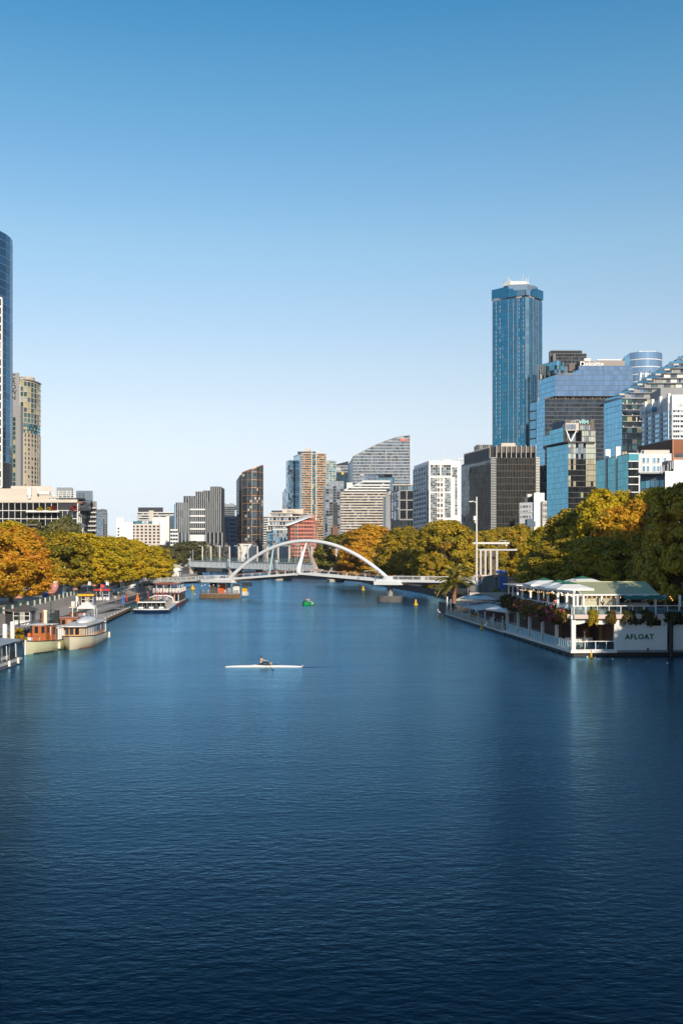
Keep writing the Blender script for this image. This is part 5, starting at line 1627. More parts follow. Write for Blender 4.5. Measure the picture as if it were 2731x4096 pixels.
gl = MB(); gl.lathe([(.1, -1.2), (.8, -.9), (1.1, 0), (.8, .9), (.1, 1.2)], b.loc(2613, 434, Zp(1638, 434)), 12)
part('globe_emblem', gl, M['sign_blue'] if 'sign_blue' in M else M['blue'], b.o)
text('lettering', 'citi', 2.2, M['grey_metal'], b.o, b.loc(2722, 419.8, Zp(1620, 420)), (R(90), 0, 0), .08)
b.box('rear_block', 2640, 2790, 455, 15, 1552, 1600, M['grey_concrete'])
b.finish()
# brick building
mk('brick_orange', (0.46, 0.22, 0.12), 0.8, var=.12, scale=.8)
b = Bld('brick_office', 'brown and orange brick building below the finned white office at the right edge', 2650, 395)
A, B, E = W2(2550, 415), W2(2687, 390), W2(2790, 390)
b.body([A, B, E, (E[0], 418), bk(A, 418)], Zp(1757, 390), M['brick_dark'])
b.box('front_wall', 2687.5, 2790, 389.6, .4, 1756, 1960, M['brick_orange'])
for k in range(14):
    b.box('louvre', 2694, 2790, 389.4, .3, 1762 + k * 4.2, 1764 + k * 4.2, M['rust'])
for k in range(5):
    b.box('window', 2695 + k * 8, 2702 + k * 8, 389.5, .2, 1812, 1829, M['glass_bronze'])
b.box('coping', 2686, 2790, 389, 6, 1751, 1757, M['white_paint'])
b.box('flue', 2672, 2674, 396, .3, 1770, 1812, M['cream_concrete'])
b.finish()
# teal office with white slabs
b = Bld('teal_office', 'teal glass office with two tall white fins and a pale rendered wing above the trees', 2480, 335)
A, B, C2, E = W2(2384, 352), W2(2511, 330), W2(2552, 330), W2(2684, 330)
zt = Zp(1814, 330)
b.body([A, B, C2, W2(2552, 350), bk(A, 356)], zt, M['dark_metal'])
M['glass_teal2'] = glassm('glass_teal2', (0.10, 0.36, 0.42), 0.8, var=.12)
b.facade([A, B], Zp(2070, 330), zt - .2, 14, 8, M['glass_teal2'], inset=(.05, .08), jit=.1)
b.facade([B, C2], Zp(2000, 330), zt, 5, 6, [M['glass_black'], M['glass_dark']], inset=(.1, .4), band=(.3, .25), bandm=M['white_paint'])
b.facade([B, C2], Zp(1846, 330), zt, 1, 1, M['glass_teal2'], proud=.2, inset=(.05, .1))
for px, t_, w_, d_ in ((2420, 1797, 20, 346), (2462, 1786, 18, 339)):
    b.box('white_fin', px, px + w_, d_ - 1.5, 1.2, t_, 1830, M['white_paint'])
    b.box('white_fin', px + (0 if px < 2450 else 0), px + (12 if px < 2450 else 10), d_ - 1.6, .9, 1828, 2060, M['offwhite'])
b.body([(C2[0] + .02, 330), E, (E[0], 352), (C2[0] + .02, 352)], zt, M['white_shade'], name='rendered_wing')
for (x0, x1) in ((2568, 2577), (2585, 2594), (2610, 2619), (2626, 2635), (2653, 2662)):
    for y0, y1 in ((1832, 1851), (1866, 1884), (1900, 1918)):
        b.piece('window', ('tw',), lambda: MB().box((0, 0, 0), (.74, .08, 1.6)), M['glass_blue'], b.loc((x0 + x1) / 2, 329.95, Zp((y0 + y1) / 2, 330)), (0, 0, 0))
        b.piece('window_frame', ('twf',), lambda: MB().bx(-.55, -.39, -.1, .1, -1, 1).bx(.39, .55, -.1, .1, -1, 1).bx(-.39, .39, -.1, .1, .85, 1.1).bx(-.39, .39, -.1, .1, -1, -.86), M['white_paint'], b.loc((x0 + x1) / 2, 329.95, Zp((y0 + y1) / 2, 330)), (0, 0, 0))
b.box('roof_screen', 2574, 2676, 334, 10, 1800, 1816, M['cream_concrete'])
mb = MB(); mb.lathe([(.9, 0), (.9, 1.0), (.3, 1.4), (.5, 1.8)], b.loc(2566, 336, zt), 8)
part('roof_vent', mb, M['offwhite'], b.o)
b.finish()
b = Bld('low_office', 'low dark office with a big white blank wall above the orange trees at right', 2620, 285)
b.body([W2(2558, 290), W2(2658, 285), W2(2658, 300), W2(2562, 304)], Zp(1894, 285), M['navy_wall'])
b.facade([W2(2560, 289.9), W2(2656, 285.1)], Zp(1950, 285), Zp(1918, 285), 5, 1, [M['glass_blue'], M['glass_teal2']], inset=(.25, .2))
b.box('coping', 2556, 2660, 284.6, 5, 1890, 1895, M['grey_concrete'])
b.body([W2(2658, 283), W2(2790, 283), W2(2790, 300), W2(2658, 300)], Zp(1884, 283), M['white_paint'], name='blank_wall')
b.body([W2(2692, 284), W2(2790, 284), W2(2790, 298), W2(2692, 298)], Zp(1838, 283), M['white_paint'], z0=Zp(1886, 283), name='blank_wall')
for px, t_ in ((2640, 1862), (2646, 1868), (2652, 1860), (2668, 1856), (2678, 1850), (2685, 1845)):
    b.box('antenna_panel', px, px + 3, 284.2, .4, t_, t_ + 30, M['grey_metal'])
b.box('plant_cage', 2668, 2692, 286, 5, 1842, 1886, M['dark_metal'])
b.finish()
# old white building
b = Bld('old_white_building', 'old white rendered building with small windows and a tall blank stair wall', 2120, 500)
D = 500
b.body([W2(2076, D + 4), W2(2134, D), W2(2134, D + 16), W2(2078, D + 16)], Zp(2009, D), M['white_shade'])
for r_ in range(3):
    for i, px in enumerate((2082, 2091, 2096.5, 2102, 2108, 2117.5)):
        b.piece('window', ('ow',), lambda: MB().box((0, 0, 0), (.38, .08, 1.15)), M['glass_dark'], b.loc(px, D + 3.9 - (px - 2076) / 58 * 4, Zp(2025 + r_ * 20.5, D)), (0, 0, -.4))
        b.piece('window_sill', ('os',), lambda: MB().box((0, 0, 0), (.55, .16, .12)), M['white_paint'], b.loc(px, D + 3.9 - (px - 2076) / 58 * 4, Zp(2031 + r_ * 20.5, D)), (0, 0, -.4))
b.body([W2(2134, D - 1), W2(2176, D - 1), W2(2170, D + 16), W2(2134, D + 16)], Zp(1972, D), M['white_paint'], name='stair_wall')
mb = MB(); q0, q1 = b.loc(2075, D + 3.8, Zp(2048, D)), b.loc(2134, D - .2, Zp(2048, D)); mb.bar(q0, q1, .4, .35)
part('cornice', mb, M['white_paint'], b.o)
b.box('penthouse', 2098, 2133, D + 5, 8, 1988, 2010, M['dark_metal'])
b.box('roof_tank', 2108, 2126, D + 6, 4, 1976, 1990, M['offwhite'])
b.body([W2(2168, D - 3), W2(2189, D - 2), W2(2189, D + 12), W2(2168, D + 12)], Zp(2004, D), M['cream_concrete'], name='annex')
b.facade([W2(2170, D - 2.98), W2(2187, D - 2.02)], Zp(2080, D), Zp(2010, D), 3, 3, M['glass_dark'], inset=(.4, 1.4), band=(.4, .3), bandm=M['cream_concrete'])
mb = MB(); mb.extr([(X(2107, D - 8) - b.off.x, Zp(2108, D) - b.off.z), (X(2107, D - 8) - b.off.x, Zp(2079, D) - b.off.z), (X(2122, D - 8) - b.off.x, Zp(2076, D) - b.off.z), (X(2140, D - 8) - b.off.x, Zp(2090, D) - b.off.z), (X(2140, D - 8) - b.off.x, Zp(2108, D) - b.off.z)], 'y', -8, -2)
part('curved_annex', mb, M['navy_wall'], b.o)
b.finish()
# ================= unseen north bank buildings, placed and sized to throw morning shade on the trees
def offscreen(label, x0, x1, y0, y1, h, m, nx, nz):
    b = Bld('station_block', label, CX, 10, base=2.2)
    b.off = Vector(((x0 + x1) / 2, y0, 2.2)); b.o.location = b.off
    b.body([(x0, y0), (x1, y0), (x1, y1), (x0, y1)], h, M[m])
    b.facade([(x0, y0), (x1, y0)], 4, h - 1, nx, nz, M['glass_dark'], inset=(1.2, 1.4), band=(.5, .3), bandm=M[m])
    b.finish()
SHADE = [('tall stone office block out of the frame on the north bank', 72, 118, 28, 60, 64, 'cream_concrete', 10, 16),
         ('long brick station block out of the frame behind the right bank trees', 72.5, 120, 110, 200, 44, 'brick_orange', 12, 10)]
for a in SHADE:
    offscreen(*a)
for k, (x, d, h) in enumerate(((50.5, 62, 22), (52, 78, 23), (50, 92, 21), (56, 103, 23), (58.5, 118, 24), (60, 133, 24))):
    tree('yellow', 0, d, HY - (h + 2.2 - CAM_H) / d * FPX, ORD[k] + ' plane tree of the row out of the frame on the right bank', GR, 15.5 / d * FPX / 1.38, base=2.2, x=x)
# ---------------------------------------------------------------- grey rail bridge
GA, GB = Vector((X(640, 770), 770)), Vector((X(1500, 545), 545))
gt = (GB - GA).normalized(); gn = Vector((gt.y, -gt.x)); gL = (GB - GA).length
gz = lambda s: 13.6 + (10.0 - 13.6) * s / gL          # top of the girder
gp = lambda s, o=0.0, z=0.0: (GA.x + gt.x * s + gn.x * o, GA.y + gt.y * s + gn.y * o, gz(s) + z)
rail_bridge = thing('rail_bridge', 'old grey steel girder bridge crossing behind the white footbridge', 'bridge', (0, 0, 0))
mb = MB()
N_ = 10
for k in range(N_):
    a, b_ = gL * k / N_, gL * (k + 1) / N_
    mb.bar(gp(a, 0, -2.3), gp(b_, 0, -2.3), .5, 4.6)
part('girder', mb, M['bridge_grey'], rail_bridge)
mb = MB(); mb.bar(gp(0, .35, -.1), gp(gL, .35, -.1), 1.0, .3); mb.bar(gp(0, .35, -4.65), gp(gL, .35, -4.65), 1.0, .3)
part('flange', mb, M['bridge_grey'], rail_bridge)
mb = MB(); mb.bar(gp(0, -5, -.6), gp(gL, -5, -.6), 10, .8)
part('deck', mb, M['grey_concrete'], rail_bridge)
st = MB().box((0, 0, 0), (.2, .5, 4.3)).mesh('stiffener', M['bridge_grey'])
rz_ = math.atan2(gt.y, gt.x)
ns = 150
for k in range(ns):
    s = gL * (k + .5) / ns
    link('stiffener', st, rail_bridge, gp(s, .45, -2.35), (0, 0, rz_))
for k in range(90):
    s = gL * (.26 + .74 * (k + .5) / 90)
    pm = KIDS.get('rp') or KIDS.setdefault('rp', MB().box((0, 0, 1.2), (.26, .2, 2.6)).mesh('railing_post', M['picket_grey']))
    link('railing_post', pm, rail_bridge, gp(s, .2, .1), (0, 0, rz_))
for z_ in (.5, 1.6):
    mb = MB(); mb.bar(gp(gL * .26, .2, z_), gp(gL, .2, z_), .12)
    part('railing_rail', mb, M['green_metal'], rail_bridge)
for px in (760, 918, 1108, 1315):
    # where the sight line of this column crosses the bridge
    q = (px - CX) / FPX
    s = (q * GA.y - GA.x) / (gt.x - q * gt.y)
    q_ = gp(s, .5)
    mb = MB().box((q_[0], q_[1], q_[2] - 1.7), (3.2, 1.2, 4.4), rz_)
    mb.lathe([(1.2, 0), (1.2, .5), (.2, 1.0)], (q_[0], q_[1], q_[2] + .5), 8)
    part('pilaster', mb, M['bridge_grey'], rail_bridge)
    for o in (-1.5, -8):
        c = gp(s, o)
        mb = MB().lathe([(2.0, -2), (2.0, gz(s) - 6), (2.4, gz(s) - 5.8), (2.4, gz(s) - 4.8)], (c[0], c[1], 0), 14)
        mb.lathe([(2.6, -2), (2.6, 2.4)], (c[0], c[1], 0), 14)
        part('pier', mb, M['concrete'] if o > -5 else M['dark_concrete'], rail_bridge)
# gantry lamps along the rail bridge
lamp_me = MB().bx(-.4, .4, -.35, .35, 0, 11.2).bx(-5.6, .4, -.35, .35, 10.5, 11.2).bx(-5.5, -3.0, -.3, .3, 10.5, 10.7).mesh('lamp_post', M['offwhite'])
for i, px in enumerate((804, 838, 873, 912, 948, 985, 1023, 1062, 1106, 1150, 1198, 1240, 1290, 1337, 1387, 1436)):
    q = (px - CX) / FPX
    s = (q * GA.y - GA.x) / (gt.x - q * gt.y)
    o = link('gantry_lamp', lamp_me, None, gp(s, -1.2, -.2), (0, 0, rz_))
    tag(o, ORD[i] + ' L-shaped gantry lamp from the left on the rail bridge', 'street lamp', 'L-shaped gantry lamps in a row on the rail bridge')
# wire figures on the rail bridge
fig_rng = random.Random(3)
def wire_figure(seed):
    g = random.Random(seed)
    mb = MB()
    for k in range(46):
        z = g.uniform(.3, 8.0); w = 1.5 * math.sin(math.pi * min(1, max(.12, z / 8.6))) + .25
        a, c = g.uniform(0, 6.28), g.uniform(0, 6.28)
        mb.bar((w * math.cos(a), w * math.sin(a), z), (w * math.cos(c), w * math.sin(c), z + g.uniform(-.9, 1.2)), .10)
    for k in range(5):
        a = k * 1.26
        mb.tube([(.9 * math.cos(a), .9 * math.sin(a), 0), (1.6 * math.cos(a + .4), 1.6 * math.sin(a + .4), 4), (.5 * math.cos(a + .8), .5 * math.sin(a + .8), 8.6)], .09, 5)
    return mb.mesh('figure', M['rust_steel'])
mk('rust_steel', (0.30, 0.24, 0.20), 0.5, metal=.4, var=.25, scale=2)
figs = [wire_figure(s) for s in (1, 2, 3)]
for i, px in enumerate((811, 846, 882, 932, 998, 1040, 1078, 1137, 1210, 1275)):
    q = (px - CX) / FPX
    s = (q * GA.y - GA.x) / (gt.x - q * gt.y)
    o = link('wire_sculpture', figs[i % 3], None, gp(s, -4.5, 0), (0, 0, i), (1.35, 1.35, 1.45))
    tag(o, ORD[i] + ' openwork steel figure from the left on the rail bridge', 'sculpture', 'openwork steel figures on the rail bridge')

# ---------------------------------------------------------------- white arch footbridge
# deck centreline: (x, y, z of the deck top)
DK = [(-72.0, 353, 3.9), (-56, 334, 5.0), (-38.0, 315, 6.0), (-34.5, 312.5, 6.1), (-10.5, 297.3, 8.0), (13.3, 282, 6.15), (36.5, 267, 6.1)]
fb = thing('footbridge', 'white steel footbridge hung under a slim white arch over the river', 'bridge', (0, 0, 0))
dv = [Vector(p) for p in DK]
HW = 2.4
def side(i0, f, o):
    p = dv[i0].lerp(dv[i0 + 1], f)
    t = (dv[i0 + 1] - dv[i0]); t.z = 0; t.normalize()
    return Vector((p.x + t.y * o, p.y - t.x * o, p.z))
for i in range(len(dv) - 1):
    a, c = dv[i], dv[i + 1]
    mb = MB()
    # deck box, tapering below
    t = (c - a); t.z = 0; t.normalize(); n = Vector((t.y, -t.x, 0))
    prof = [(-HW, 0), (HW, 0), (HW, -.45), (1.0, -1.1), (-1.0, -1.1), (-HW, -.45)]
    rows = [[p + n * o + Vector((0, 0, z)) for o, z in prof] for p in (a, c)]
    mb.grid(rows, close=True)
    mb.add(rows[0], [tuple(range(6))]); mb.add(rows[1], [tuple(range(6))[::-1]])
    part('deck', mb, M['bridge_white'], fb)
    for sgn in (1, -1):
        mb = MB(); e0, e1 = a + n * sgn * (HW + .1), c + n * sgn * (HW + .1)
        mb.bar(e0 + Vector((0, 0, -.15)), e1 + Vector((0, 0, -.15)), .22, .62)
        part('edge_beam', mb, M['bridge_white'], fb)
# railings
bal = MB().box((0, 0, .55), (.05, .05, 1.05)).mesh('baluster', M['bridge_white'])
slat_ = MB().box((0, 0, 0), (.045, .05, 1.12)).mesh('baluster', M['bridge_white'])
post = MB().box((0, 0, .55), (.1, .14, 1.15)).mesh('railing_post', M['bridge_white'])
slant = MB().bar((0, 0, 0), (.45, 0, 1.15), .1, .1).mesh('railing_post', M['bridge_white'])
cnt = 0
for i in range(len(dv) - 1):
    t = dv[i + 1] - dv[i]; Ls = Vector((t.x, t.y)).length
    ang = math.atan2(t.y, t.x)
    fine = i in (0, 1, 2, 5)
    for sgn in (1, -1):
        mb = MB(); mb.bar(side(i, 0, sgn * HW) + Vector((0, 0, 1.15)), side(i, 1, sgn * HW) + Vector((0, 0, 1.15)), .12, .09)
        part('handrail', mb, M['bridge_white'] if fine else M['tan_rail'] if 'tan_rail' in M else M['pale_wood'], fb)
        if fine:
            mb = MB(); mb.bar(side(i, 0, sgn * HW) + Vector((0, 0, .12)), side(i, 1, sgn * HW) + Vector((0, 0, .12)), .06, .06)
            part('lower_rail', mb, M['bridge_white'], fb)
        if sgn > 0 and fine:
            n_ = int(Ls / .36)
            for k in range(n_):
                if cnt < 285:
                    cnt += 1
                    link('baluster', slat_, fb, side(i, (k + .5) / n_, sgn * HW) + Vector((0, 0, .6)), (0, R(22), ang))
        n_ = max(1, int(Ls / (2.9 if not fine else 4.5)))
        for k in range(n_ + 1):
            if sgn < 0 and k % 2:
                continue
            link('railing_post', slant if not fine else post, fb, side(i, min(.999, k / n_), sgn * HW), (0, 0, ang))
        if not fine:
            for z_ in (.3, .55, .8):
                mb = MB(); mb.bar(side(i, 0, sgn * HW) + Vector((0, 0, z_)), side(i, 1, sgn * HW) + Vector((0, 0, z_)), .025)
                part('rail_wire', mb, M['steel'], fb)
# solid infill panels beside the pier heads
for i, f0, f1 in ((2, .0, .4), (5, .02, .10), (5, .42, .47)):
    mb = MB(); mb.bar(side(i, f0, HW + .05) + Vector((0, 0, .6)), side(i, f1, HW + .05) + Vector((0, 0, .6)), .06, 1.05)
    part('rail_panel', mb, M['bridge_white'], fb)
# arch
p0, p1 = Vector((-35.2, 313)), Vector((13.6, 281.8))
rows = []
for k in range(41):
    f = k / 40
    s = 2 * f - 1
    c = p0.lerp(p1, f)
    z = 17.6 - 11.4 * abs(s) ** 2.05
    # section oriented along the curve
    dz = -11.4 * 2.05 * abs(s) ** 1.05 * (1 if s > 0 else -1) * 2
    L_ = (p1 - p0).length
    tang = Vector(((p1 - p0).x, (p1 - p0).y, dz)).normalized()
    nrm = Vector((-(p1 - p0).normalized().y * 0, 0, 1)); side_ = Vector(((p1 - p0).y, -(p1 - p0).x, 0)).normalized()
    up = side_.cross(tang).normalized()
    if up.z < 0: up = -up
    h, w = .53, .50
    rows.append([Vector((c.x, c.y, z)) + side_ * (w * math.cos(q)) + up * (h * math.sin(q)) for q in [2 * math.pi * m / 10 for m in range(10)]])
mb = MB(); mb.sm = True; mb.grid(rows, close=True)
part('arch', mb, M['bridge_white'], fb)
# A-shaped mast at midspan
mid = dv[4]
t = (dv[5] - dv[4]); t.z = 0; t.normalize(); n = Vector((t.y, -t.x, 0))
for sgn, m_ in ((1, 'bridge_white'), (-1, 'shaded_leg')):
    mk('shaded_leg', (0.62, 0.50, 0.40), 0.5, var=.06) if 'shaded_leg' not in M else None  # rear leg's shade is put into its colour
    base = mid + n * sgn * (HW + .2) + t * (-1.2 if sgn > 0 else 1.4)
    top = Vector((mid.x, mid.y, 17.0))
    mb = MB()
    v = [base + t * 1.0 + Vector((0, 0, -.2)), base - t * .9 + Vector((0, 0, -.9)), base + n * sgn * .5 + Vector((0, 0, .4)), top + t * .18, top - t * .18, top + n * sgn * .25]
    k1 = base + t * 1.05 + Vector((0, 0, 1.6)); k0 = base - t * .55 + Vector((0, 0, 1.6)); k2 = base + n * sgn * .55 + Vector((0, 0, 1.6))
    mb.add(v + [k1, k0, k2], [(0, 1, 7, 6), (1, 2, 8, 7), (2, 0, 6, 8), (6, 7, 4, 3), (7, 8, 5, 4), (8, 6, 3, 5), (0, 2, 1), (3, 4, 5)])
    part('mast_leg', mb, M[m_], fb)
# pier heads and piers
mb = MB(); mb.prism([(9.5, 283.0), (9.0, 278.5), (15.5, 275.5), (18, 279)], 4.9, 5.9); part('pier_head', mb, M['bridge_white'], fb)
mb = MB(); mb.prism([(-46.5, 320.5), (-44.5, 315.5), (-34, 308), (-31.5, 311.5)], 4.9, 5.7); part('pier_head', mb, M['bridge_white'], fb)
for k in range(15):
    f = k / 14
    link('baluster', bal, fb, (-45.2 + 11.6 * f, 315.6 - 7.2 * f, 5.9), (0, 0, -.55))
mb = MB(); mb.bar((-45.4, 315.8, 7.0), (-33.4, 308.2, 7.0), .1); part('handrail', mb, M['bridge_white'], fb)
mb = MB(); mb.lathe([(.9, 0), (.8, 3.6)], (13.6, 281, 1.6), 12); mb.bar((13.3, 279.6, 1.6), (14.2, 279.4, 4.9), .4)
part('pier', mb, M['grey_concrete'], fb)
mb = MB()
pl = [(13.6 + 3.5 * math.cos(R(q)), 281.2 + 2.4 * math.sin(R(q))) for q in range(0, 360, 20)]
mb.prism([(13.6 + (p[0] - 13.6), p[1]) for p in pl], -2, 1.7)
part('pier_base', mb, M['bluestone'], fb)
mb = MB()
mb.bar((X(1457, 280), 279.3, 6.1), (X(1457, 280), 279.3, 8.9), .14); mb.bar((X(1511, 280), 279.3, 6.1), (X(1511, 280), 279.3, 9.2), .14); mb.bar((X(1457, 280), 279.3, 8.8), (X(1511, 280), 279.3, 8.95), .14)
part('teal_frame', mb, M['teal_metal'], fb)
# slim white lamp mast at the right end
mst = thing('lamp_mast', 'tall slim white lamp mast at the right end of the footbridge', 'street lamp', (X(1905, 262), 262, 2.4))
part('mast', MB().tube([(0, 0, 0), (0, 0, 26)], [.31, .2], 10), M['offwhite'], mst)
part('lamp_arm', MB().tube([(0, 0, 24.4), (-.9, 0, 24.9), (-1.8, 0, 24.8)], .12, 6), M['offwhite'], mst)
part('lamp_head', MB().box((-1.6, 0, 24.75), (1.0, .4, .2)), M['offwhite'], mst)
part('camera_box', MB().box((-.5, -.2, 20.4), (.7, .5, 1.1)).box((-.4, -.2, 19.4), (.25, .25, .6)), M['white_paint'], mst)
# island cafe round the left pier
isl = thing('pier_island', 'timber clad pier island with an open-air bar under the footbridge', 'bar', (-38.2, 314, 0), -.30)
pl = [(6.3 * (abs(math.cos(R(q))) ** .6) * (1 if math.cos(R(q)) >= 0 else -1), 3.6 * (abs(math.sin(R(q))) ** .8) * (1 if math.sin(R(q)) >= 0 else -1)) for q in range(0, 360, 15)]
part('platform', MB().prism(pl, -2, 1.35), M['timber_pile'], isl)
part('rim', MB().prism([(p[0] * 1.02, p[1] * 1.03) for p in pl], 1.35, 1.5), M['grey_concrete'], isl)
pile = MB().lathe([(.20, -1), (.17, 1.35)], n=6).mesh('timber_pile', M['timber_pile'])
for k in range(56):
    a = 2 * math.pi * k / 56
    c_, s_ = math.cos(a), math.sin(a)
    link('timber_pile', pile, isl, (6.45 * (abs(c_) ** .6) * (1 if c_ >= 0 else -1), 3.75 * (abs(s_) ** .8) * (1 if s_ >= 0 else -1), 0))
rp_ = MB().box((0, 0, .5), (.08, .08, 1.0)).mesh('railing_post', M['steel'])
ring = []
for k in range(29):
    a = math.pi * (1.0 + k / 28)
    c_, s_ = math.cos(a), math.sin(a)
    p = (6.1 * (abs(c_) ** .6) * (1 if c_ >= 0 else -1), 3.5 * (abs(s_) ** .8) * (1 if s_ >= 0 else -1), 1.5)
    ring.append(p)
    link('railing_post', rp_, isl, p)
for z_ in (.55, 1.0):
    part('railing_rail', MB().tube([(p[0], p[1], p[2] + z_) for p in ring], .04, 5), M['steel'], isl)
part('bar_wall', MB().bx(-3.6, -1.6, .2, 1.2, 1.5, 4.7), M['brown_panel'], isl)
part('orange_screen', MB().bx(-.9, 1.7, .3, .5, 1.5, 4.6), M['orange'], isl)
for k in range(5):
    part('screen_fold', MB().bx(-.85 + k * .52, -.75 + k * .52, .18, .3, 1.5, 4.6), M['orange'], isl)
part('pier_column', MB().lathe([(.75, 0), (.65, 3.4)], (2.9, 0, 1.5), 10), M['grey_concrete'], isl)
part('white_wall', MB().bx(4.2, 6.4, .4, .6, 1.5, 4.4), M['white_paint'], isl)
part('canopy', MB().bx(-5.6, 4.5, -1.6, 2.4, 4.72, 4.85), M['dark_metal'], isl)
part('yellow_panel', MB().bx(6.9, 8.6, 1.2, 1.4, 2.0, 3.3), M['yellow'], isl)
part('container', MB().bx(7.0, 9.6, 1.0, 3.0, 3.6, 4.9), M['offwhite'], isl)
part('container', MB().bx(7.0, 8.6, 1.0, 2.6, .8, 2.0), M['offwhite'], isl)
for k, x in enumerate((-5.6, -4.6, -3.0, -1.6, .3, 3.5)):
    part('globe_lamp', MB().lathe([(.03, -.22), (.17, -.12), (.2, 0), (.12, .17), (.02, .2)], (x, -1.5, 4.1 if k % 2 else 3.8), 8), M['white_paint'], isl)
# small chairs and tables on the island
chair_me = MB().bx(-.22, .22, -.22, .22, .42, .47).bx(-.22, .22, .18, .22, .47, .9).bx(-.22, -.18, -.22, -.18, 0, .42).bx(.18, .22, -.22, -.18, 0, .42).bx(-.22, -.18, .18, .22, 0, .42).bx(.18, .22, .18, .22, 0, .42).mesh('cafe_chair', M['white_paint'])
table_me = MB().lathe([(.38, .7), (.38, .74)], n=10).lathe([(.04, .02), (.04, .7)], n=6).lathe([(.22, 0), (.22, .03)], n=8).mesh('cafe_table', M['dark_metal'])
Mi = Matrix.Translation((-38.2, 314, 0)) @ Matrix.Rotation(-.30, 4, 'Z')
for i, (x, y, r) in enumerate([(-5.2, -1.6, .4), (-4.2, -2.2, 2.0), (-3.1, -1.9, 3.3), (2.6, -2.1, .2), (3.4, -2.3, 1.7), (4.3, -1.9, 3.0)]):
    o = link('cafe_chair', chair_me, None, Mi @ Vector((x, y, 1.5)), (0, 0, r)); tag(o, ORD[i] + ' white cafe chair from the left on the timber pier island', 'chair', 'white cafe chairs on the pier island')
for i, (x, y) in enumerate([(-4.7, -1.9), (-2.6, -2.2), (3.0, -1.6)]):
    o = link('cafe_table', table_me, None, Mi @ Vector((x, y, 1.5))); tag(o, ORD[i] + ' small round table from the left on the timber pier island', 'table', 'cafe tables on the pier island')

# ---------------------------------------------------------------- things between the bridges and beyond
tent = thing('tent_pavilion', 'white peaked tent pavilion beyond the rail bridge', 'tent', (X(985, 1150), 1150, 3.2))
for px, w in ((943, 6), (970, 7.5), (1003, 7.5), (1032, 6)):
    x_ = X(px, 1150) - tent.location.x
    h_ = Zp(2178 if px > 960 else 2196, 1150) - 3.2
    mb = MB()
    n_ = 12
    prof = [(w, 13.5), (w * .55, 16.5), (w * .25, 21), (.25, h_)]
    mb.lathe(prof, (x_, 0, 0), n_)
    part('tent_peak', mb, M['canvas_white'], tent)
    part('tent_mast', MB().tube([(x_, 0, 0), (x_, 0, h_ + .8)], .2, 6), M['offwhite'], tent)
part('glass_wall', MB().bx(-36, 24, 2, 3, 0, 14), M['glass_teal'], tent)
part('roof_band', MB().bx(-38, 26, 1.5, 8, 14, 15), M['offwhite'], tent)
dm = thing('exhibition_hall', 'low hall with pale teal round-topped gables beyond the rail bridge', 'building', (X(1060, 1190), 1190, 3.2))
part('wall', MB().bx(-54, 48, 0, 14, 0, 14), M['grey_metal'], dm)
part('roof', MB().bx(-56, 50, -1, 15, 14, 15), M['dark_metal'], dm)
part('side_wall', MB().extr([(-58, 0), (-50, 0), (-44, 21), (-64, 21)], 'y', -3, -2), M['grey_metal'], dm)
for px in (1018, 1082):
    x_ = X(px, 1188) - dm.location.x
    mb = MB(); q = [(x_ + 9.5 * math.cos(R(a)), 15 + 9 * math.sin(R(a))) for a in range(0, 181, 15)]
    mb.extr(q[::-1], 'y', -2.2, 0); part('round_gable', mb, M['teal_pale'] if 'teal_pale' in M else M['teal_metal'], dm)
for k in range(12):
    part('window', MB().bx(-48 + k * 8, -42.4 + k * 8, -.08, 0, 2, 12), M['glass_dark'], dm)
bt = thing('beacon_pole', 'white pole with a bright blue collar standing among the gum trees', 'pole', (X(864, 1000), 1000, 3.2))
part('pole', MB().tube([(0, 0, 0), (0, 0, Zp(2160, 1000) - 3.2)], .35, 8), M['white_paint'], bt)
part('collar', MB().tube([(0, 0, Zp(2192, 1000) - 3.2), (0, 0, Zp(2176, 1000) - 3.2)], 1.4, 10), M['blue_bright'] if 'blue_bright' in M else M['blue'], bt)
part('collar', MB().tube([(0, 0, Zp(2198, 1000) - 3.2), (0, 0, Zp(2193, 1000) - 3.2)], .6, 10), M['white_paint'], bt)
tw = thing('twin_pole', 'pair of plain grey poles rising from the rail bridge at left', 'pole', (X(767, 735), 735, 3.2))
for o_ in (-.9, .9):
    part('pole', MB().tube([(o_, 0, 0), (o_, 0, Zp(2199 if o_ > 0 else 2204, 735) - 3.2)], .4, 8), M['grey_metal'], tw)
pl_ = thing('leaning_pylon', 'pale blue leaning pylon behind the left half of the arch', 'sculpture', (X(1086, 600), 600, 3.0))
part('pylon', MB().bar((-1.3, 0, 0), (1.4, 0, 19), 1.1, 1.3), M['teal_pale'] if 'teal_pale' in M else M['teal_metal'], pl_)
# beige canopied river kiosk on the left bank beyond the footbridge
kz = thing('river_kiosk', 'small riverside kiosk with a beige hipped canopy beyond the footbridge', 'kiosk', (-77.5, 462, 3.2))
part('canopy', MB().lathe([(4.6, 5.6), (2.2, 6.9), (.2, 7.4)], n=4), M['sage_wall'], kz)
part('counter', MB().bx(-2.9, 2.9, -2.9, 2.9, 0, 3.6), M['offwhite'], kz)
part('awning', MB().bx(-3.3, 3.3, -3.3, 3.3, 4.2, 5.5), M['canvas_white'], kz)
for x in (-3, 3):
    for y in (-3, 3):
        part('post', MB().bx(x - .1, x + .1, y - .1, y + .1, 0, 5.8), M['dark_metal'], kz)
part('terrace', MB().bx(-6, 9, -6, 4, -1.5, 1.6), M['bluestone'], kz)
for k in range(9):
    part('sail_strut', MB().bar((-5 + k * 1.3, -7, 0), (-1 + k * .4, -6.5, 2.4 if k % 2 else 1.0), .14), M['dark_metal'], kz)
bush('kiosk_shrub', 'yellow shrub left of the beige kiosk', (-84.5, 452, 3.6), 2.2, M['leaf_gold'], 401)
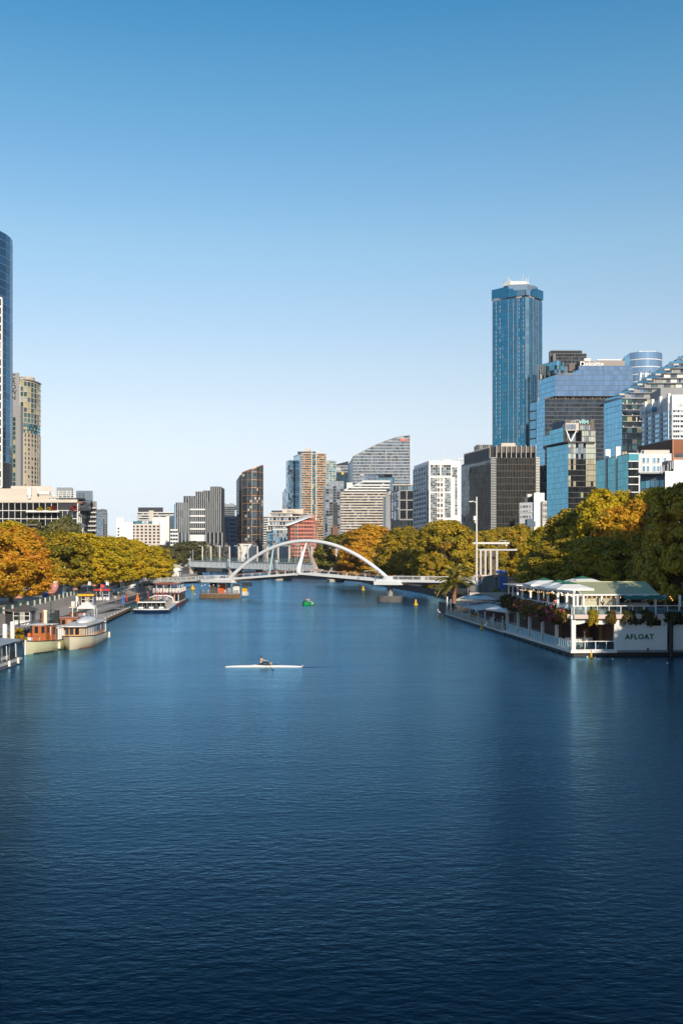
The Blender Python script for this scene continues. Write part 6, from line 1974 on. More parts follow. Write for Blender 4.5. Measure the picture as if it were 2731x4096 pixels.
bush('kiosk_shrub', 'rust coloured shrub right of the beige kiosk', (-69.5, 455, 3.6), 1.6, M['leaf_orange'], 402)
# viaduct columns on the right
vd = thing('viaduct', 'white column and beam viaduct frame beside the tall lamp mast', 'viaduct', (X(1970, 300), 300, 2.2))
zt_ = Zp(2196, 300) - 2.2
part('cross_beam', MB().bx(-5.2, 7.8, -.3, .3, zt_ - .5, zt_), M['concrete_pale'], vd)
for px in (1921, 1940, 1961, 1986):
    x_ = X(px, 300) - vd.location.x
    part('column', MB().bx(x_ - .3, x_ + .3, -.3, .3, 0, zt_ - .5), M['concrete_pale'], vd)
for px in (1928, 1948, 1969, 1977):
    x_ = X(px, 306) - vd.location.x
    part('rear_column', MB().bx(x_ - .2, x_ + .2, 6, 6.4, 0, zt_), M['brown_panel'], vd)
z2 = Zp(2178, 330) - 2.2
part('walkway', MB().bx(-6.5, 9, 28, 31, z2 - .6, z2), M['offwhite'], vd)
for z_ in (.6, 1.2):
    part('walkway_rail', MB().bx(-6.5, 9, 28, 28.1, z2 + z_, z2 + z_ + .12), M['offwhite'], vd)
for k in range(8):
    part('walkway_post', MB().bx(-6.4 + k * 2.1, -6.3 + k * 2.1, 28, 28.1, z2, z2 + 1.2), M['offwhite'], vd)
part('rear_beam', MB().bx(-5.5, 6, 6, 6.6, zt_ + 1.6, zt_ + 2.2), M['offwhite'], vd)
part('low_fence', MB().bx(-6, 4, -1, -.8, 4.2, 5.2), M['offwhite'], vd)
w_ = thing('ramp_wall', 'dark concrete ramp wall below the white viaduct columns', 'wall', (X(1960, 285), 285, 2.2))
part('wall', MB().extr([(-6, 0), (-6, 4.4), (5, 6.0), (5, 0)], 'y', -.4, .4), M['dark_concrete'], w_)
bn = thing('banner', 'blue banner sign on a dark pole in the shade at right', 'sign', (X(2003, 245), 245, 2.2))
part('pole', MB().tube([(1.3, 0, 0), (1.3, 0, 7.4)], .08, 6), M['dark_metal'], bn)
part('panel', MB().bx(-.4, 1.0, -.05, .05, 2.4, 5.6), M['blue'], bn)
part('header', MB().bx(-1.2, 1.2, -.06, .06, 6.2, 7.0), M['blue'], bn)
pt = thing('landing_steps', 'grey stone landing and sloping path in the shade behind the palm', 'steps', (X(1965, 245), 245, 0))
for k in range(7):
    part('step', MB().bx(-9 + k * .7, 8, -3 + k * 1.4, -1.6 + k * 1.4, 0, 2.3 + k * .16), M['concrete'], pt)
part('landing_wall', MB().bx(-6.5, 5.2, -8.5, -8, 0, 4.0), M['concrete'], pt)
# ---------------------------------------------------------------- people
def skin_mesh(name, joints, edges, m, root=0, sub=1):
    me = bpy.data.meshes.new(name)
    me.from_pydata([j[0] for j in joints], edges, [])
    o = bpy.data.objects.new('tmp', me)
    COL.objects.link(o)
    sk = o.modifiers.new('skin', 'SKIN')
    for i, j in enumerate(joints):
        sv_ = me.skin_vertices[0].data[i]
        r = j[1]
        sv_.radius = (r, r) if not isinstance(r, tuple) else r
        sv_.use_root = (i == root)
    if sub:
        s = o.modifiers.new('sub', 'SUBSURF'); s.levels = sub; s.render_levels = sub
    out = bpy.data.meshes.new_from_object(o.evaluated_get(bpy.context.evaluated_depsgraph_get()))
    bpy.data.objects.remove(o)
    out.name = name
    out.materials.clear(); out.materials.append(m)
    out.polygons.foreach_set('use_smooth', [True] * len(out.polygons))
    return out

def figure(pose):
    """joint positions of a 1.72 m figure facing -y"""
    J = {'pelvis': (0, 0, .92), 'waist': (0, 0, 1.06), 'chest': (0, 0, 1.28), 'neck': (0, .01, 1.45), 'head': (0, -.01, 1.57), 'crown': (0, 0, 1.68)}
    for s, n in ((1, 'l'), (-1, 'r')):
        J['sh' + n] = (s * .18, 0, 1.40); J['el' + n] = (s * .25, .02, 1.13); J['wr' + n] = (s * .26, -.06, .90)
        J['hip' + n] = (s * .09, 0, .88); J['kn' + n] = (s * .10, -.02, .48); J['an' + n] = (s * .10, .02, .08); J['toe' + n] = (s * .11, -.15, .035)
    if pose == 'walk':
        J['knl'] = (.10, -.20, .50); J['anl'] = (.10, -.26, .10); J['toel'] = (.10, -.42, .06)
        J['knr'] = (-.10, .06, .48); J['anr'] = (-.10, .32, .14); J['toer'] = (-.10, .20, .03)
        J['ell'] = (.25, .16, 1.16); J['wrl'] = (.25, .10, .93); J['elr'] = (-.25, -.08, 1.14); J['wrr'] = (-.22, -.28, 1.02)
    if pose == 'sit':
        for k in list(J):
            x, y, z = J[k]
            J[k] = (x, y, z - .45)
        for s, n in ((1, 'l'), (-1, 'r')):
            J['kn' + n] = (s * .12, -.42, .50); J['an' + n] = (s * .12, -.44, .08); J['toe' + n] = (s * .12, -.60, .035)
            J['wr' + n] = (s * .12, -.30, .58); J['el' + n] = (s * .25, -.05, .70)
    if pose == 'row':
        # seated low, legs half bent, arms drawn out in front to the oar handles
        base = {'pelvis': (0, .10, .12), 'waist': (0, .13, .26), 'chest': (0, .15, .50), 'neck': (0, .13, .68), 'head': (0, .09, .80), 'crown': (0, .10, .91)}
        J.update(base)
        for s, n in ((1, 'l'), (-1, 'r')):
            J['sh' + n] = (s * .17, .12, .62); J['el' + n] = (s * .30, -.14, .48); J['wr' + n] = (s * .24, -.40, .46)
            J['hip' + n] = (s * .09, .06, .11); J['kn' + n] = (s * .13, -.36, .34); J['an' + n] = (s * .10, -.72, .10); J['toe' + n] = (s * .10, -.80, .22)
    return {k: Vector(v) for k, v in J.items()}

RAD = {'pelvis': (.13, .10), 'waist': (.115, .09), 'chest': (.15, .105), 'neck': .052, 'head': (.078, .098), 'crown': (.055, .07), 'sh': .058, 'el': .04, 'wr': .028, 'hip': .085, 'kn': .058, 'an': .038, 'toe': .03}
def body_meshes(pose):
    J = figure(pose)
    names = list(J)
    def sel(keys, grow=1.0, extra=0.0):
        js = [(J[k], (lambda r: tuple(q * grow + extra for q in r) if isinstance(r, tuple) else r * grow + extra)(RAD.get(k, RAD.get(k[:-1])))) for k in keys]
        return js
    chain = [('pelvis', 'waist'), ('waist', 'chest'), ('chest', 'neck'), ('neck', 'head'), ('head', 'crown')]
    for n in 'lr':
        chain += [('chest', 'sh' + n), ('sh' + n, 'el' + n), ('el' + n, 'wr' + n), ('pelvis', 'hip' + n), ('hip' + n, 'kn' + n), ('kn' + n, 'an' + n), ('an' + n, 'toe' + n)]
    js = sel(names)
    es = [(names.index(a), names.index(b)) for a, b in chain]
    # hands: palm, four fingers and a thumb each
    for n in 'lr':
        w = J['wr' + n]; d = (w - J['el' + n]).normalized()
        side_ = d.cross(Vector((0, 0, 1)) if abs(d.z) < .8 else Vector((0, 1, 0))).normalized()
        p = len(js); js.append((w + d * .07, (.038, .02))); es.append((names.index('wr' + n), p))
        for k, (o_, L_) in enumerate(((-.03, .065), (-.01, .08), (.012, .076), (.032, .06))):
            a = len(js); js.append((w + d * (.10 + L_ * .4) + side_ * o_, .0095)); es.append((p, a))
            js.append((w + d * (.10 + L_) + side_ * o_ + Vector((0, -.015, -.015)), .0085)); es.append((a, a + 1))
        a = len(js); js.append((w + d * .055 + side_ * -.055, .011)); es.append((p, a))
    # nose
    a = len(js); js.append((J['head'] + Vector((0, -.105, 0)), .014)); es.append((names.index('head'), a))
    me = skin_mesh('body', js, es, M['skin'])
    k = ['pelvis', 'waist', 'chest', 'shl', 'shr', 'ell', 'elr', 'neck']
    jt = sel(k, 1.12, .008)
    jt[-1] = (J['chest'].lerp(J['neck'], .75), .065)
    for q, n in ((5, 'l'), (6, 'r')):
        jt[q] = (J['sh' + n].lerp(J['el' + n], .7), .056)
    top = skin_mesh('top', jt, [(0, 1), (1, 2), (2, 3), (2, 4), (3, 5), (4, 6), (2, 7)], M['cloth_white'])
    k = ['pelvis', 'hipl', 'hipr', 'knl', 'knr', 'anl', 'anr']
    jt = sel(k, 1.12, .008)
    trousers = skin_mesh('trousers', jt, [(0, 1), (0, 2), (1, 3), (2, 4), (3, 5), (4, 6)], M['cloth_black'])
    h = J['head']; c = J['crown']
    mb = MB(); mb.sm = True
    rows = []
    for i in range(7):
        t = i / 6 * math.pi * .62
        rows.append([(h.x + .098 * math.sin(t) * math.cos(a), h.y + .02 + .112 * math.sin(t) * math.sin(a), h.z + .02 + .125 * math.cos(t) - (.05 if math.sin(a) > .3 and i == 6 else 0)) for a in [2 * math.pi * q / 12 for q in range(12)]])
    mb.grid(rows, close=True)
    hair = mb.mesh('hair', M['hair'])
    return {'body': me, 'top': top, 'trousers': trousers, 'hair': hair, 'J': J}
POSES = {p: body_meshes(p) for p in ('stand', 'walk', 'sit', 'row')}
def person(pose, loc, rz, label, top='cloth_white', trousers='cloth_black', hair='hair', group=None, scale=1.0):
    t = thing('person', label, 'person', loc, rz, group)
    t.scale = (scale,) * 3
    P_ = POSES[pose]
    link('body', P_['body'], t)
    def coloured(key, m):
        kk = (pose, key, m)
        if kk not in KIDS:
            me = P_[key].copy(); me.materials.clear(); me.materials.append(M[m]); KIDS[kk] = me
        return KIDS[kk]
    if top:
        link('top', coloured('top', top), t)
    if trousers:
        link('trousers', coloured('trousers', trousers), t)
    link('hair', coloured('hair', hair), t)
    return t
# ---------------------------------------------------------------- left promenade
rw = thing('retaining_wall', 'concrete retaining wall with green railing panels along the left promenade', 'wall', (0, 0, 0))
cop = 3.9
wl = [Vector(p) for p in WALL]
acc = 0
for i in range(len(wl) - 1):
    a, c = wl[i], wl[i + 1]
    t = (c - a).normalized(); n = Vector((t.y, -t.x))
    L_ = (c - a).length
    mb = MB(); o = n * .12
    mb.bar((*(a + o), (LOW_Z + 3.45) / 2), (*(c + o), (LOW_Z + 3.45) / 2), .3, 3.45 - LOW_Z)
    part('wall', mb, M['concrete'], rw)
    k = max(1, round(L_ / 6.5))
    for j in range(k + 1):
        p = a + t * (L_ * j / k) + o
        part('pillar', MB().box((p.x, p.y, 3.5 + .3), (.5, .5, 1.15), math.atan2(t.y, t.x)), M['concrete'], rw)
        if j < k:
            q = a + t * (L_ * (j + 1) / k) + o
            e = (q - p).normalized() * .5
            mb = MB(); mb.bar((*(p + e), 4.42), (*(q - e), 4.42), .09, .09); mb.bar((*(p + e), 3.55), (*(q - e), 3.55), .07, .07)
            part('railing_panel', MB().bar((*(p + e), 3.98), (*(q - e), 3.98), .02, .74), M['green_panel'] if 'green_panel' in M else M['green_metal'], rw)
            part('railing_frame', mb, M['green_metal'], rw)
            m_ = 5
            for s in range(1, m_):
                r_ = p + e + (q - e - p - e) * (s / m_)
                pm = KIDS.get('wp') or KIDS.setdefault('wp', MB().box((0, 0, 0), (.06, .06, .86)).mesh('railing_bar', M['green_metal']))
                link('railing_bar', pm, rw, (r_.x + n.x * .03, r_.y + n.y * .03, 3.98))
    # block joints of the wall
    for j in range(int(L_ / 2.6)):
        p = a + t * (2.6 * (j + .5)) + n * .275
        pm = KIDS.get('wj') or KIDS.setdefault('wj', MB().box((0, 0, 0), (2.5, .03, .88)).mesh('stone_block', M['concrete']))
        for z_ in (1.97, 2.89):
            link('stone_block', pm, rw, (p.x, p.y, z_), (0, 0, math.atan2(t.y, t.x)))
# stepped concrete ramp block with white parapets
rb = thing('ramp_block', 'broad concrete ramp wall with two white parapets left of the footbridge end', 'wall', (-70, 318, 0))
part('wall', MB().bx(-9, 3.5, 0, 6, LOW_Z, 5.4), M['concrete'], rb)
part('side_wall', MB().prism([(3.5, -22), (4.1, -22), (4.1, 6), (3.5, 6)], LOW_Z, 5.2, [2.6, 2.6, 5.4, 5.4]), M['concrete'], rb)
part('white_parapet', MB().extr([(3.2, 2.6), (3.2, 3.4), (6.0, 5.0), (6.0, 4.2)], 'y', -8, -7.6), M['white_paint'], rb)
part('white_parapet', MB().bar((-2.5, -14, 2.6), (1.4, -3, 4.4), .3, 1.3), M['white_paint'], rb)
part('white_parapet', MB().bar((.2, -24, 2.0), (5.2, -6, 3.9), .3, 1.1), M['white_paint'], rb)
for k in range(9):
    part('step', MB().bx(-6.5, 3.2, -2.2 * 1 - k * 1.3, -.9 - k * 1.3, LOW_Z, 4.3 - k * .3), M['paving'], rb)
# promenade lamps
lamp = thing('promenade_lamp', '', 'street lamp', (0, 0, 0), 0, 'terracotta capped promenade lamps')
part('post', MB().tube([(0, 0, 0), (0, 0, .5), (0, 0, .52), (0, 0, 3.6)], [.17, .17, .10, .09], 8), M['green_metal'], lamp)
mb = MB()
for k in range(6):
    a = k * math.pi / 3
    mb.bar((.08 * math.cos(a), .08 * math.sin(a), 3.5), (.3 * math.cos(a), .3 * math.sin(a), 4.25), .045)
mb.tube([(0, 0, 3.6), (0, 0, 4.2)], .1, 6)
part('lantern', mb, M['green_metal'], lamp)
mb = MB(); mb.sm = True; mb.lathe([(.56, 4.22), (.58, 4.3), (.42, 4.5), (.2, 4.64), (.03, 4.68)], n=14)
part('cap', mb, M['terracotta'], lamp)
LP_ = [(78, 149, 1.5, 'promenade lamp in front of the nearest kiosk at left'), (205, 173, 1.5, 'promenade lamp between the launches and the retaining wall, under the balloon sculpture'),
       (302, 195, 1.5, 'promenade lamp just left of the white gazebo'), (378, 227, 1.5, 'promenade lamp beside the yellow kiosk'), (438, 260, 1.5, 'promenade lamp right behind the red Berth sign'),
       (483, 280, 1.5, 'promenade lamp before the concrete ramp wall'), (569, 340, 3.2, 'promenade lamp at the left end of the footbridge'), (585, 370, 3.2, 'second promenade lamp beyond the footbridge end'),
       (598, 400, 3.2, 'third promenade lamp beyond the footbridge end'), (611, 430, 3.2, 'fourth promenade lamp beyond the footbridge end'), (622, 460, 3.2, 'fifth promenade lamp beyond the footbridge end'), (642, 520, 3.2, 'farthest promenade lamp left of the beige kiosk')]
for i, (px, d, z, lab) in enumerate(LP_):
    s = 1.0 if i < 6 else .86 + .02 * i
    if i == 0:
        lamp.location = (X(px, d), d, z); lamp['label'] = lab
    else:
        copy_tree(lamp, (X(px, d), d, z), None, lab, s)
# pontoon
pn = thing('pontoon', 'long grey timber pontoon with railings beside the moored cruise boats', 'pontoon', (-45.7, 182, 0), math.atan2(5.4, 48))
part('deck', MB().bx(-2.7, 2.5, 0, 49, .25, .62), M['deck_boards'], pn)
part('float', MB().bx(-2.6, 2.4, .1, 48.8, -.5, .25), M['timber_pile'], pn)
part('kerb', MB().bx(2.5, 2.7, 0, 49, .3, .72), M['timber_pile'], pn)
part('fascia', MB().bx(-2.7, 2.7, -.15, 0, .2, .68), M['offwhite'], pn)
pl = MB().box((0, 0, 0), (5.1, .3, .03)).mesh('plank', M['deck_boards'])
for k in range(140):
    link('plank', pl, pn, (-.1, .2 + k * .345, .635))
pp = MB().box((0, 0, .5), (.06, .06, 1.05)).mesh('railing_post', M['steel'])
for k in range(42):
    link('railing_post', pp, pn, (-2.4, 12 + k * .85, .64))
for z_ in (.6, 1.02):
    part('railing_rail', MB().tube([(-2.4, 12, .64 + z_), (-2.4, 47, .64 + z_)], .035, 5), M['steel'], pn)
for k in range(16):
    link('railing_post', pp, pn, (-2.5 + k * .32, .15, .64))
part('railing_rail', MB().tube([(-2.5, .15, 1.68), (2.4, .15, 1.68)], .035, 5), M['steel'], pn)
for k in range(10):
    part('bollard', MB().lathe([(.09, 0), (.09, .25), (.13, .28), (.05, .34)], (2.2, 3 + k * 5, .62), 8), M['offwhite'], pn)
# gangway from the quay down to the pontoon
gw = thing('gangway', 'wide grey gangway with mesh sides leading to the long pontoon', 'gangway', (-51.5, 200, 0), -.05)
part('floor', MB().extr([(0, .65), (0, .8), (22, 1.75), (22, 1.6)], 'x', -2.2, 2.2), M['deck_boards'], gw)
for sgn in (-1, 1):
    mb = MB()
    mb.bar((sgn * 2.2, 0, 1.9), (sgn * 2.2, 22, 2.85), .09); mb.bar((sgn * 2.2, 0, .85), (sgn * 2.2, 22, 1.8), .09)
    part('side_rail', mb, M['steel'], gw)
    pm = KIDS.get('gwp') or KIDS.setdefault('gwp', MB().box((0, 0, 0), (.05, .05, 1.05)).mesh('rail_bar', M['steel']))
    for k in range(34):
        y = .2 + k * .65
        link('rail_bar', pm, gw, (sgn * 2.2, y, 1.36 + y / 22 * .95))
tr = thing('gangway', 'narrow truss gangway behind the steam launch', 'gangway', (-44.5, 136, 0), .0)
mb = MB()
for sgn in (-.7, .7):
    mb.bar((-4.5 , -7 + sgn, 1.3), (1.6, 9 + sgn, 3.0), .12); mb.bar((-4.5, -7 + sgn, .5), (1.6, 9 + sgn, 2.1), .12)
part('truss_chord', mb, M['steel'], tr)
for k in range(13):
    f = k / 12
    p = Vector((-4.5, -7, .5)).lerp(Vector((1.6, 9, 2.1)), f); q = Vector((-4.5, -7, 1.3)).lerp(Vector((1.6, 9, 3.0)), min(1, f + .06))
    for sgn in (-.7, .7):
        part('truss_web', MB().bar(p + Vector((0, sgn, 0)), q + Vector((0, sgn, 0)), .08), M['steel'], tr)
part('floor', MB().add([(-4.5, -7.7, .55), (-4.5, -6.3, .55), (1.6, 9.7, 2.15), (1.6, 8.3, 2.15)], [(0, 1, 2, 3)]), M['deck_boards'], tr)
# kiosks
def kiosk(label, px, d, w, dep, h, rz=0.0, fascia=None, base=1.5, roof='brown_panel', rh=.9):
    k = thing('kiosk', label, 'kiosk', (X(px, d), d, base), rz)
    part('wall', MB().bx(-w / 2, w / 2, 0, dep, 0, h), M['cladding_grey'] if 'cladding_grey' in M else M['grey_metal'], k)
    part('roof', MB().add([(-w / 2 - .5, -.5, h), (w / 2 + .5, -.5, h), (w / 2 + .5, dep + .5, h), (-w / 2 - .5, dep + .5, h), (-w * .1, dep * .45, h + rh), (w * .1, dep * .45, h + rh), (w * .1, dep * .55, h + rh), (-w * .1, dep * .55, h + rh)],
                          [(3, 2, 1, 0), (0, 1, 5, 4), (1, 2, 6, 5), (2, 3, 7, 6), (3, 0, 4, 7), (4, 5, 6, 7)]), M[roof], k)
    n = max(2, int(w / .75))
    cw = w * .94 / n
    wm = MB().box((0, 0, 0), (cw - .12, .05, 1.35)).mesh('window', M['glass_room'])
    wd = MB().box((0, 0, 0), (cw - .12, .05, .6)).mesh('panel', M['white_paint'])
    fr = MB().box((0, 0, 0), (.08, .09, h - .15)).mesh('window_frame', M['white_paint'])
    for i in range(n):
        x = -w * .47 + cw * (i + .5)
        link('window', wm, k, (x, -.03, h - .9)); link('panel', wd, k, (x, -.03, .45))
    for i in range(n + 1):
        link('window_frame', fr, k, (-w * .47 + cw * i, -.05, h / 2))
    for z_ in (.85, 1.55, h - .15):
        part('window_frame', MB().bx(-w * .47, w * .47, -.1, -.02, z_ - .04, z_ + .04), M['white_paint'], k)
    part('side_window', MB().bx(w / 2, w / 2 + .05, dep * .25, dep * .75, .7, h - .4), M['glass_grey'], k)
    if fascia:
        part('fascia', MB().bx(-w / 2 - .55, w / 2 + .3, -.62, -.5, h - .12, h + .32), M[fascia], k)
    return k
k1 = kiosk('grey octagonal-roofed ticket kiosk nearest the camera on the left quay', 88, 150, 2.6, 2.6, 2.3)
part('long_roof', MB().bx(-5.5, -1.2, -.3, 2.4, 2.3, 2.5), M['brown_panel'], k1)
part('dark_door', MB().bx(-3.0, -1.6, .8, 1.0, 0, 2.1), M['dark_metal'], k1)
k2 = kiosk('kiosk with a yellow fascia on the left quay behind the white gazebo', 350, 218, 2.7, 2.5, 2.4, 0, 'yellow')
part('counter', MB().bx(-3.4, -1.5, -.3, .6, 0, 1.1), M['white_paint'], k2)
part('side_sign', MB().bx(-2.5, -1.9, -.2, .0, 0, 2.3), M['white_paint'], k2)
k3 = kiosk('kiosk with a red edged roof under the red Berth sign', 412, 252, 3.4, 3, 2.6, 0, 'red')
sg = thing('berth_sign', 'small red Berth 1 sign on a post above the kiosks', 'sign', (X(411, 246), 246, 1.5))
part('post', MB().tube([(-.4, .1, 0), (-.4, .1, 4.3)], .06, 6), M['white_paint'], sg)
p = part('panel', MB().bx(-.5, .5, -.05, .05, 3.35, 4.2), M['red'], sg)
text('lettering', 'Berth 1', .26, M['white_paint'], p, (0, -.07, 3.8), (R(90), 0, 0), .01)
for i, (px, lab) in enumerate(((352, 'blue flagpole with a white fluttering pennant left of the red Berth sign'), (424, 'blue flagpole with a white fluttering pennant right of the red Berth sign'))):
    fl = thing('flagpole', lab, 'flag', (X(px, 240), 240, 1.5), 0, 'white pennant flagpoles by the kiosks')
    part('pole', MB().tube([(0, 0, 0), (0, 0, 5.2)], .06, 6), M['blue'], fl)
    rows = [[(x, .12 * math.sin(x * 6), 5.1 - z - x * .2) for x in (0, .2, .4, .6, .8)] for z in (0, .3, .6, .9)]
    part('pennant', MB().grid(rows), M['canvas_white'], fl)
# white gazebo
gz_ = thing('gazebo', 'white peaked gazebo tent standing on the near end of the pontoon', 'tent', (X(350, 187), 187, .63), .1)
part('canopy', MB().add([(-1.6, -1.6, 2.15), (1.6, -1.6, 2.15), (1.6, 1.6, 2.15), (-1.6, 1.6, 2.15), (0, 0, 3.2), (-1.6, -1.6, 1.85), (1.6, -1.6, 1.85), (1.6, 1.6, 1.85), (-1.6, 1.6, 1.85)],
                        [(0, 1, 4), (1, 2, 4), (2, 3, 4), (3, 0, 4), (5, 6, 1, 0), (6, 7, 2, 1), (7, 8, 3, 2), (8, 5, 0, 3)]), M['canvas_white'], gz_)
for x in (-1.55, 1.55):
    for y in (-1.55, 1.55):
        part('leg', MB().bx(x - .04, x + .04, y - .04, y + .04, 0, 1.9), M['white_paint'], gz_)
for i, (x, y, m_, lab) in enumerate(((-.7, .3, 'cloth_white', 'white plastic chair under the gazebo'), (.6, .8, 'blue', 'blue folding chair under the gazebo'))):
    o = link('chair', KIDS.setdefault(('ch', m_), (lambda me: (me.materials.clear(), me.materials.append(M[m_]), me)[2])(chair_me.copy())), None, gz_.location + Vector((x, y, 0)), (0, 0, i * 2.2), (1.15,) * 3)
    tag(o, lab, 'chair')
bd = thing('sandwich_board', 'small orange and blue sandwich board beside the gazebo', 'sign', gz_.location + Vector((-1.1, -.6, 0)))
part('board', MB().bar((-.35, -.25, .5), (.35, -.25, .5), .05, 1.0), M['cloth_blue'], bd); part('header', MB().bar((-.35, -.29, .85), (.35, -.29, .85), .04, .3), M['orange'], bd)
# closed parasols
for px, row, d, m_, lab in ((494, 2402, 232, 'blue', 'closed blue parasol on the pontoon before the cruise boat'), (551, 2398, 246, 'orange', 'closed orange parasol beside the double deck boat')):
    o = thing('parasol', lab, 'parasol', (X(px, d), d, .62))
    part('pole', MB().tube([(0, 0, 0), (0, 0, 2.9)], .04, 6), M['white_paint'], o)
    mb = MB(); n_ = 16
    rows = []
    for z, r in ((.75, .30), (.9, .40), (1.6, .30), (2.3, .17), (2.85, .03)):
        rows.append([(r * (1 + .22 * math.cos(8 * a)) * math.cos(a), r * (1 + .22 * math.cos(8 * a)) * math.sin(a), z) for a in [2 * math.pi * q / 32 for q in range(32)]])
    mb.grid(rows, close=True)
    part('canopy', mb, M[m_], o)
    part('base', MB().lathe([(.35, 0), (.35, .12)], n=10), M['dark_metal'], o)
fl = thing('feather_flag', 'furled maroon feather flag behind the blue parasol', 'flag', (X(506, 236), 236, .62))
part('pole', MB().tube([(0, 0, 0), (0, 0, 3.6)], .04, 6), M['dark_metal'], fl)
part('banner', MB().extr([(.0, 1.2), (.28, 1.4), (.24, 2.6), (.05, 3.5)], 'y', -.03, .03), M['red'], fl)
# abstract inflatable-looking sculpture
sc = thing('sculpture', 'glossy two-lobed abstract sculpture in blue, orange and pink behind the retaining wall', 'sculpture', (X(203, 216), 216, 3.2))
mk('pink_gloss', (0.60, 0.25, 0.22), 0.25, var=.05); mk('blue_gloss', (0.03, 0.13, 0.36), 0.25, var=.05); mk('orange_gloss', (0.75, 0.30, 0.05), 0.25, var=.05); mk('cream_gloss', (0.70, 0.65, 0.45), 0.3, var=.15, scale=6)
mb = MB(); mb.sm = True; mb.tube([(-1.0, 0, 0), (-1.1, 0, 1.2), (-1.0, 0, 2.4), (-.6, 0, 3.4), (-.5, 0, 4.2)], [.7, .75, .6, .5, .45], 12); part('blue_lobe', mb, M['blue_gloss'], sc)
mb = MB(); mb.sm = True; mb.tube([(-.2, -.2, .9), (.1, -.1, 2.0), (.3, 0, 2.8), (.45, .1, 3.4)], [.5, .55, .5, .35], 12); part('orange_lobe', mb, M['orange_gloss'], sc)
mb = MB(); mb.sm = True; mb.tube([(.5, -.2, 1.2), (.8, -.3, 2.0), (1.1, -.3, 2.9), (1.2, -.2, 3.7)], [.55, .75, .8, .5], 12); part('pink_lobe', mb, M['pink_gloss'], sc)
mb = MB(); mb.sm = True; mb.lathe([(.02, -.7), (.45, -.5), (.62, 0), (.45, .5), (.02, .7)], (-.45, -.05, 4.7), 14); part('knob', mb, M['orange_gloss'], sc)
mb = MB(); mb.sm = True; mb.lathe([(.02, -.6), (.5, -.4), (.66, 0), (.45, .42), (.02, .6)], (1.2, -.2, 3.9), 14); part('knob', mb, M['orange_gloss'], sc)
for c in ((-.4, -.6, 4.65), (1.25, -.78, 3.75)):
    mb = MB(); mb.tube([c, Vector(c) + Vector((0, -.12, 0))], .36, 14); part('disc', mb, M['cream_gloss'], sc)
mb = MB(); mb.sm = True; mb.lathe([(.9, 0), (.95, .4), (.6, .9), (.3, 1.1)], (.1, 0, .0), 14); part('foot', mb, M['pink_gloss'], sc)
# information pillar
ip = thing('info_pillar', 'tall round glass pillar with a thin mast beside the balloon-like sculpture', 'pillar', (X(259, 236), 236, 3.2))
part('base', MB().lathe([(.5, 0), (.5, .9)], n=14), M['offwhite'], ip)
part('glass_tube', MB().lathe([(.46, .9), (.46, 3.9)], n=14), M['glass_grey'], ip)
part('ring', MB().lathe([(.52, 3.9), (.52, 4.1)], n=14), M['grey_metal'], ip)
part('mast', MB().tube([(0, 0, 4.1), (0, 0, 6.4)], .06, 6), M['offwhite'], ip)
part('lantern', MB().lathe([(.16, 6.4), (.2, 6.7), (.1, 7.0)], n=8), M['offwhite'], ip)
part('poster', MB().bx(-.3, .3, -.52, -.48, .2, 1.0), M['blue_bright'], ip)
# dark gate posts and mesh gate by the nearest launch
gt_ = thing('mesh_gate', 'dark metal mesh gate between two black cabinets behind the steam launch', 'gate', (X(202, 158), 158, 1.5))
for x0, x1 in ((-1.55, -.85), (.75, 1.4)):
    part('cabinet', MB().bx(x0, x1, -.3, .3, 0, 2.0 if x0 > 0 else 1.6), M['dark_metal'], gt_)
for k in range(8):
    part('gate_bar', MB().bar((-.8 + k * .2, 0, .1), (-.8 + k * .2, 0, 2.2), .03), M['dark_metal'], gt_)
for k in range(6):
    part('gate_bar', MB().bar((-.8, 0, .2 + k * .38), (.7, 0, .2 + k * .38), .03), M['dark_metal'], gt_)
# timber fence before the quay edge
fn = thing('timber_fence', 'low weathered timber fence along the quay edge left of the gazebo', 'fence', (0, 0, 0))
for k in range(34):
    f = k / 33
    p = Vector((X(235, 160), 160)).lerp(Vector((X(312, 184), 184)), f)
    pm = KIDS.get('tf') or KIDS.setdefault('tf', MB().box((0, 0, .55), (.62, .06, 1.1)).mesh('board', M['timber_pile']))
    link('board', pm, fn, (p.x, p.y, .9), (0, 0, 1.6))
# bikes / tables clutter on the promenade
for i, (px, d, m_, lab) in enumerate([(212, 168, 'green_metal', 'dark green bin below the retaining wall'), (288, 172, 'rust', 'small orange bin near the promenade lamp'), (566, 243, 'red', 'small red drinks stand near the orange parasol')]):
    o = thing('bin', lab, 'bin', (X(px, d), d, 1.5 if i < 2 else .62))
    part('body', MB().lathe([(.3, 0), (.36, .9)], n=12), M[m_], o); part('lid', MB().lathe([(.38, .9), (.3, 1.02), (.02, 1.08)], n=12), M['dark_metal'], o)
# white mooring piles
for i, (px, top, d) in enumerate(((21, 2500, 112), (51, 2490, 114))):
    o = link('mooring_pile', MB().lathe([(.27, -2), (.27, Zp(top, d)), (.2, Zp(top, d) + .12)], n=12).mesh('mooring_pile', M['white_paint']), None, (X(px, d), d, 0))
    tag(o, ['white mooring pile nearer the left edge, above the dark houseboat roof', 'taller white mooring pile, right one of the pair above the dark houseboat roof'][i], 'pile')
bush('quay_shrub', 'green and yellow shrub beside the white mooring piles', (X(72, 121), 121, 2.0), 1.3, M['leaf_yellow'], 410, n=30, ls=.12)
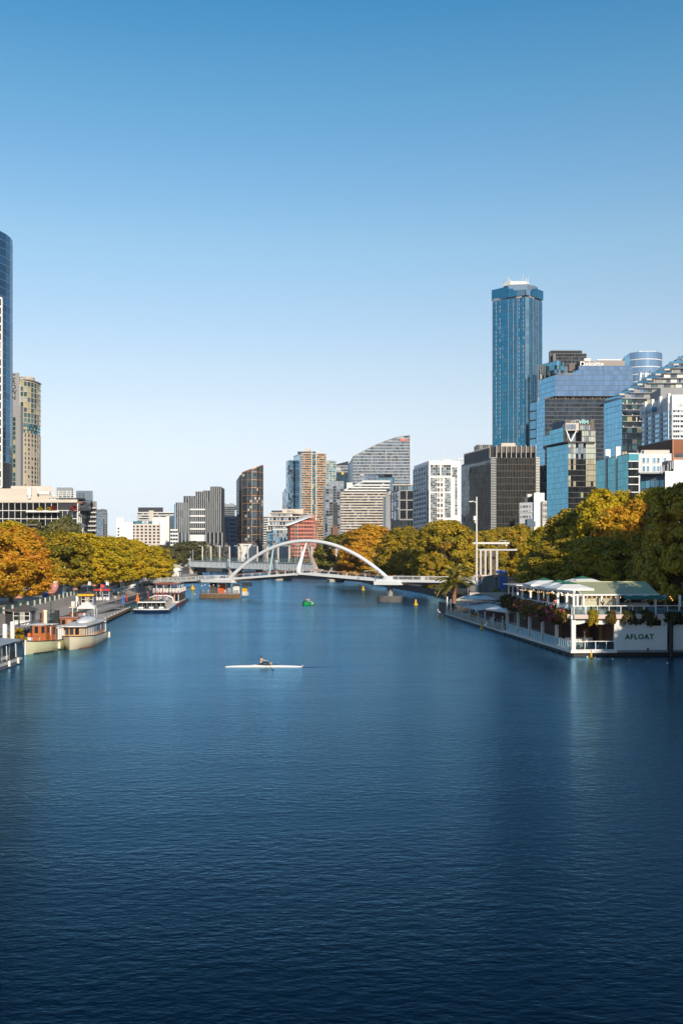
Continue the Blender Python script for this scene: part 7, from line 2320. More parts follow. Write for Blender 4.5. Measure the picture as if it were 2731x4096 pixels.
# people on the left promenade
person('stand', (X(322, 214), 214, 1.5), 2.6, 'person in black standing before the yellow kiosk', 'cloth_black', 'cloth_black')
person('stand', (X(313, 205), 205, 1.5), .8, 'person in a light blue shirt beside the yellow kiosk', 'cloth_blue', 'cloth_black')
person('sit', (X(411, 243), 243, 1.5), 1.2, 'dark haired person in black sitting before the red edged kiosk', 'cloth_black', 'cloth_white')
person('walk', (X(463, 240), 240, 1.5), .3, 'person in white carrying a dark pack walking past the gangway', 'cloth_white', 'cloth_grey')
person('stand', (X(357, 216), 216, 1.5), -1.2, 'person in tan at the window of the yellow kiosk', 'cloth_tan', 'cloth_grey')
person('walk', (X(583, 336), 336, 4.9), 1.6, 'small person in white at the left end of the footbridge', 'cloth_white', 'cloth_white')
# ---------------------------------------------------------------- boats (bow towards local -y)
def hull(L, B, zb, zm, zs, full=.55, stern=.8, draft=.4, n=18):
    """displacement hull: rows of section points from bow to stern; returns MB and a sheer function"""
    mb = MB(); mb.sm = True
    def half(f):
        w = B / 2 * min(1.0, (f / full) ** .62) if f < full else B / 2 * (1 - (1 - stern) * ((f - full) / (1 - full)) ** 2)
        return max(w, .02)
    def sheer(f):
        return zb + (zm - zb) * min(1, f / .55) ** .7 if f < .55 else zm + (zs - zm) * ((f - .55) / .45) ** 1.5
    rows = []
    for i in range(n + 1):
        f = i / n; y = -L / 2 + L * f; w = half(f); s = sheer(f)
        flare = .55 + .35 * min(1, f * 2.2)
        pts = [(0, -draft), (w * flare * .75, -draft * .8), (w * (flare + .08), 0), (w * .97, s * .55), (w, s)]
        row = [(-a, y + (.35 * (1 - q / 4) if f < .08 else 0), z) for q, (a, z) in reversed(list(enumerate(pts)))] + [(a, y + (.35 * (1 - q / 4) if f < .08 else 0), z) for q, (a, z) in list(enumerate(pts))[1:]]
        rows.append(row)
    mb.grid(rows)
    mb.sm = False
    mb.add(rows[-1], [tuple(range(len(rows[-1])))])
    # deck, a little below the sheer
    dk = MB()
    dk.grid([[(-half(i / n) * .96, -L / 2 + L * i / n, sheer(i / n) - .12), (half(i / n) * .96, -L / 2 + L * i / n, sheer(i / n) - .12)] for i in range(n + 1)])
    # rub rail
    rr = MB()
    for sg in (-1, 1):
        rr.tube([(sg * (half(i / n) + .02), -L / 2 + L * i / n, sheer(i / n)) for i in range(n + 1)], .06, 5)
    return mb, dk, rr, half, sheer
def arch_win(par, name, w, h, m, loc, rz=0):
    mb = MB().extr([(-w / 2, -h / 2), (w / 2, -h / 2), (w / 2, h * .3), (w * .3, h / 2), (-w * .3, h / 2), (-w / 2, h * .3)], 'y', -.03, .03)
    return part(name, mb, m, par, loc=loc, rot=(0, 0, rz))
# steam launch
a = thing('steam_launch', 'cream green hulled steam launch with varnished red-brown wheelhouse, its bow to the camera', 'boat', (-37.5, 126, 0), -.045)
h_, d_, r_, hf, sh = hull(13.4, 3.7, 1.65, 1.25, 1.2, full=.32)
hl = part('hull', h_, M['cream_green'], a)
part('boot_stripe', MB().grid([[(sg * (hf(i / 12) * .93 + .01), -6.3 + 12.6 * i / 12, z) for z in (-.1, .12)] for i in range(13) for sg in (1,)]), M['dark_metal'], hl)
part('stem_post', MB().bar((0, -6.75, .0), (0, -6.68, 1.75), .2, .16), M['white_paint'], hl)
part('rub_rail', r_, M['dark_metal'], hl)
part('deck', d_, M['pale_wood'], a)
wh = part('wheelhouse', MB().prism([(-1.0, -2.5), (-.5, -3.0), (.5, -3.0), (1.0, -2.5), (1.0, -.9), (-1.0, -.9)], 1.1, 3.3), M['wood'], a)
for x, y, rz in ((-.75, -2.78, -.79), (0, -3.03, 0), (.75, -2.78, .79), (1.03, -1.7, 1.57)):
    part('window', MB().box((0, 0, 0), (.42, .05, .8)), M['glass_room'], wh, loc=(x, y, 2.75), rot=(0, 0, rz)) if True else None
part('roof', MB().lathe([(1.35, 0), (1.35, .08), (.2, .2)], (0, -1.9, 3.3), 14), M['offwhite'], wh)
cb = part('cabin', MB().bx(-1.15, 1.15, -.7, 1.1, 1.1, 3.2), M['wood'], a)
for x in (-.75, 0, .75):
    part('window', MB().bx(x - .26, x + .26, -.76, -.7, 1.9, 3.0), M['white_paint'] if x >= 0 else M['glass_room'], cb)
part('side_window', MB().bx(1.15, 1.2, -.4, .8, 2.0, 2.9), M['glass_room'], cb)
part('roof', MB().bx(-1.35, 1.35, -.95, 1.3, 3.2, 3.3), M['offwhite'], cb)
part('saloon_roof', MB().bx(-1.45, 1.45, 1.2, 6.0, 2.65, 2.78), M['offwhite'], a)
for k in range(7):
    for sg in (-1, 1):
        part('saloon_post', MB().bx(sg * 1.35 - .12, sg * 1.35 + .12, 1.3 + k * .75, 1.5 + k * .75, 1.2, 2.65), M['white_paint'], a)
part('funnel', MB().lathe([(.22, 0), (.22, 1.5), (.27, 1.5), (.27, 1.75)], (0, .2, 3.3), 12), M['cream'], a)
part('dinghy', MB().lathe([(.05, -.1), (.35, .05), (.45, .3)], (0, 2.2, 2.8), 12, 1, 2.0), M['red'], a)
mst_ = part('mast', MB().tube([(0, -.9, 3.2), (0, -.9, 5.3)], [.08, .05], 6), M['wood'], a)
part('bow_rail', MB().tube([(-.9, -4.4, 2.0), (-.5, -5.6, 2.1), (0, -6.3, 2.2), (.5, -5.6, 2.1), (.9, -4.4, 2.0)], .03, 5).tube([(-.9, -4.4, 1.3), (-.9, -4.4, 2.0)], .03, 5).tube([(.9, -4.4, 1.3), (.9, -4.4, 2.0)], .03, 5), M['steel'], a)
part('fender', MB().tube([(1.85, 0, .2), (1.85, 0, 1.0)], .17, 8), M['cream'], a)
part('white_locker', MB().bx(-.7, -.1, -4.6, -4.0, 1.3, 1.9), M['white_paint'], a)
part('side_screen', MB().bx(-1.25, -.75, -2.6, -1.4, 1.2, 2.3), M['orange'], a)
# cream launch
c = thing('ferry_launch', 'cream hulled launch with a long windowed timber saloon and white upturned boat on its roof', 'boat', (-34.9, 134.8, 0), .065)
h_, d_, r_, hf, sh = hull(18.5, 4.2, 1.75, 1.35, 1.2, full=.28)
hl = part('hull', h_, M['cream'], c); part('rub_rail', r_, M['dark_metal'], hl)
part('boot_stripe', MB().grid([[(hf(i / 12) * .93 + .01, -8.6 + 17.4 * i / 12, z) for z in (-.1, .1)] for i in range(13)]), M['rust'], hl)
part('deck', d_, M['pale_wood'], c)
sl_ = part('saloon', MB().prism([(-1.3, -5.6), (-.7, -6.0), (.7, -6.0), (1.3, -5.6), (1.5, 7.4), (-1.5, 7.4)], 1.1, 2.75), M['pale_wood'], c)
for x, rz in ((-.95, -.55), (-.35, 0), (.35, 0), (.95, .55)):
    arch_win(sl_, 'window', .5, .85, M['glass_room'], (x, -6.03 if rz == 0 else -5.84, 2.15), rz)
for k in range(10):
    arch_win(sl_, 'window', .75, .9, M['glass_room'], (1.36 + k * .016, -4.6 + k * 1.2, 2.12), 1.57)
    part('window_post', MB().bx(1.36, 1.44, -5.2 + k * 1.2, -5.05 + k * 1.2, 1.2, 2.7), M['offwhite'], sl_)
part('roof', MB().prism([(-1.6, -6.2), (-.8, -6.7), (.8, -6.7), (1.6, -6.2), (1.8, 8.2), (-1.8, 8.2)], 2.75, 2.9), M['offwhite'], c)
up = MB(); up.sm = True; up.lathe([(.05, .65), (.6, .6), (1.05, .35), (1.25, 0)], (0, 2.4, 2.95), 20, 1.0, 3.4); part('upturned_boat', up, M['white_paint'], c)
part('stern_canopy', MB().bx(-1.6, 1.6, 8.2, 9.0, 2.4, 2.5), M['offwhite'], c)
for sg in (-1, 1):
    part('canopy_post', MB().bx(sg * 1.5 - .06, sg * 1.5 + .06, 8.7, 8.82, 1.1, 2.4), M['offwhite'], c)
part('fender', MB().tube([(2.05, 8.4, .3), (2.05, 8.4, 1.1)], .16, 8), M['cream'], c)
# red launch behind them
e = thing('red_launch', 'varnished orange-red launch half hidden behind the cream launch', 'boat', (-40.2, 152, 0), .05)
h_, d_, r_, hf, sh = hull(15, 3.4, 1.7, 1.3, 1.5)
hl = part('hull', h_, M['rust_hull'] if 'rust_hull' in M else M['terracotta'], e); part('rub_rail', r_, M['pale_wood'], hl); part('deck', d_, M['pale_wood'], e)
cb = part('cabin', MB().bx(-1.2, 1.2, -6, -2.8, 1.2, 2.9), M['wood'], e); part('roof', MB().bx(-1.35, 1.35, -6.2, -2.6, 2.9, 3.0), M['terracotta'], cb)
for x in (-.8, 0, .8):
    part('window', MB().bx(x - .25, x + .25, -6.06, -6, 2.0, 2.7), M['glass_room'], cb)
part('side_window', MB().bx(1.2, 1.25, -5.4, -3.4, 2.0, 2.7), M['glass_room'], cb)
part('mast', MB().bar((0, -3.6, 3.0), (0, -3.6, 5.0), .1).bar((-.5, -3.6, 4.4), (.5, -3.6, 4.4), .1), M['cream'], e)
part('awning', MB().prism([(-1.2, -2), (1.2, -2), (1.2, 5.5), (-1.2, 5.5)], 2.3, 2.45), M['terracotta'], e)
for y in (-1.8, 1.6, 5.2):
    for sg in (-1, 1):
        part('awning_post', MB().bx(sg * 1.1 - .04, sg * 1.1 + .04, y - .04, y + .04, 1.2, 2.3), M['pale_wood'], e)
# dark houseboat cut by the edge
hb = thing('houseboat', 'dark glass-sided houseboat with a grey roof cut by the left edge of the photo', 'boat', (-37.2, 98, 0), .05)
part('pontoon', MB().bx(-2.3, 2.45, -11.5, 11.8, -.3, .62), M['grey_metal'], hb)
part('rub_rail', MB().bx(2.45, 2.6, -11.5, 11.8, .35, .6), M['offwhite'], hb)
cb = part('cabin', MB().bx(-2.1, 2.1, -11, 11.2, .62, 2.5), M['dark_metal'], hb)
for k in range(8):
    part('glass_panel', MB().bx(2.1, 2.14, -10.8 + k * 2.75, -8.2 + k * 2.75, 1.35, 2.42), M['glass_dark'], cb)
    part('lower_panel', MB().bx(2.1, 2.15, -10.8 + k * 2.75, -8.2 + k * 2.75, .7, 1.28), M['navy_wall'] if k < 7 else M['dark_metal'], cb)
    part('frame_post', MB().bx(2.1, 2.2, -8.15 + k * 2.75, -8.08 + k * 2.75, .65, 2.5), M['steel'], cb)
part('roof', MB().extr([(-2.4, 2.5), (2.5, 2.5), (2.3, 2.62), (0, 2.78), (-2.2, 2.62)], 'y', -11.5, 11.6), M['roof_grey'] if 'roof_grey' in M else M['grey_metal'], hb)
text('lettering', 'ON A BOAT', .52, M['white_paint'], cb, (2.19, 6.6, 1.0), (R(90), 0, R(90)), .01)
for y in (6.2, 9.6):
    part('fender', MB().tube([(2.75, y, .15), (2.75, y, .75)], .14, 8), M['white_paint'], hb)
    part('stay', MB().tube([(2.5, y, .8), (2.45, y, 2.3)], .05, 5), M['offwhite'], hb)
# low glass cruise boat
cr = thing('cruise_boat', 'low glass-roofed river cruise boat with a navy hull moored at the pontoon', 'boat', (-43.6, 235.6, 0), .108)
def slab_hull(L, B, rake, zb, m, par, name='hull'):
    n = [(-B / 2, -L / 2 + 1.2), (-B * .18, -L / 2), (B * .18, -L / 2), (B / 2, -L / 2 + 1.2), (B / 2, L / 2), (-B / 2, L / 2)]
    lo = [(p[0] * .94, p[1] + (rake if p[1] < 0 else 0), -.4) for p in n]; hi = [(p[0], p[1], zb) for p in n]
    return part(name, MB().add(lo + hi, [(5, 4, 3, 2, 1, 0), (6, 7, 8, 9, 10, 11)] + [(i, (i + 1) % 6, 6 + (i + 1) % 6, 6 + i) for i in range(6)]), m, par)
slab_hull(36, 7.6, .9, .72, M['navy'], cr)
part('gunwale', MB().prism([(-3.9, -16.9), (-1.4, -18.1), (1.4, -18.1), (3.9, -16.9), (3.9, 18.05), (-3.9, 18.05)], .72, .90), M['white_paint'], cr)
sal = part('saloon', MB().extr([(-3.1, .98), (3.1, .98), (2.75, 2.25), (1.6, 2.75), (-1.6, 2.75), (-2.75, 2.25)], 'y', -15.2, 15.5), M['dark_metal'], cr)
for k in range(6):
    x = -3.0 + k * 1.0 + .5
    part('front_window', MB().bx(x - .46, x + .46, -15.3, -15.2, 1.1, 2.15), M['glass_black'], sal)
    part('front_mullion', MB().bx(x + .46, x + .50, -15.36, -15.2, 1.0, 2.25), M['offwhite'], sal)
part('visor', MB().extr([(-3.1, 2.22), (3.1, 2.22), (2.95, 2.45), (-2.95, 2.45)], 'y', -15.9, -14.6), M['white_paint'], sal)
sw = MB().add([(0, -.95, 0), (0, .95, 0), (-.33, .95, 1.12), (-.33, -.95, 1.12)], [(0, 1, 2, 3)]).mesh('side_window', M['glass_black'])
rw_ = MB().add([(0, -.95, 0), (0, .95, 0), (-1.1, .95, .47), (-1.1, -.95, .47)], [(0, 1, 2, 3)]).mesh('roof_window', M['glass_grey'])
fr_ = MB().bar((.03, 0, 0), (-.34, 0, 1.2), .05, .05).mesh('window_frame', M['offwhite'])
for k in range(14):
    y = -13.6 + k * 2.1
    for sg in (1, -1):
        link('side_window', sw, sal, (sg * 3.11, y, 1.05), (0, 0, 0 if sg > 0 else math.pi)); link('roof_window', rw_, sal, (sg * 2.77, y, 2.27), (0, 0, 0 if sg > 0 else math.pi))
        link('window_frame', fr_, sal, (sg * 3.11, y + 1.05, 1.0), (0, 0, 0 if sg > 0 else math.pi))
    part('roof_panel', MB().bx(-1.5, 1.5, y - .95, y + .95, 2.76, 2.8), M['glass_grey'], sal)
part('stern_arch', MB().extr([(-3.3, .98), (-2.9, 2.4), (-1.6, 2.95), (1.6, 2.95), (2.9, 2.4), (3.3, .98), (2.9, .98), (2.6, 2.3), (1.5, 2.75), (-1.5, 2.75), (-2.6, 2.3), (-2.9, .98)], 'y', 14.0, 16.2), M['white_paint'], sal)
for x in (-2.2, 0, 2.2):
    part('deck_locker', MB().bx(x - .5, x + .5, -16.9, -16.2, .98, 1.35), M['white_paint'], cr)
for k in range(8):
    part('bow_rail_post', MB().bx(-3.3 + k * .95, -3.25 + k * .95, -17.2, -17.15, .98, 1.7), M['steel'], cr)
for x, y in ((-1.5, -6), (-.2, 4), (.8, 8)):
    part('roof_pennant', MB().tube([(x, y, 2.8), (x, y, 4.6)], .10, 6), M['red'], cr)
for sg in (-1, 1):
    part('fender', MB().tube([(sg * 3.95, -16.4, .1), (sg * 3.95, -16.4, .9)], .22, 8), M['rubber'], cr)
# double deck boat
dd = thing('double_deck_boat', 'red and white double deck boat with an open railed upper deck behind the cruise boat', 'boat', (-46.0, 268, 0), .085)
slab_hull(26, 7.0, .6, .7, M['red_dark'] if 'red_dark' in M else M['rust'], dd)
lo = part('lower_deck', MB().bx(-3.1, 3.1, -12, 12, .7, 3.2), M['offwhite'], dd)
for k in range(6):
    x = -2.6 + k * 1.04
    part('window', MB().bx(x - .4, x + .4, -12.06, -12, 1.2, 2.9), M['glass_black'], lo)
    part('door_post', MB().bx(x + .45, x + .57, -12.1, -12, .8, 3.1), M['white_paint'] if k % 2 else M['orange'], lo)
for k in range(11):
    part('side_window', MB().bx(3.1, 3.16, -11 + k * 2.1, -9.5 + k * 2.1, 1.2, 2.8), M['glass_black'], lo)
part('upper_floor', MB().bx(-3.4, 3.4, -12.8, 12.4, 3.2, 3.36), M['red_dark'] if 'red_dark' in M else M['rust'], dd)
pm = MB().box((0, 0, .55), (.06, .06, 1.1)).mesh('railing_post', M['offwhite'])
for k in range(15):
    link('railing_post', pm, dd, (-3.3 + k * .47, -12.7, 3.36))
for k in range(24):
    link('railing_post', pm, dd, (3.3, -12.2 + k * 1.05, 3.36)); link('railing_post', pm, dd, (-3.3, -12.2 + k * 1.05, 3.36))
for z in (.6, 1.1):
    part('railing_rail', MB().tube([(-3.3, 12, 3.36 + z), (-3.3, -12.7, 3.36 + z), (3.3, -12.7, 3.36 + z), (3.3, 12, 3.36 + z)], .04, 5), M['offwhite'], dd)
for x in (-2.7, -.9, .9, 2.7):
    for y in (-9.5, -3, 4, 9):
        part('roof_post', MB().bx(x - .06, x + .06, y - .06, y + .06, 3.36, 5.6), M['offwhite'], dd)
part('upper_roof', MB().bx(-3.0, 3.0, -10, 9.5, 5.6, 5.72), M['glass_grey'], dd)
part('roof_fascia', MB().bx(-3.1, 3.1, -10.15, -10, 5.45, 5.85), M['red_dark'] if 'red_dark' in M else M['rust'], dd)
for k in range(7):
    for y in (-9.2, -6.5, -1.0):
        q = link('deck_seat', KIDS.setdefault('ds', MB().bx(-.25, .25, -.25, .25, .4, .47).bx(-.25, .25, .2, .26, .47, 1.0).bx(-.2, .2, -.2, .2, 0, .4).mesh('deck_seat', M['offwhite'])), dd, (-2.4 + k * .8, y, 3.36))
part('fender', MB().tube([(3.6, 12.6, .1), (3.6, 12.6, .9)], .3, 8), M['rubber'], dd)
# rowing shell and rower
rs = thing('rowing_shell', 'long narrow white single scull crossing the middle of the river', 'boat', (X(1055, 105), 105, 0), R(90))
# bow towards local +y: the rower faces the stern, to the right in the photo
mb = MB(); mb.sm = True
rows = []
for i in range(25):
    f = i / 24; y = -4.05 + 8.1 * f
    w = .28 * (math.sin(math.pi * min(1, max(0.02, f))) ** .55); z1 = .10 + .15 * math.sin(math.pi * f) ** .6
    if .5 < f < .66: z1 += .07 * (1 - abs(f - .58) / .08)
    rows.append([(w * math.cos(a), y, (.07 + (z1 - .07) * max(0, math.sin(a))) if math.sin(a) >= 0 else .07 + .15 * math.sin(a)) for a in [2 * math.pi * k / 12 for k in range(12)]])
mb.grid(rows, close=True); mb.add(rows[0], [tuple(range(12))]); mb.add(rows[-1], [tuple(range(12))[::-1]])
part('hull', mb, M['white_paint'], rs)
part('cockpit', MB().bx(-.2, .2, -1.0, .75, .26, .30), M['cloth_black'], rs)
part('bow_ball', MB().lathe([(.01, -.06), (.06, 0), (.01, .06)], (0, 4.05, .18), 8), M['black'], rs)
part('stern_tip', MB().bx(-.03, .03, -4.2, -4.0, .1, .26), M['grey_metal'], rs)
mb = MB()
for sg in (-1, 1):
    mb.tube([(0, -.45, .30), (sg * .8, -.35, .42), (0, -.05, .30)], .018, 5)
part('rigger', mb, M['dark_metal'], rs)
part('stretcher', MB().bx(-.15, .15, -.86, -.74, .26, .5), M['yellow'], rs)
for sg in (-1, 1):
    g_ = Vector((sg * .18, -.30, .52)); t_ = Vector((sg * 2.6, -1.1, .06))
    ob = part('oar', MB().tube([g_, t_], .022, 6), M['cloth_black'], rs)
    part('blade', MB().bar(t_, t_ + (t_ - g_).normalized() * .42, .2, .03), M['black'], ob)
person('row', (X(1049, 105), 105, .26), R(90), 'woman rower in a dark cap and pale top sitting in the white single scull', 'top_blush', 'cloth_black', 'hair')
for i, (dx, w, L_) in enumerate(()):
    pass
# green motor boat
gb_ = thing('green_boat', 'small bright green round-bowed motor boat in mid river below the arch', 'boat', (X(1229, 260), 260, 0), -.5)
h_, d_, r_, hf, sh = hull(3.6, 2.2, 1.0, .85, .9, full=.3, stern=.95)
hl = part('hull', h_, M['boat_green'], gb_); part('rub_rail', r_, M['boat_green'], hl); part('deck', d_, M['offwhite'], gb_)
part('hull_panel', MB().bx(.98, 1.12, .2, 1.2, .25, .7), M['offwhite'], gb_)
part('windscreen', MB().bx(-.6, .6, -.9, -.85, .8, 1.25), M['clear_glass'], gb_)
part('bench', MB().bx(-.8, .8, .5, .9, .8, 1.0), M['white_paint'], gb_)
person('sit', Vector((X(1227, 260), 260.2, .55)), 0, 'person in tan sitting at left in the small green boat', 'cloth_tan', 'cloth_grey')
person('sit', Vector((X(1234, 260), 260.6, .60)), .2, 'person in white sitting at right in the small green boat', 'skin', 'cloth_grey')
# buoys
def buoy(label, px, d, h, r, m, kind='cone'):
    o = thing('buoy', label, 'buoy', (X(px, d), d, -.1), 0, None)
    mb = MB(); mb.sm = True
    if kind == 'cone':
        mb.lathe([(r, 0), (r, h * .2), (r * .55, h * .28), (r * .28, h * .85), (r * .2, h)], n=12)
    elif kind == 'pear':
        mb.lathe([(r * .6, 0), (r, h * .25), (r * .85, h * .5), (r * .3, h * .75), (r * .22, h)], n=14)
    else:
        mb.lathe([(r * .5, 0), (r, r * .6), (r * .85, r * 1.3), (r * .3, r * 1.8), (.02, r * 1.9)], n=12)
    part('float', mb, M[m], o)
    if kind != 'ball':
        part('marker_band', MB().lathe([(r * .34, h * .62), (r * .33, h * .7)], n=10), M['black'], o)
        part('top_mark', MB().lathe([(r * .22, h), (r * .22, h * 1.08)], n=8), M['dark_metal'], o)
    return o
buoy('big yellow pear-shaped buoy left of the pier island', 771, 400, 2.3, .95, 'yellow', 'pear')
buoy('small yellow ball buoy floating left of the pier island', 778, 342, .6, .4, 'yellow', 'ball')
buoy('thin yellow buoy under the right half of the footbridge', 1438, 430, 1.7, .6, 'yellow')
buoy('stout yellow buoy under the right half of the footbridge', 1452, 405, 1.8, .75, 'yellow')
buoy('yellow cone buoy right of the right bridge pier', 1662, 261, 1.6, .62, 'yellow')
buoy('small yellow buoy at the far tip of the floating restaurant', 1769, 200, .95, .28, 'yellow')
buoy('tall yellow cone buoy beside the long white railing of the restaurant', 1925, 165, 1.3, .36, 'yellow')
buoy('yellow cone buoy at the near corner of the restaurant', 2363, 115, .95, .26, 'yellow')
for px, row, m_, lab in ((2347, 2629, 'cream', 'cream float left of the near yellow cone'), (2379, 2631, 'offwhite', 'white float right of the near yellow cone'), (2448, 2637, 'white_paint', 'white float under the left edge of the AFLOAT wall'),
                          (2517, 2642, 'terracotta', 'orange float under the AFLOAT lettering'), (2590, 2647, 'terracotta', 'orange float right of the AFLOAT lettering'), (2667, 2653, 'white_paint', 'white float in front of the black pile')):
    d = 11 * FPX / (row - HY)
    buoy(lab, px, d, .3, .13, m_, 'ball')
# pelican-like pale bird on the far buoy
pb = thing('bird', 'white pelican perched at the far tip of the floating restaurant', 'bird', (X(1757, 202), 202, .55), -.9)
js = [((0, .25, .35), .10), ((0, 0, .45), .19), ((0, -.25, .55), .13), ((0, -.34, .85), .06), ((0, -.36, 1.1), .075), ((0, -.75, .92), .03), ((0, .48, .30), .05)]
link('body', skin_mesh('body', js, [(0, 1), (1, 2), (2, 3), (3, 4), (4, 5), (0, 6)], M['cloth_white'], 1), pb)
part('leg', MB().tube([(.06, .05, 0), (.06, .05, .3)], .02, 5), M['orange'], pb); part('leg', MB().tube([(-.06, .05, 0), (-.06, .05, .3)], .02, 5), M['orange'], pb)
part('perch', MB().tube([(0, 0, -1.2), (0, 0, 0)], .12, 8), M['timber_pile'], pb)
# walkers on the footbridge
def on_deck(px, i):
    q = (px - CX) / FPX
    a, b_ = dv[i], dv[i + 1]
    f = (q * a.y - a.x) / ((b_.x - a.x) - q * (b_.y - a.y))
    return a.lerp(b_, f)
for px, i, rz, pose, top, tr_, lab in ((1021, 3, -1.2, 'walk', 'cloth_black', 'cloth_black', 'person in black striding across the left half of the footbridge'), (1157, 3, 1.9, 'stand', 'cloth_tan', 'cloth_tan', 'person in tan leaning on the footbridge rail left of the mast'),
                                        (1288, 4, 1.6, 'walk', 'cloth_white', 'cloth_black', 'left walker of the pair just right of the bridge mast'), (1294, 4, 1.6, 'walk', 'cloth_black', 'cloth_black', 'right walker of the pair just right of the bridge mast, in black'),
                                        (1720, 5, 1.5, 'walk', 'cloth_grey', 'cloth_black', 'person in grey on the right end of the footbridge under the big tree')):
    person(pose, on_deck(px, i), rz, lab, top, tr_)
person('walk', (X(1958, 250), 250, 3.6), .1, 'person in dark top and pale trousers walking down the path by the blue banner', 'cloth_black', 'cloth_blue')
for px, lab in ((1918, 'dark lamp post right of the tall white mast'), (1984, 'dark lamp post beside the blue banner')):
    o = copy_tree(lamp, (X(px, 248), 248, 2.2), None, lab, 1.25)
# ---------------------------------------------------------------- floating restaurant
AO, AR = Vector((27.0, 117.0, 0)), .059
AM = Matrix.Translation(AO) @ Matrix.Rotation(AR, 4, 'Z')
A_ = lambda x, y, z: AM @ Vector((x, y, z))
af = thing('floating_restaurant', 'two storey white floating restaurant barge lettered AFLOAT on its near wall', 'building', AO, AR)
part('barge_hull', MB().bx(.3, 18, .3, 36, -.6, .45), M['black'], af)
part('barge_hull', MB().bx(.2, 11, 36, 91, -.6, .35), M['black'], af)
part('deck', MB().bx(0, 18, 0, 36, .45, .68), M['deck_boards'], af)
part('deck', MB().bx(0, 11, 36, 91, .35, .55), M['deck_boards'], af)
part('deck_rim', MB().bx(-.12, 0, -.1, 36, .42, .72), M['white_paint'], af); part('deck_rim', MB().bx(-.12, 5.4, -.12, 0, .42, .72), M['white_paint'], af); part('deck_rim', MB().bx(-.1, 0, 36, 91, .32, .58), M['offwhite'], af)
# truss under the rim
for k in range(12):
    part('truss_bar', MB().bar((-.05, k * 3, .0), (-.05, k * 3 + 1.5, .4), .08).bar((-.05, k * 3 + 1.5, .4), (-.05, k * 3 + 3, .0), .08), M['dark_metal'], af)
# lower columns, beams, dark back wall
for y in (0, 6.8, 13.6, 20.4, 27.2, 34):
    part('column', MB().bx(0, .36 if y else .5, y, y + .36, .68, 4.4), M['white_paint'], af)
part('column', MB().bx(5.1, 5.4, 0, .3, .68, 4.3), M['white_paint'], af)
part('floor_beam', MB().bx(-.1, 18, -.1, 34.5, 4.4, 4.85), M['white_paint'], af)
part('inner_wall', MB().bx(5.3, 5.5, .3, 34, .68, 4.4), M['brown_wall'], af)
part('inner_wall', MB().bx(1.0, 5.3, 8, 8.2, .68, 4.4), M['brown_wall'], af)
for k in range(5):
    y = .5 + 6.8 * k
    aw = MB()
    n_ = 16
    aw.grid([[(.2, y + 6.2 * i / n_, 4.38), (.2, y + 6.2 * i / n_, 4.05 - .45 * abs(math.cos(math.pi * 2 * i / n_)) + .2)] for i in range(n_ + 1)])
    part('scallop_valance', aw, M['canvas_white'], af)
aw = MB(); aw.grid([[(.5 + 4.6 * i / 16, .2, 4.35), (.5 + 4.6 * i / 16, .2, 4.1 - .35 * abs(math.cos(math.pi * 1.5 * i / 16)))] for i in range(17)]); part('scallop_valance', aw, M['canvas_white'], af)
# railings: glass with white posts
rp1 = MB().box((0, 0, .55), (.07, .07, 1.1)).mesh('railing_post', M['white_paint'])
gp1 = MB().box((0, 0, 0), (.02, .80, .88)).mesh('glass_panel', M['clear_glass'])
for k in range(40):
    y = .45 + k * .85
    link('railing_post', rp1, af, (.1, y, .68)); link('glass_panel', gp1, af, (.1, y + .42, 1.22))
for k in range(4):
    link('railing_post', rp1, af, (1.6 + k * 1.28, .06, .68)); link('glass_panel', gp1, af, (.95 + k * 1.28, .06, 1.22), (0, 0, R(90)), (1, 1.45, 1))
for z in (.1, 1.1):
    part('handrail', MB().bar((.1, .4, .68 + z), (.1, 34, .68 + z), .08), M['white_paint'], af); part('handrail', MB().bar((.4, .06, .68 + z), (5.2, .06, .68 + z), .08), M['white_paint'], af)
rp2 = MB().box((0, 0, .5), (.07, .07, 1.05)).mesh('railing_post', M['offwhite'])
for k in range(60):
    link('railing_post', rp2, af, (.05, 36.2 + k * .92, .55))
for z in (.35, .7, 1.05):
    part('handrail', MB().bar((.05, 36, .55 + z), (.05, 91, .55 + z), .06), M['offwhite'], af)
# white lettered wall
w_ = part('front_wall', MB().bx(5.4, 11.45, -.02, .3, .72, 4.4), M['white_paint'], af)
part('front_wall', MB().bx(12.1, 18, -.02, .3, .72, 4.4), M['white_paint'], af)
text('lettering', 'AFLOAT', .82, M['canvas_green'], w_, (8.1, -.06, 2.28), (R(90), 0, 0), .03, bold=.028, spacing=1.18)
part('wall_window', MB().bx(7.5, 8.35, -.06, 0, 3.72, 4.15), M['glass_grey'], w_)
part('wall_window', MB().bx(9.0, 10.7, -.06, 0, 3.6, 4.25), M['glass_black'], w_)
part('wall_window', MB().bx(12.2, 13.4, -.06, 0, 3.72, 4.15), M['glass_bronze'], af)
part('wall_skirt', MB().bx(5.4, 18, -.06, 0, .5, .74), M['grey_metal'], af)
part('mooring_post', MB().bx(9.0, 9.12, -.3, -.1, .68, 1.0), M['black'], af)
o = link('mooring_pile', MB().lathe([(.26, -2), (.26, 4.75), (.2, 4.9)], n=12).mesh('mooring_pile', M['black']), None, A_(11.8, -.25, 0)); tag(o, 'thick black mooring pile standing before the AFLOAT wall', 'pile')
# inside the near bay: bench and colour panels
part('bar_counter', MB().bx(1.0, 4.2, 5.4, 6.2, .68, 1.8), M['offwhite'], af)
part('art_panel', MB().bx(3.6, 4.5, 7.6, 7.7, 1.0, 3.0), M['rust'], af); part('art_panel', MB().bx(4.6, 4.95, 4.0, 4.1, .7, 4.2), M['orange'], af); part('door_frame', MB().bx(4.3, 4.45, 3.0, 3.1, .7, 4.2), M['canvas_green'], af)
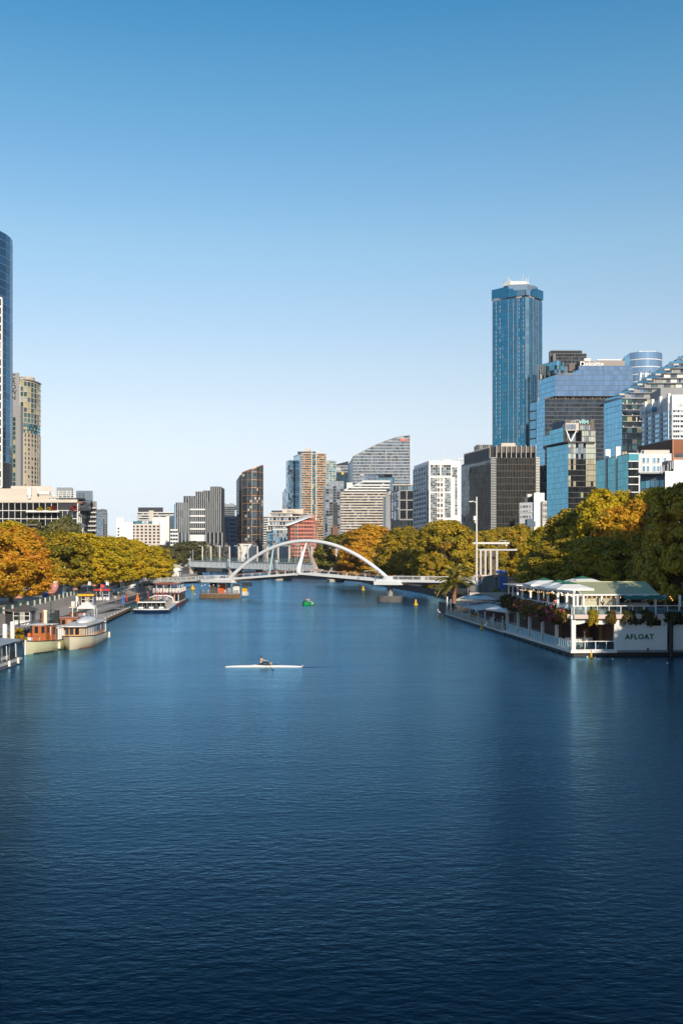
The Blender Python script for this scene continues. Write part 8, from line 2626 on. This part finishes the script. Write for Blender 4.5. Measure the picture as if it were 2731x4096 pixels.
# upper deck railing
for k in range(27):
    link('railing_post', rp1, af, (.1, .3 + k * 1.27, 4.85)); link('glass_panel', gp1, af, (.1, .92 + k * 1.27, 5.4), None, (1, 1.4, 1))
for k in range(13):
    link('railing_post', rp1, af, (.3 + k * 1.4, .05, 4.85)); link('glass_panel', gp1, af, (1.0 + k * 1.4, .05, 5.4), (0, 0, R(90)), (1, 1.55, 1))
for z in (1.1,):
    part('handrail', MB().bar((.1, .1, 4.85 + z), (.1, 34, 4.85 + z), .09), M['white_paint'], af); part('handrail', MB().bar((.1, .05, 4.85 + z), (18, .05, 4.85 + z), .09), M['white_paint'], af)
part('planter_box', MB().bx(-.35, 0, .5, 34, 4.5, 4.95), M['terracotta_pale'] if 'terracotta_pale' in M else M['offwhite'], af)
part('planter_box', MB().bx(.2, 14, -.4, -.1, 4.45, 4.95), M['terracotta_pale'] if 'terracotta_pale' in M else M['offwhite'], af)
# pergola posts and beams
for y in (.5, 3.4, 7.3, 11.9, 16.6, 21, 25.8):
    part('pergola_post', MB().bx(.3, .56, y, y + .26, 4.85, 7.5), M['white_paint'], af)
    part('pergola_bracket', MB().bar((.3, y + .13, 7.0), (-.35, y + .13, 7.45), .14), M['white_paint'], af)
part('pergola_beam', MB().bx(.3, .56, .3, 34, 7.5, 7.72), M['white_paint'], af)
part('flat_roof', MB().bx(-.4, 4.5, 26, 35, 7.72, 7.86), M['offwhite'], af)
for y in (28.5, 31.5, 34.2):
    part('pergola_post', MB().bx(.3, .5, y, y + .2, 4.85, 7.7), M['white_paint'], af)
# upper house with green tin roof
hs_ = part('house_wall', MB().bx(3.3, 8.2, 7.0, 14.5, 4.85, 7.05), M['sage_wall'], af)
part('gable', MB().extr([(7.0, 7.05), (14.6, 7.05), (10.8, 8.45)], 'x', 3.1, 3.35), M['white_paint'], af)
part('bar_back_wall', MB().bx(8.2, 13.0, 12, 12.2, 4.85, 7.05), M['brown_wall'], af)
part('bar_counter', MB().bx(8.5, 12.6, 9.0, 9.6, 4.85, 5.95), M['offwhite'], af)
sheet = MB().add([(0, 0, 0), (9.9, 0, 0), (9.9, 4.55, 1.5), (0, 4.55, 1.5), (0, 0, -.08), (9.9, 0, -.08), (9.9, 4.55, 1.42), (0, 4.55, 1.42)], [(0, 1, 2, 3), (7, 6, 5, 4), (0, 4, 5, 1), (1, 5, 6, 2), (2, 6, 7, 3), (3, 7, 4, 0)])
rf = part('roof', sheet, M['green_roof'], af, loc=(3.0, 6.25, 7.08))
part('roof_back', MB().add([(3.0, 10.8, 8.56), (12.9, 10.8, 8.56), (12.9, 15.4, 7.05), (3.0, 15.4, 7.05)], [(0, 1, 2, 3)]), M['green_roof'], af)
rib = MB().bar((0, 0, .03), (0, 4.55, 1.53), .06, .06).mesh('roof_rib', M['green_roof'])
for k in range(40):
    link('roof_rib', rib, rf, (.1 + k * .248, 0, 0))
part('ridge_cap', MB().bar((0, 4.55, 1.52), (9.9, 4.55, 1.52), .3, .1), M['green_roof'], rf)
part('barge_board', MB().bar((0, 0, 0), (0, 4.55, 1.5), .1, .22), M['white_paint'], rf)
part('gutter', MB().bx(.5, 12.9, 6.1, 6.25, 6.95, 7.15), M['white_paint'], af)
for x in (.9, 3.3, 5.6, 7.6, 12.4, 15.5):
    part('veranda_post', MB().bx(x - .12, x + .12, 6.1 if x > 3 else .6, 6.34 if x > 3 else .84, 4.85, 7.0), M['white_paint'], af)
part('veranda_beam', MB().bar((.9, .7, 7.05), (3.3, 6.2, 7.05), .16), M['white_paint'], af)
part('awning', MB().add([(8.0, 4.4, 6.55), (13.2, 4.4, 6.55), (13.2, 6.1, 7.0), (8.0, 6.1, 7.0)], [(0, 1, 2, 3)]), M['canvas_green'], af)
for x in (8.4, 10.6, 12.8):
    part('awning_arm', MB().bar((x, 4.4, 6.55), (x, 6.1, 6.2), .06), M['offwhite'], af)
# bulbs on strings
bulb = MB().lathe([(.02, -.07), (.06, 0), (.02, .07)], n=8).mesh('bulb', M['bulb'])
for k in range(8):
    part('bulb_string', MB().tube([(3.4 + k * 1.2, 5.95, 6.95), (4.0 + k * 1.2, 5.95, 6.72), (4.6 + k * 1.2, 5.95, 6.95)], .012, 4), M['black'], af)
    for q in (0, .5):
        link('bulb', bulb, af, (3.7 + (k + q) * 1.2, 5.95, 6.78 - .04 * (k % 2)))
for k in range(28):
    link('bulb', bulb, af, (.1, .8 + k * .95, 7.25 - .12 * abs(math.sin(k * .7))))
for k in range(10):
    link('bulb', bulb, af, (13.2 + .55 * k, 3.5 + (k % 3), 6.9 - .25 * (k % 4)))
for k in range(7):
    link('wall_lamp', KIDS.setdefault('wlm', MB().box((0, 0, 0), (.07, .08, .22)).mesh('wall_lamp', M['black'])), hs_, (3.9 + k * .6, 6.93, 5.5))
# gas heaters
def heater(label, x, y, z):
    o = thing('patio_heater', label, 'heater', A_(x, y, z), 0)
    part('pole', MB().lathe([(.24, 0), (.22, .7), (.04, .72), (.04, 1.95)], n=10), M['steel'], o); part('burner', MB().lathe([(.14, 1.8), (.14, 2.05)], n=10), M['steel'], o)
    part('hood', MB().lathe([(.45, 2.02), (.3, 2.12), (.05, 2.18)], n=14), M['steel'], o)
for a in (('patio heater left of the pale green upper wall', 2.0, 4.0, 4.85), ('patio heater left under the green awning', 9.0, 5.6, 4.85), ('patio heater in the middle under the green awning', 11.0, 5.6, 4.85), ('patio heater right of the green awning', 13.4, 5.6, 4.85), ('patio heater inside the near lower bay', 2.8, 4.0, .68)):
    heater(*a)
# umbrellas
um = thing('umbrella', '', 'umbrella', (0, 0, 0), 0, 'white restaurant umbrellas with green tops')
part('pole', MB().tube([(0, 0, 0), (0, 0, 2.6)], .05, 8), M['offwhite'], um)
s_ = 2.05
mb = MB().add([(-s_, -s_, 2.2), (s_, -s_, 2.2), (s_, s_, 2.2), (-s_, s_, 2.2), (-.75, -.75, 2.68), (.75, -.75, 2.68), (.75, .75, 2.68), (-.75, .75, 2.68), (-s_, -s_, 1.98), (s_, -s_, 1.98), (s_, s_, 1.98), (-s_, s_, 1.98)],
              [(0, 1, 5, 4), (1, 2, 6, 5), (2, 3, 7, 6), (3, 0, 4, 7), (8, 9, 1, 0), (9, 10, 2, 1), (10, 11, 3, 2), (11, 8, 0, 3)])
part('canopy', mb, M['canvas_white'], um)
part('green_top', MB().add([(-.85, -.85, 2.66), (.85, -.85, 2.66), (.85, .85, 2.66), (-.85, .85, 2.66), (0, 0, 2.98)], [(0, 1, 4), (1, 2, 4), (2, 3, 4), (3, 0, 4)]), M['canvas_green'], um)
part('base', MB().bx(-.35, .35, -.35, .35, 0, .1), M['dark_metal'], um)
UMB = [(2.5, 22, 5.45, 'leftmost big umbrella on the upper deck of the restaurant'), (2.6, 14.5, 5.3, 'white umbrella on the upper deck, second from the left'), (2.4, 9.6, 5.2, 'front umbrella on the upper deck next to the gable'), (6.6, 17.5, 5.75, 'rear umbrella on the upper deck, half hidden before the gable'),
       (2.6, 40, .95, 'lower deck umbrella nearest the flowering vine'), (5.2, 44, 1.7, 'lower deck umbrella with its green top touching the vine'), (2.8, 47, .8, 'lower deck umbrella with a drooping green edge, second row'), (5.4, 50, 1.75, 'lower deck umbrella, second green top left of the vine'), (4.2, 78, 1.5, 'lower deck umbrella in front of the palm tree')]
for i, (x, y, z, lab) in enumerate(UMB):
    p = A_(x, y, z)
    if i == 0:
        um.location = p; um.rotation_euler = (0, 0, AR); um['label'] = lab
    else:
        copy_tree(um, p, AR + .05 * i, lab, 1.18)
um.scale = (1.18,) * 3
# lean-to awning and posts on the single storey deck
part('lean_to_roof', MB().add([(.2, 57, 2.75), (.2, 82, 2.75), (5.5, 82, 3.3), (5.5, 57, 3.3), (.2, 57, 2.68), (.2, 82, 2.68), (5.5, 82, 3.22), (5.5, 57, 3.22)], [(3, 2, 1, 0), (4, 5, 6, 7), (0, 1, 5, 4), (1, 2, 6, 5), (2, 3, 7, 6), (3, 0, 4, 7)]), M['grey_metal'], af)
for y in (38.5, 45, 52, 58, 66, 74, 81.5):
    part('deck_post', MB().bx(.3, .46, y, y + .16, .55, 2.75), M['offwhite'], af)
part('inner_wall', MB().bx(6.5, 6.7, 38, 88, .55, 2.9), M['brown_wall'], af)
for y, h in ((90.5, 4.0), (86, 3.6)):
    part('tall_post', MB().bx(.2, .45, y, y + .25, .55, h), M['white_paint'], af)
part('flag_pole', MB().tube([(1.2, 72, .55), (1.2, 72, 6.3)], .05, 6), M['white_paint'], af)
part('life_ring', MB().tube([(.0, 59 + .42 * math.cos(t), 1.8 + .42 * math.sin(t)) for t in [2 * math.pi * k / 16 for k in range(17)]], .09, 6, cap=False), M['orange'], af)
part('life_ring', MB().tube([(.0, 82 + .42 * math.cos(t), 1.6 + .42 * math.sin(t)) for t in [2 * math.pi * k / 16 for k in range(17)]], .09, 6, cap=False), M['red'], af)
part('lamp_bracket', MB().bar((0, 57.5, 2.4), (0, 58.6, 3.1), .2), M['white_paint'], af)
# tables, seats, guests
rr_ = random.Random(9)
for i in range(9):
    x, y, z = (1.5 + 1.6 * (i % 2), 2.4 + 3.1 * i, 4.85) if i < 5 else (1.4 + 1.5 * (i % 2), 42 + 8 * (i - 5), .55)
    o = link('dining_table', table_me, None, A_(x, y, z), None, (1.1, 1.1, 1)); tag(o, 'small round table on the %s deck of the restaurant, %s from its near corner' % (('upper', ORD[i]) if i < 5 else ('lower', ORD[i - 5])), 'table', 'tables on the restaurant decks')
    for s in (-1, 1):
        o = link('dining_chair', chair_me, None, A_(x, y + s * .65, z), (0, 0, AR + (math.pi if s < 0 else 0))); tag(o, 'white chair %s the %s table from the near corner of the restaurant %s deck' % ('before' if s < 0 else 'behind', ORD[i % 5], 'upper' if i < 5 else 'lower'), 'chair', 'chairs on the restaurant decks')
for x, y, z, top, lab in ((.9, 10.2, 4.85, 'red', 'guest in red under the front umbrella of the upper deck'), (.9, 15.6, 4.85, 'red', 'guest in a red top further left on the upper deck'), (5.2, 4.6, 4.85, 'cloth_black', 'dark clad waiter standing before the pale green upper wall'), (1.4, 49.0, .55, 'red', 'guest in red on the lower deck left of the vine')):
    person('stand', A_(x, y, z), AR + rr_.uniform(-1, 1), lab, top, 'cloth_black')
# gulls on the gable
for x, lab in ((3.1, 'white gull on the left tip of the green roof'), (3.75, 'second white gull just right of the gable tip')):
    g = thing('gull', lab, 'bird', A_(x, 10.8, 8.62), .8)
    link('body', KIDS.setdefault('gull', skin_mesh('body', [((0, .18, .13), .04), ((0, 0, .16), .08), ((0, -.12, .22), .05), ((0, -.16, .30), .045), ((0, -.24, .29), .012)], [(0, 1), (1, 2), (2, 3), (3, 4)], M['cloth_white'], 1)), g)
    part('leg', MB().tube([(.02, 0, -.02), (.02, 0, .1)], .008, 4), M['orange'], g)
# flowering vines along the planters
def vine(label, x, y, z, sx, sy, sz, m, fm, seed, nf=22):
    o = thing('flowering_vine', label, 'plant', A_(x, y, z), AR)
    me = crown_mesh('foliage', sx, sy, sz, 40, 60, .13, seed, M[m], shell=.2, clump=(.35, .7), droop=.25)
    link('foliage', me, o)
    if fm:
        link('blossoms', crown_mesh('blossoms', sx * 1.08, sy, sz * 1.05, nf, 22, .11, seed + 50, M[fm], shell=.75, clump=(.2, .45), droop=.2), o)
    return o
VN = [('dark shrub mass of the vine at the far end of the upper deck', -.2, 32.5, 5.3, 1.0, 3.0, 1.0, 'leaf_shrub', 'flower_pink', 8), ('rust and green vine at the left of the upper planter', -.2, 27, 5.2, .9, 3.0, .9, 'leaf_shrub', 'flower_pink', 12),
      ('golden leafed vine in the middle of the upper planter', -.3, 20.5, 5.0, .9, 3.6, .9, 'leaf_vine', 'flower_pink', 16), ('pink bougainvillea with orange leaves on the upper planter', -.35, 14, 4.9, .9, 3.6, .85, 'leaf_vine', 'flower_pink', 34),
      ('bright pink bougainvillea hanging near the corner of the planter', -.4, 8, 4.7, .9, 3.2, .95, 'leaf_shrub', 'flower_pink', 40), ('rust coloured vine trailing to the restaurant corner', -.3, 2.8, 4.9, .7, 2.8, .55, 'leaf_vine', 'flower_pink', 16)]
M['leaf_vine'] = leafm('leaf_vine', [(0.05, 0.06, 0.012), (0.16, 0.13, 0.02), (0.34, 0.20, 0.02), (0.45, 0.22, 0.03)], nscale=1.0)
for i, v in enumerate(VN):
    vine(*v[:9], 500 + i, v[9])
for i, (x, w, h, lab) in enumerate(((2.4, .6, .75, 'yellow green plant hanging beside the white corner beam'), (4.6, .7, .7, 'dark hanging plant second from the corner'), (6.8, .9, .7, 'dark plant trailing over the top of the white wall'), (9.0, 1.2, .9, 'largest dark hanging plant above the AFLOAT lettering'), (12.0, 1.3, .5, 'low dark plant above the black pile'))):
    vine(lab, x, -.25, 4.75, w, .4, h, 'leaf_shrub' if i else 'leaf_yellow', None, 520 + i)
bush('deck_shrub', 'yellow shrub behind the railing of the lower deck', A_(.9, 64, 1.3), .8, M['leaf_yellow'], 540)
bush('deck_shrub', 'green shrub at the far end of the restaurant', A_(.8, 87, 2.0), .9, M['leaf_shrub'], 541)
bush('bank_shrub', 'pale grass clump beside the path below the blue banner', (X(1985, 252), 252, 3.2), 2.0, M['leaf_yellow'], 542)
# palm
pm_ = thing('palm_tree', 'short stout date palm with arching fronds behind the far end of the restaurant', 'palm tree', (X(1815, 216), 216, 2.2))
mb = MB(); n_ = 14
for k in range(n_):
    z = k * .3; mb.lathe([(.36 + .05 * (k / n_), z), (.50 + .10 * (k / n_), z + .24), (.36, z + .3)], n=9)
part('trunk', mb, M['palm_trunk'] if 'palm_trunk' in M else M['terracotta'], pm_)
fr_rng = random.Random(4)
def frond_mesh(seed):
    g = random.Random(seed)
    mb = MB()
    pts = [Vector((0, t * 4.4, 2.6 * t - 3.3 * t * t)) for t in [k / 10 for k in range(11)]]
    mb.tube(pts, [.07 - .006 * k for k in range(11)], 5)
    for k in range(44):
        t = .1 + .9 * k / 43
        i = min(9, int(t * 10)); p = pts[i].lerp(pts[i + 1], t * 10 - i)
        L_ = .95 * math.sin(math.pi * min(.96, .2 + .72 * t)) + .12
        for sg in (-1, 1):
            e = p + Vector((sg * L_ * .75, L_ * .6, -L_ * .25 + g.uniform(-.06, .06)))
            w = Vector((0, .13, 0.05))
            mb.add([p - w, p + w, e], [(0, 1, 2)])
    return mb.mesh('frond', M['leaf_palm'])
fms = [frond_mesh(s) for s in (1, 2, 3)]
for k in range(52):
    a = k * 2.39996
    e = fr_rng.uniform(-.55, 1.15) if k > 12 else fr_rng.uniform(.8, 1.35)
    link('frond', fms[k % 3], pm_, (0, 0, 4.3), (e, fr_rng.uniform(-.2, .2), a), (.98 * fr_rng.uniform(.85, 1.1),) * 3)
# ---------------------------------------------------------------- thin morning haze
hm = bpy.data.materials.new('haze')
hm.use_nodes = True
hm.node_tree.nodes.clear()
hv = hm.node_tree.nodes.new('ShaderNodeVolumePrincipled')
hv.inputs['Color'].default_value = (0.86, 0.92, 1.0, 1)
hv.inputs['Density'].default_value = 0.00005
hv.inputs['Anisotropy'].default_value = 0.0
ho = hm.node_tree.nodes.new('ShaderNodeOutputMaterial')
hm.node_tree.links.new(hv.outputs[0], ho.inputs['Volume'])
o = part('haze', MB().bx(-3100, 3100, -400, 4600, -4, 236), hm, kind='stuff')
tag(o, 'thin pale morning haze over the river and the far towers', 'haze')
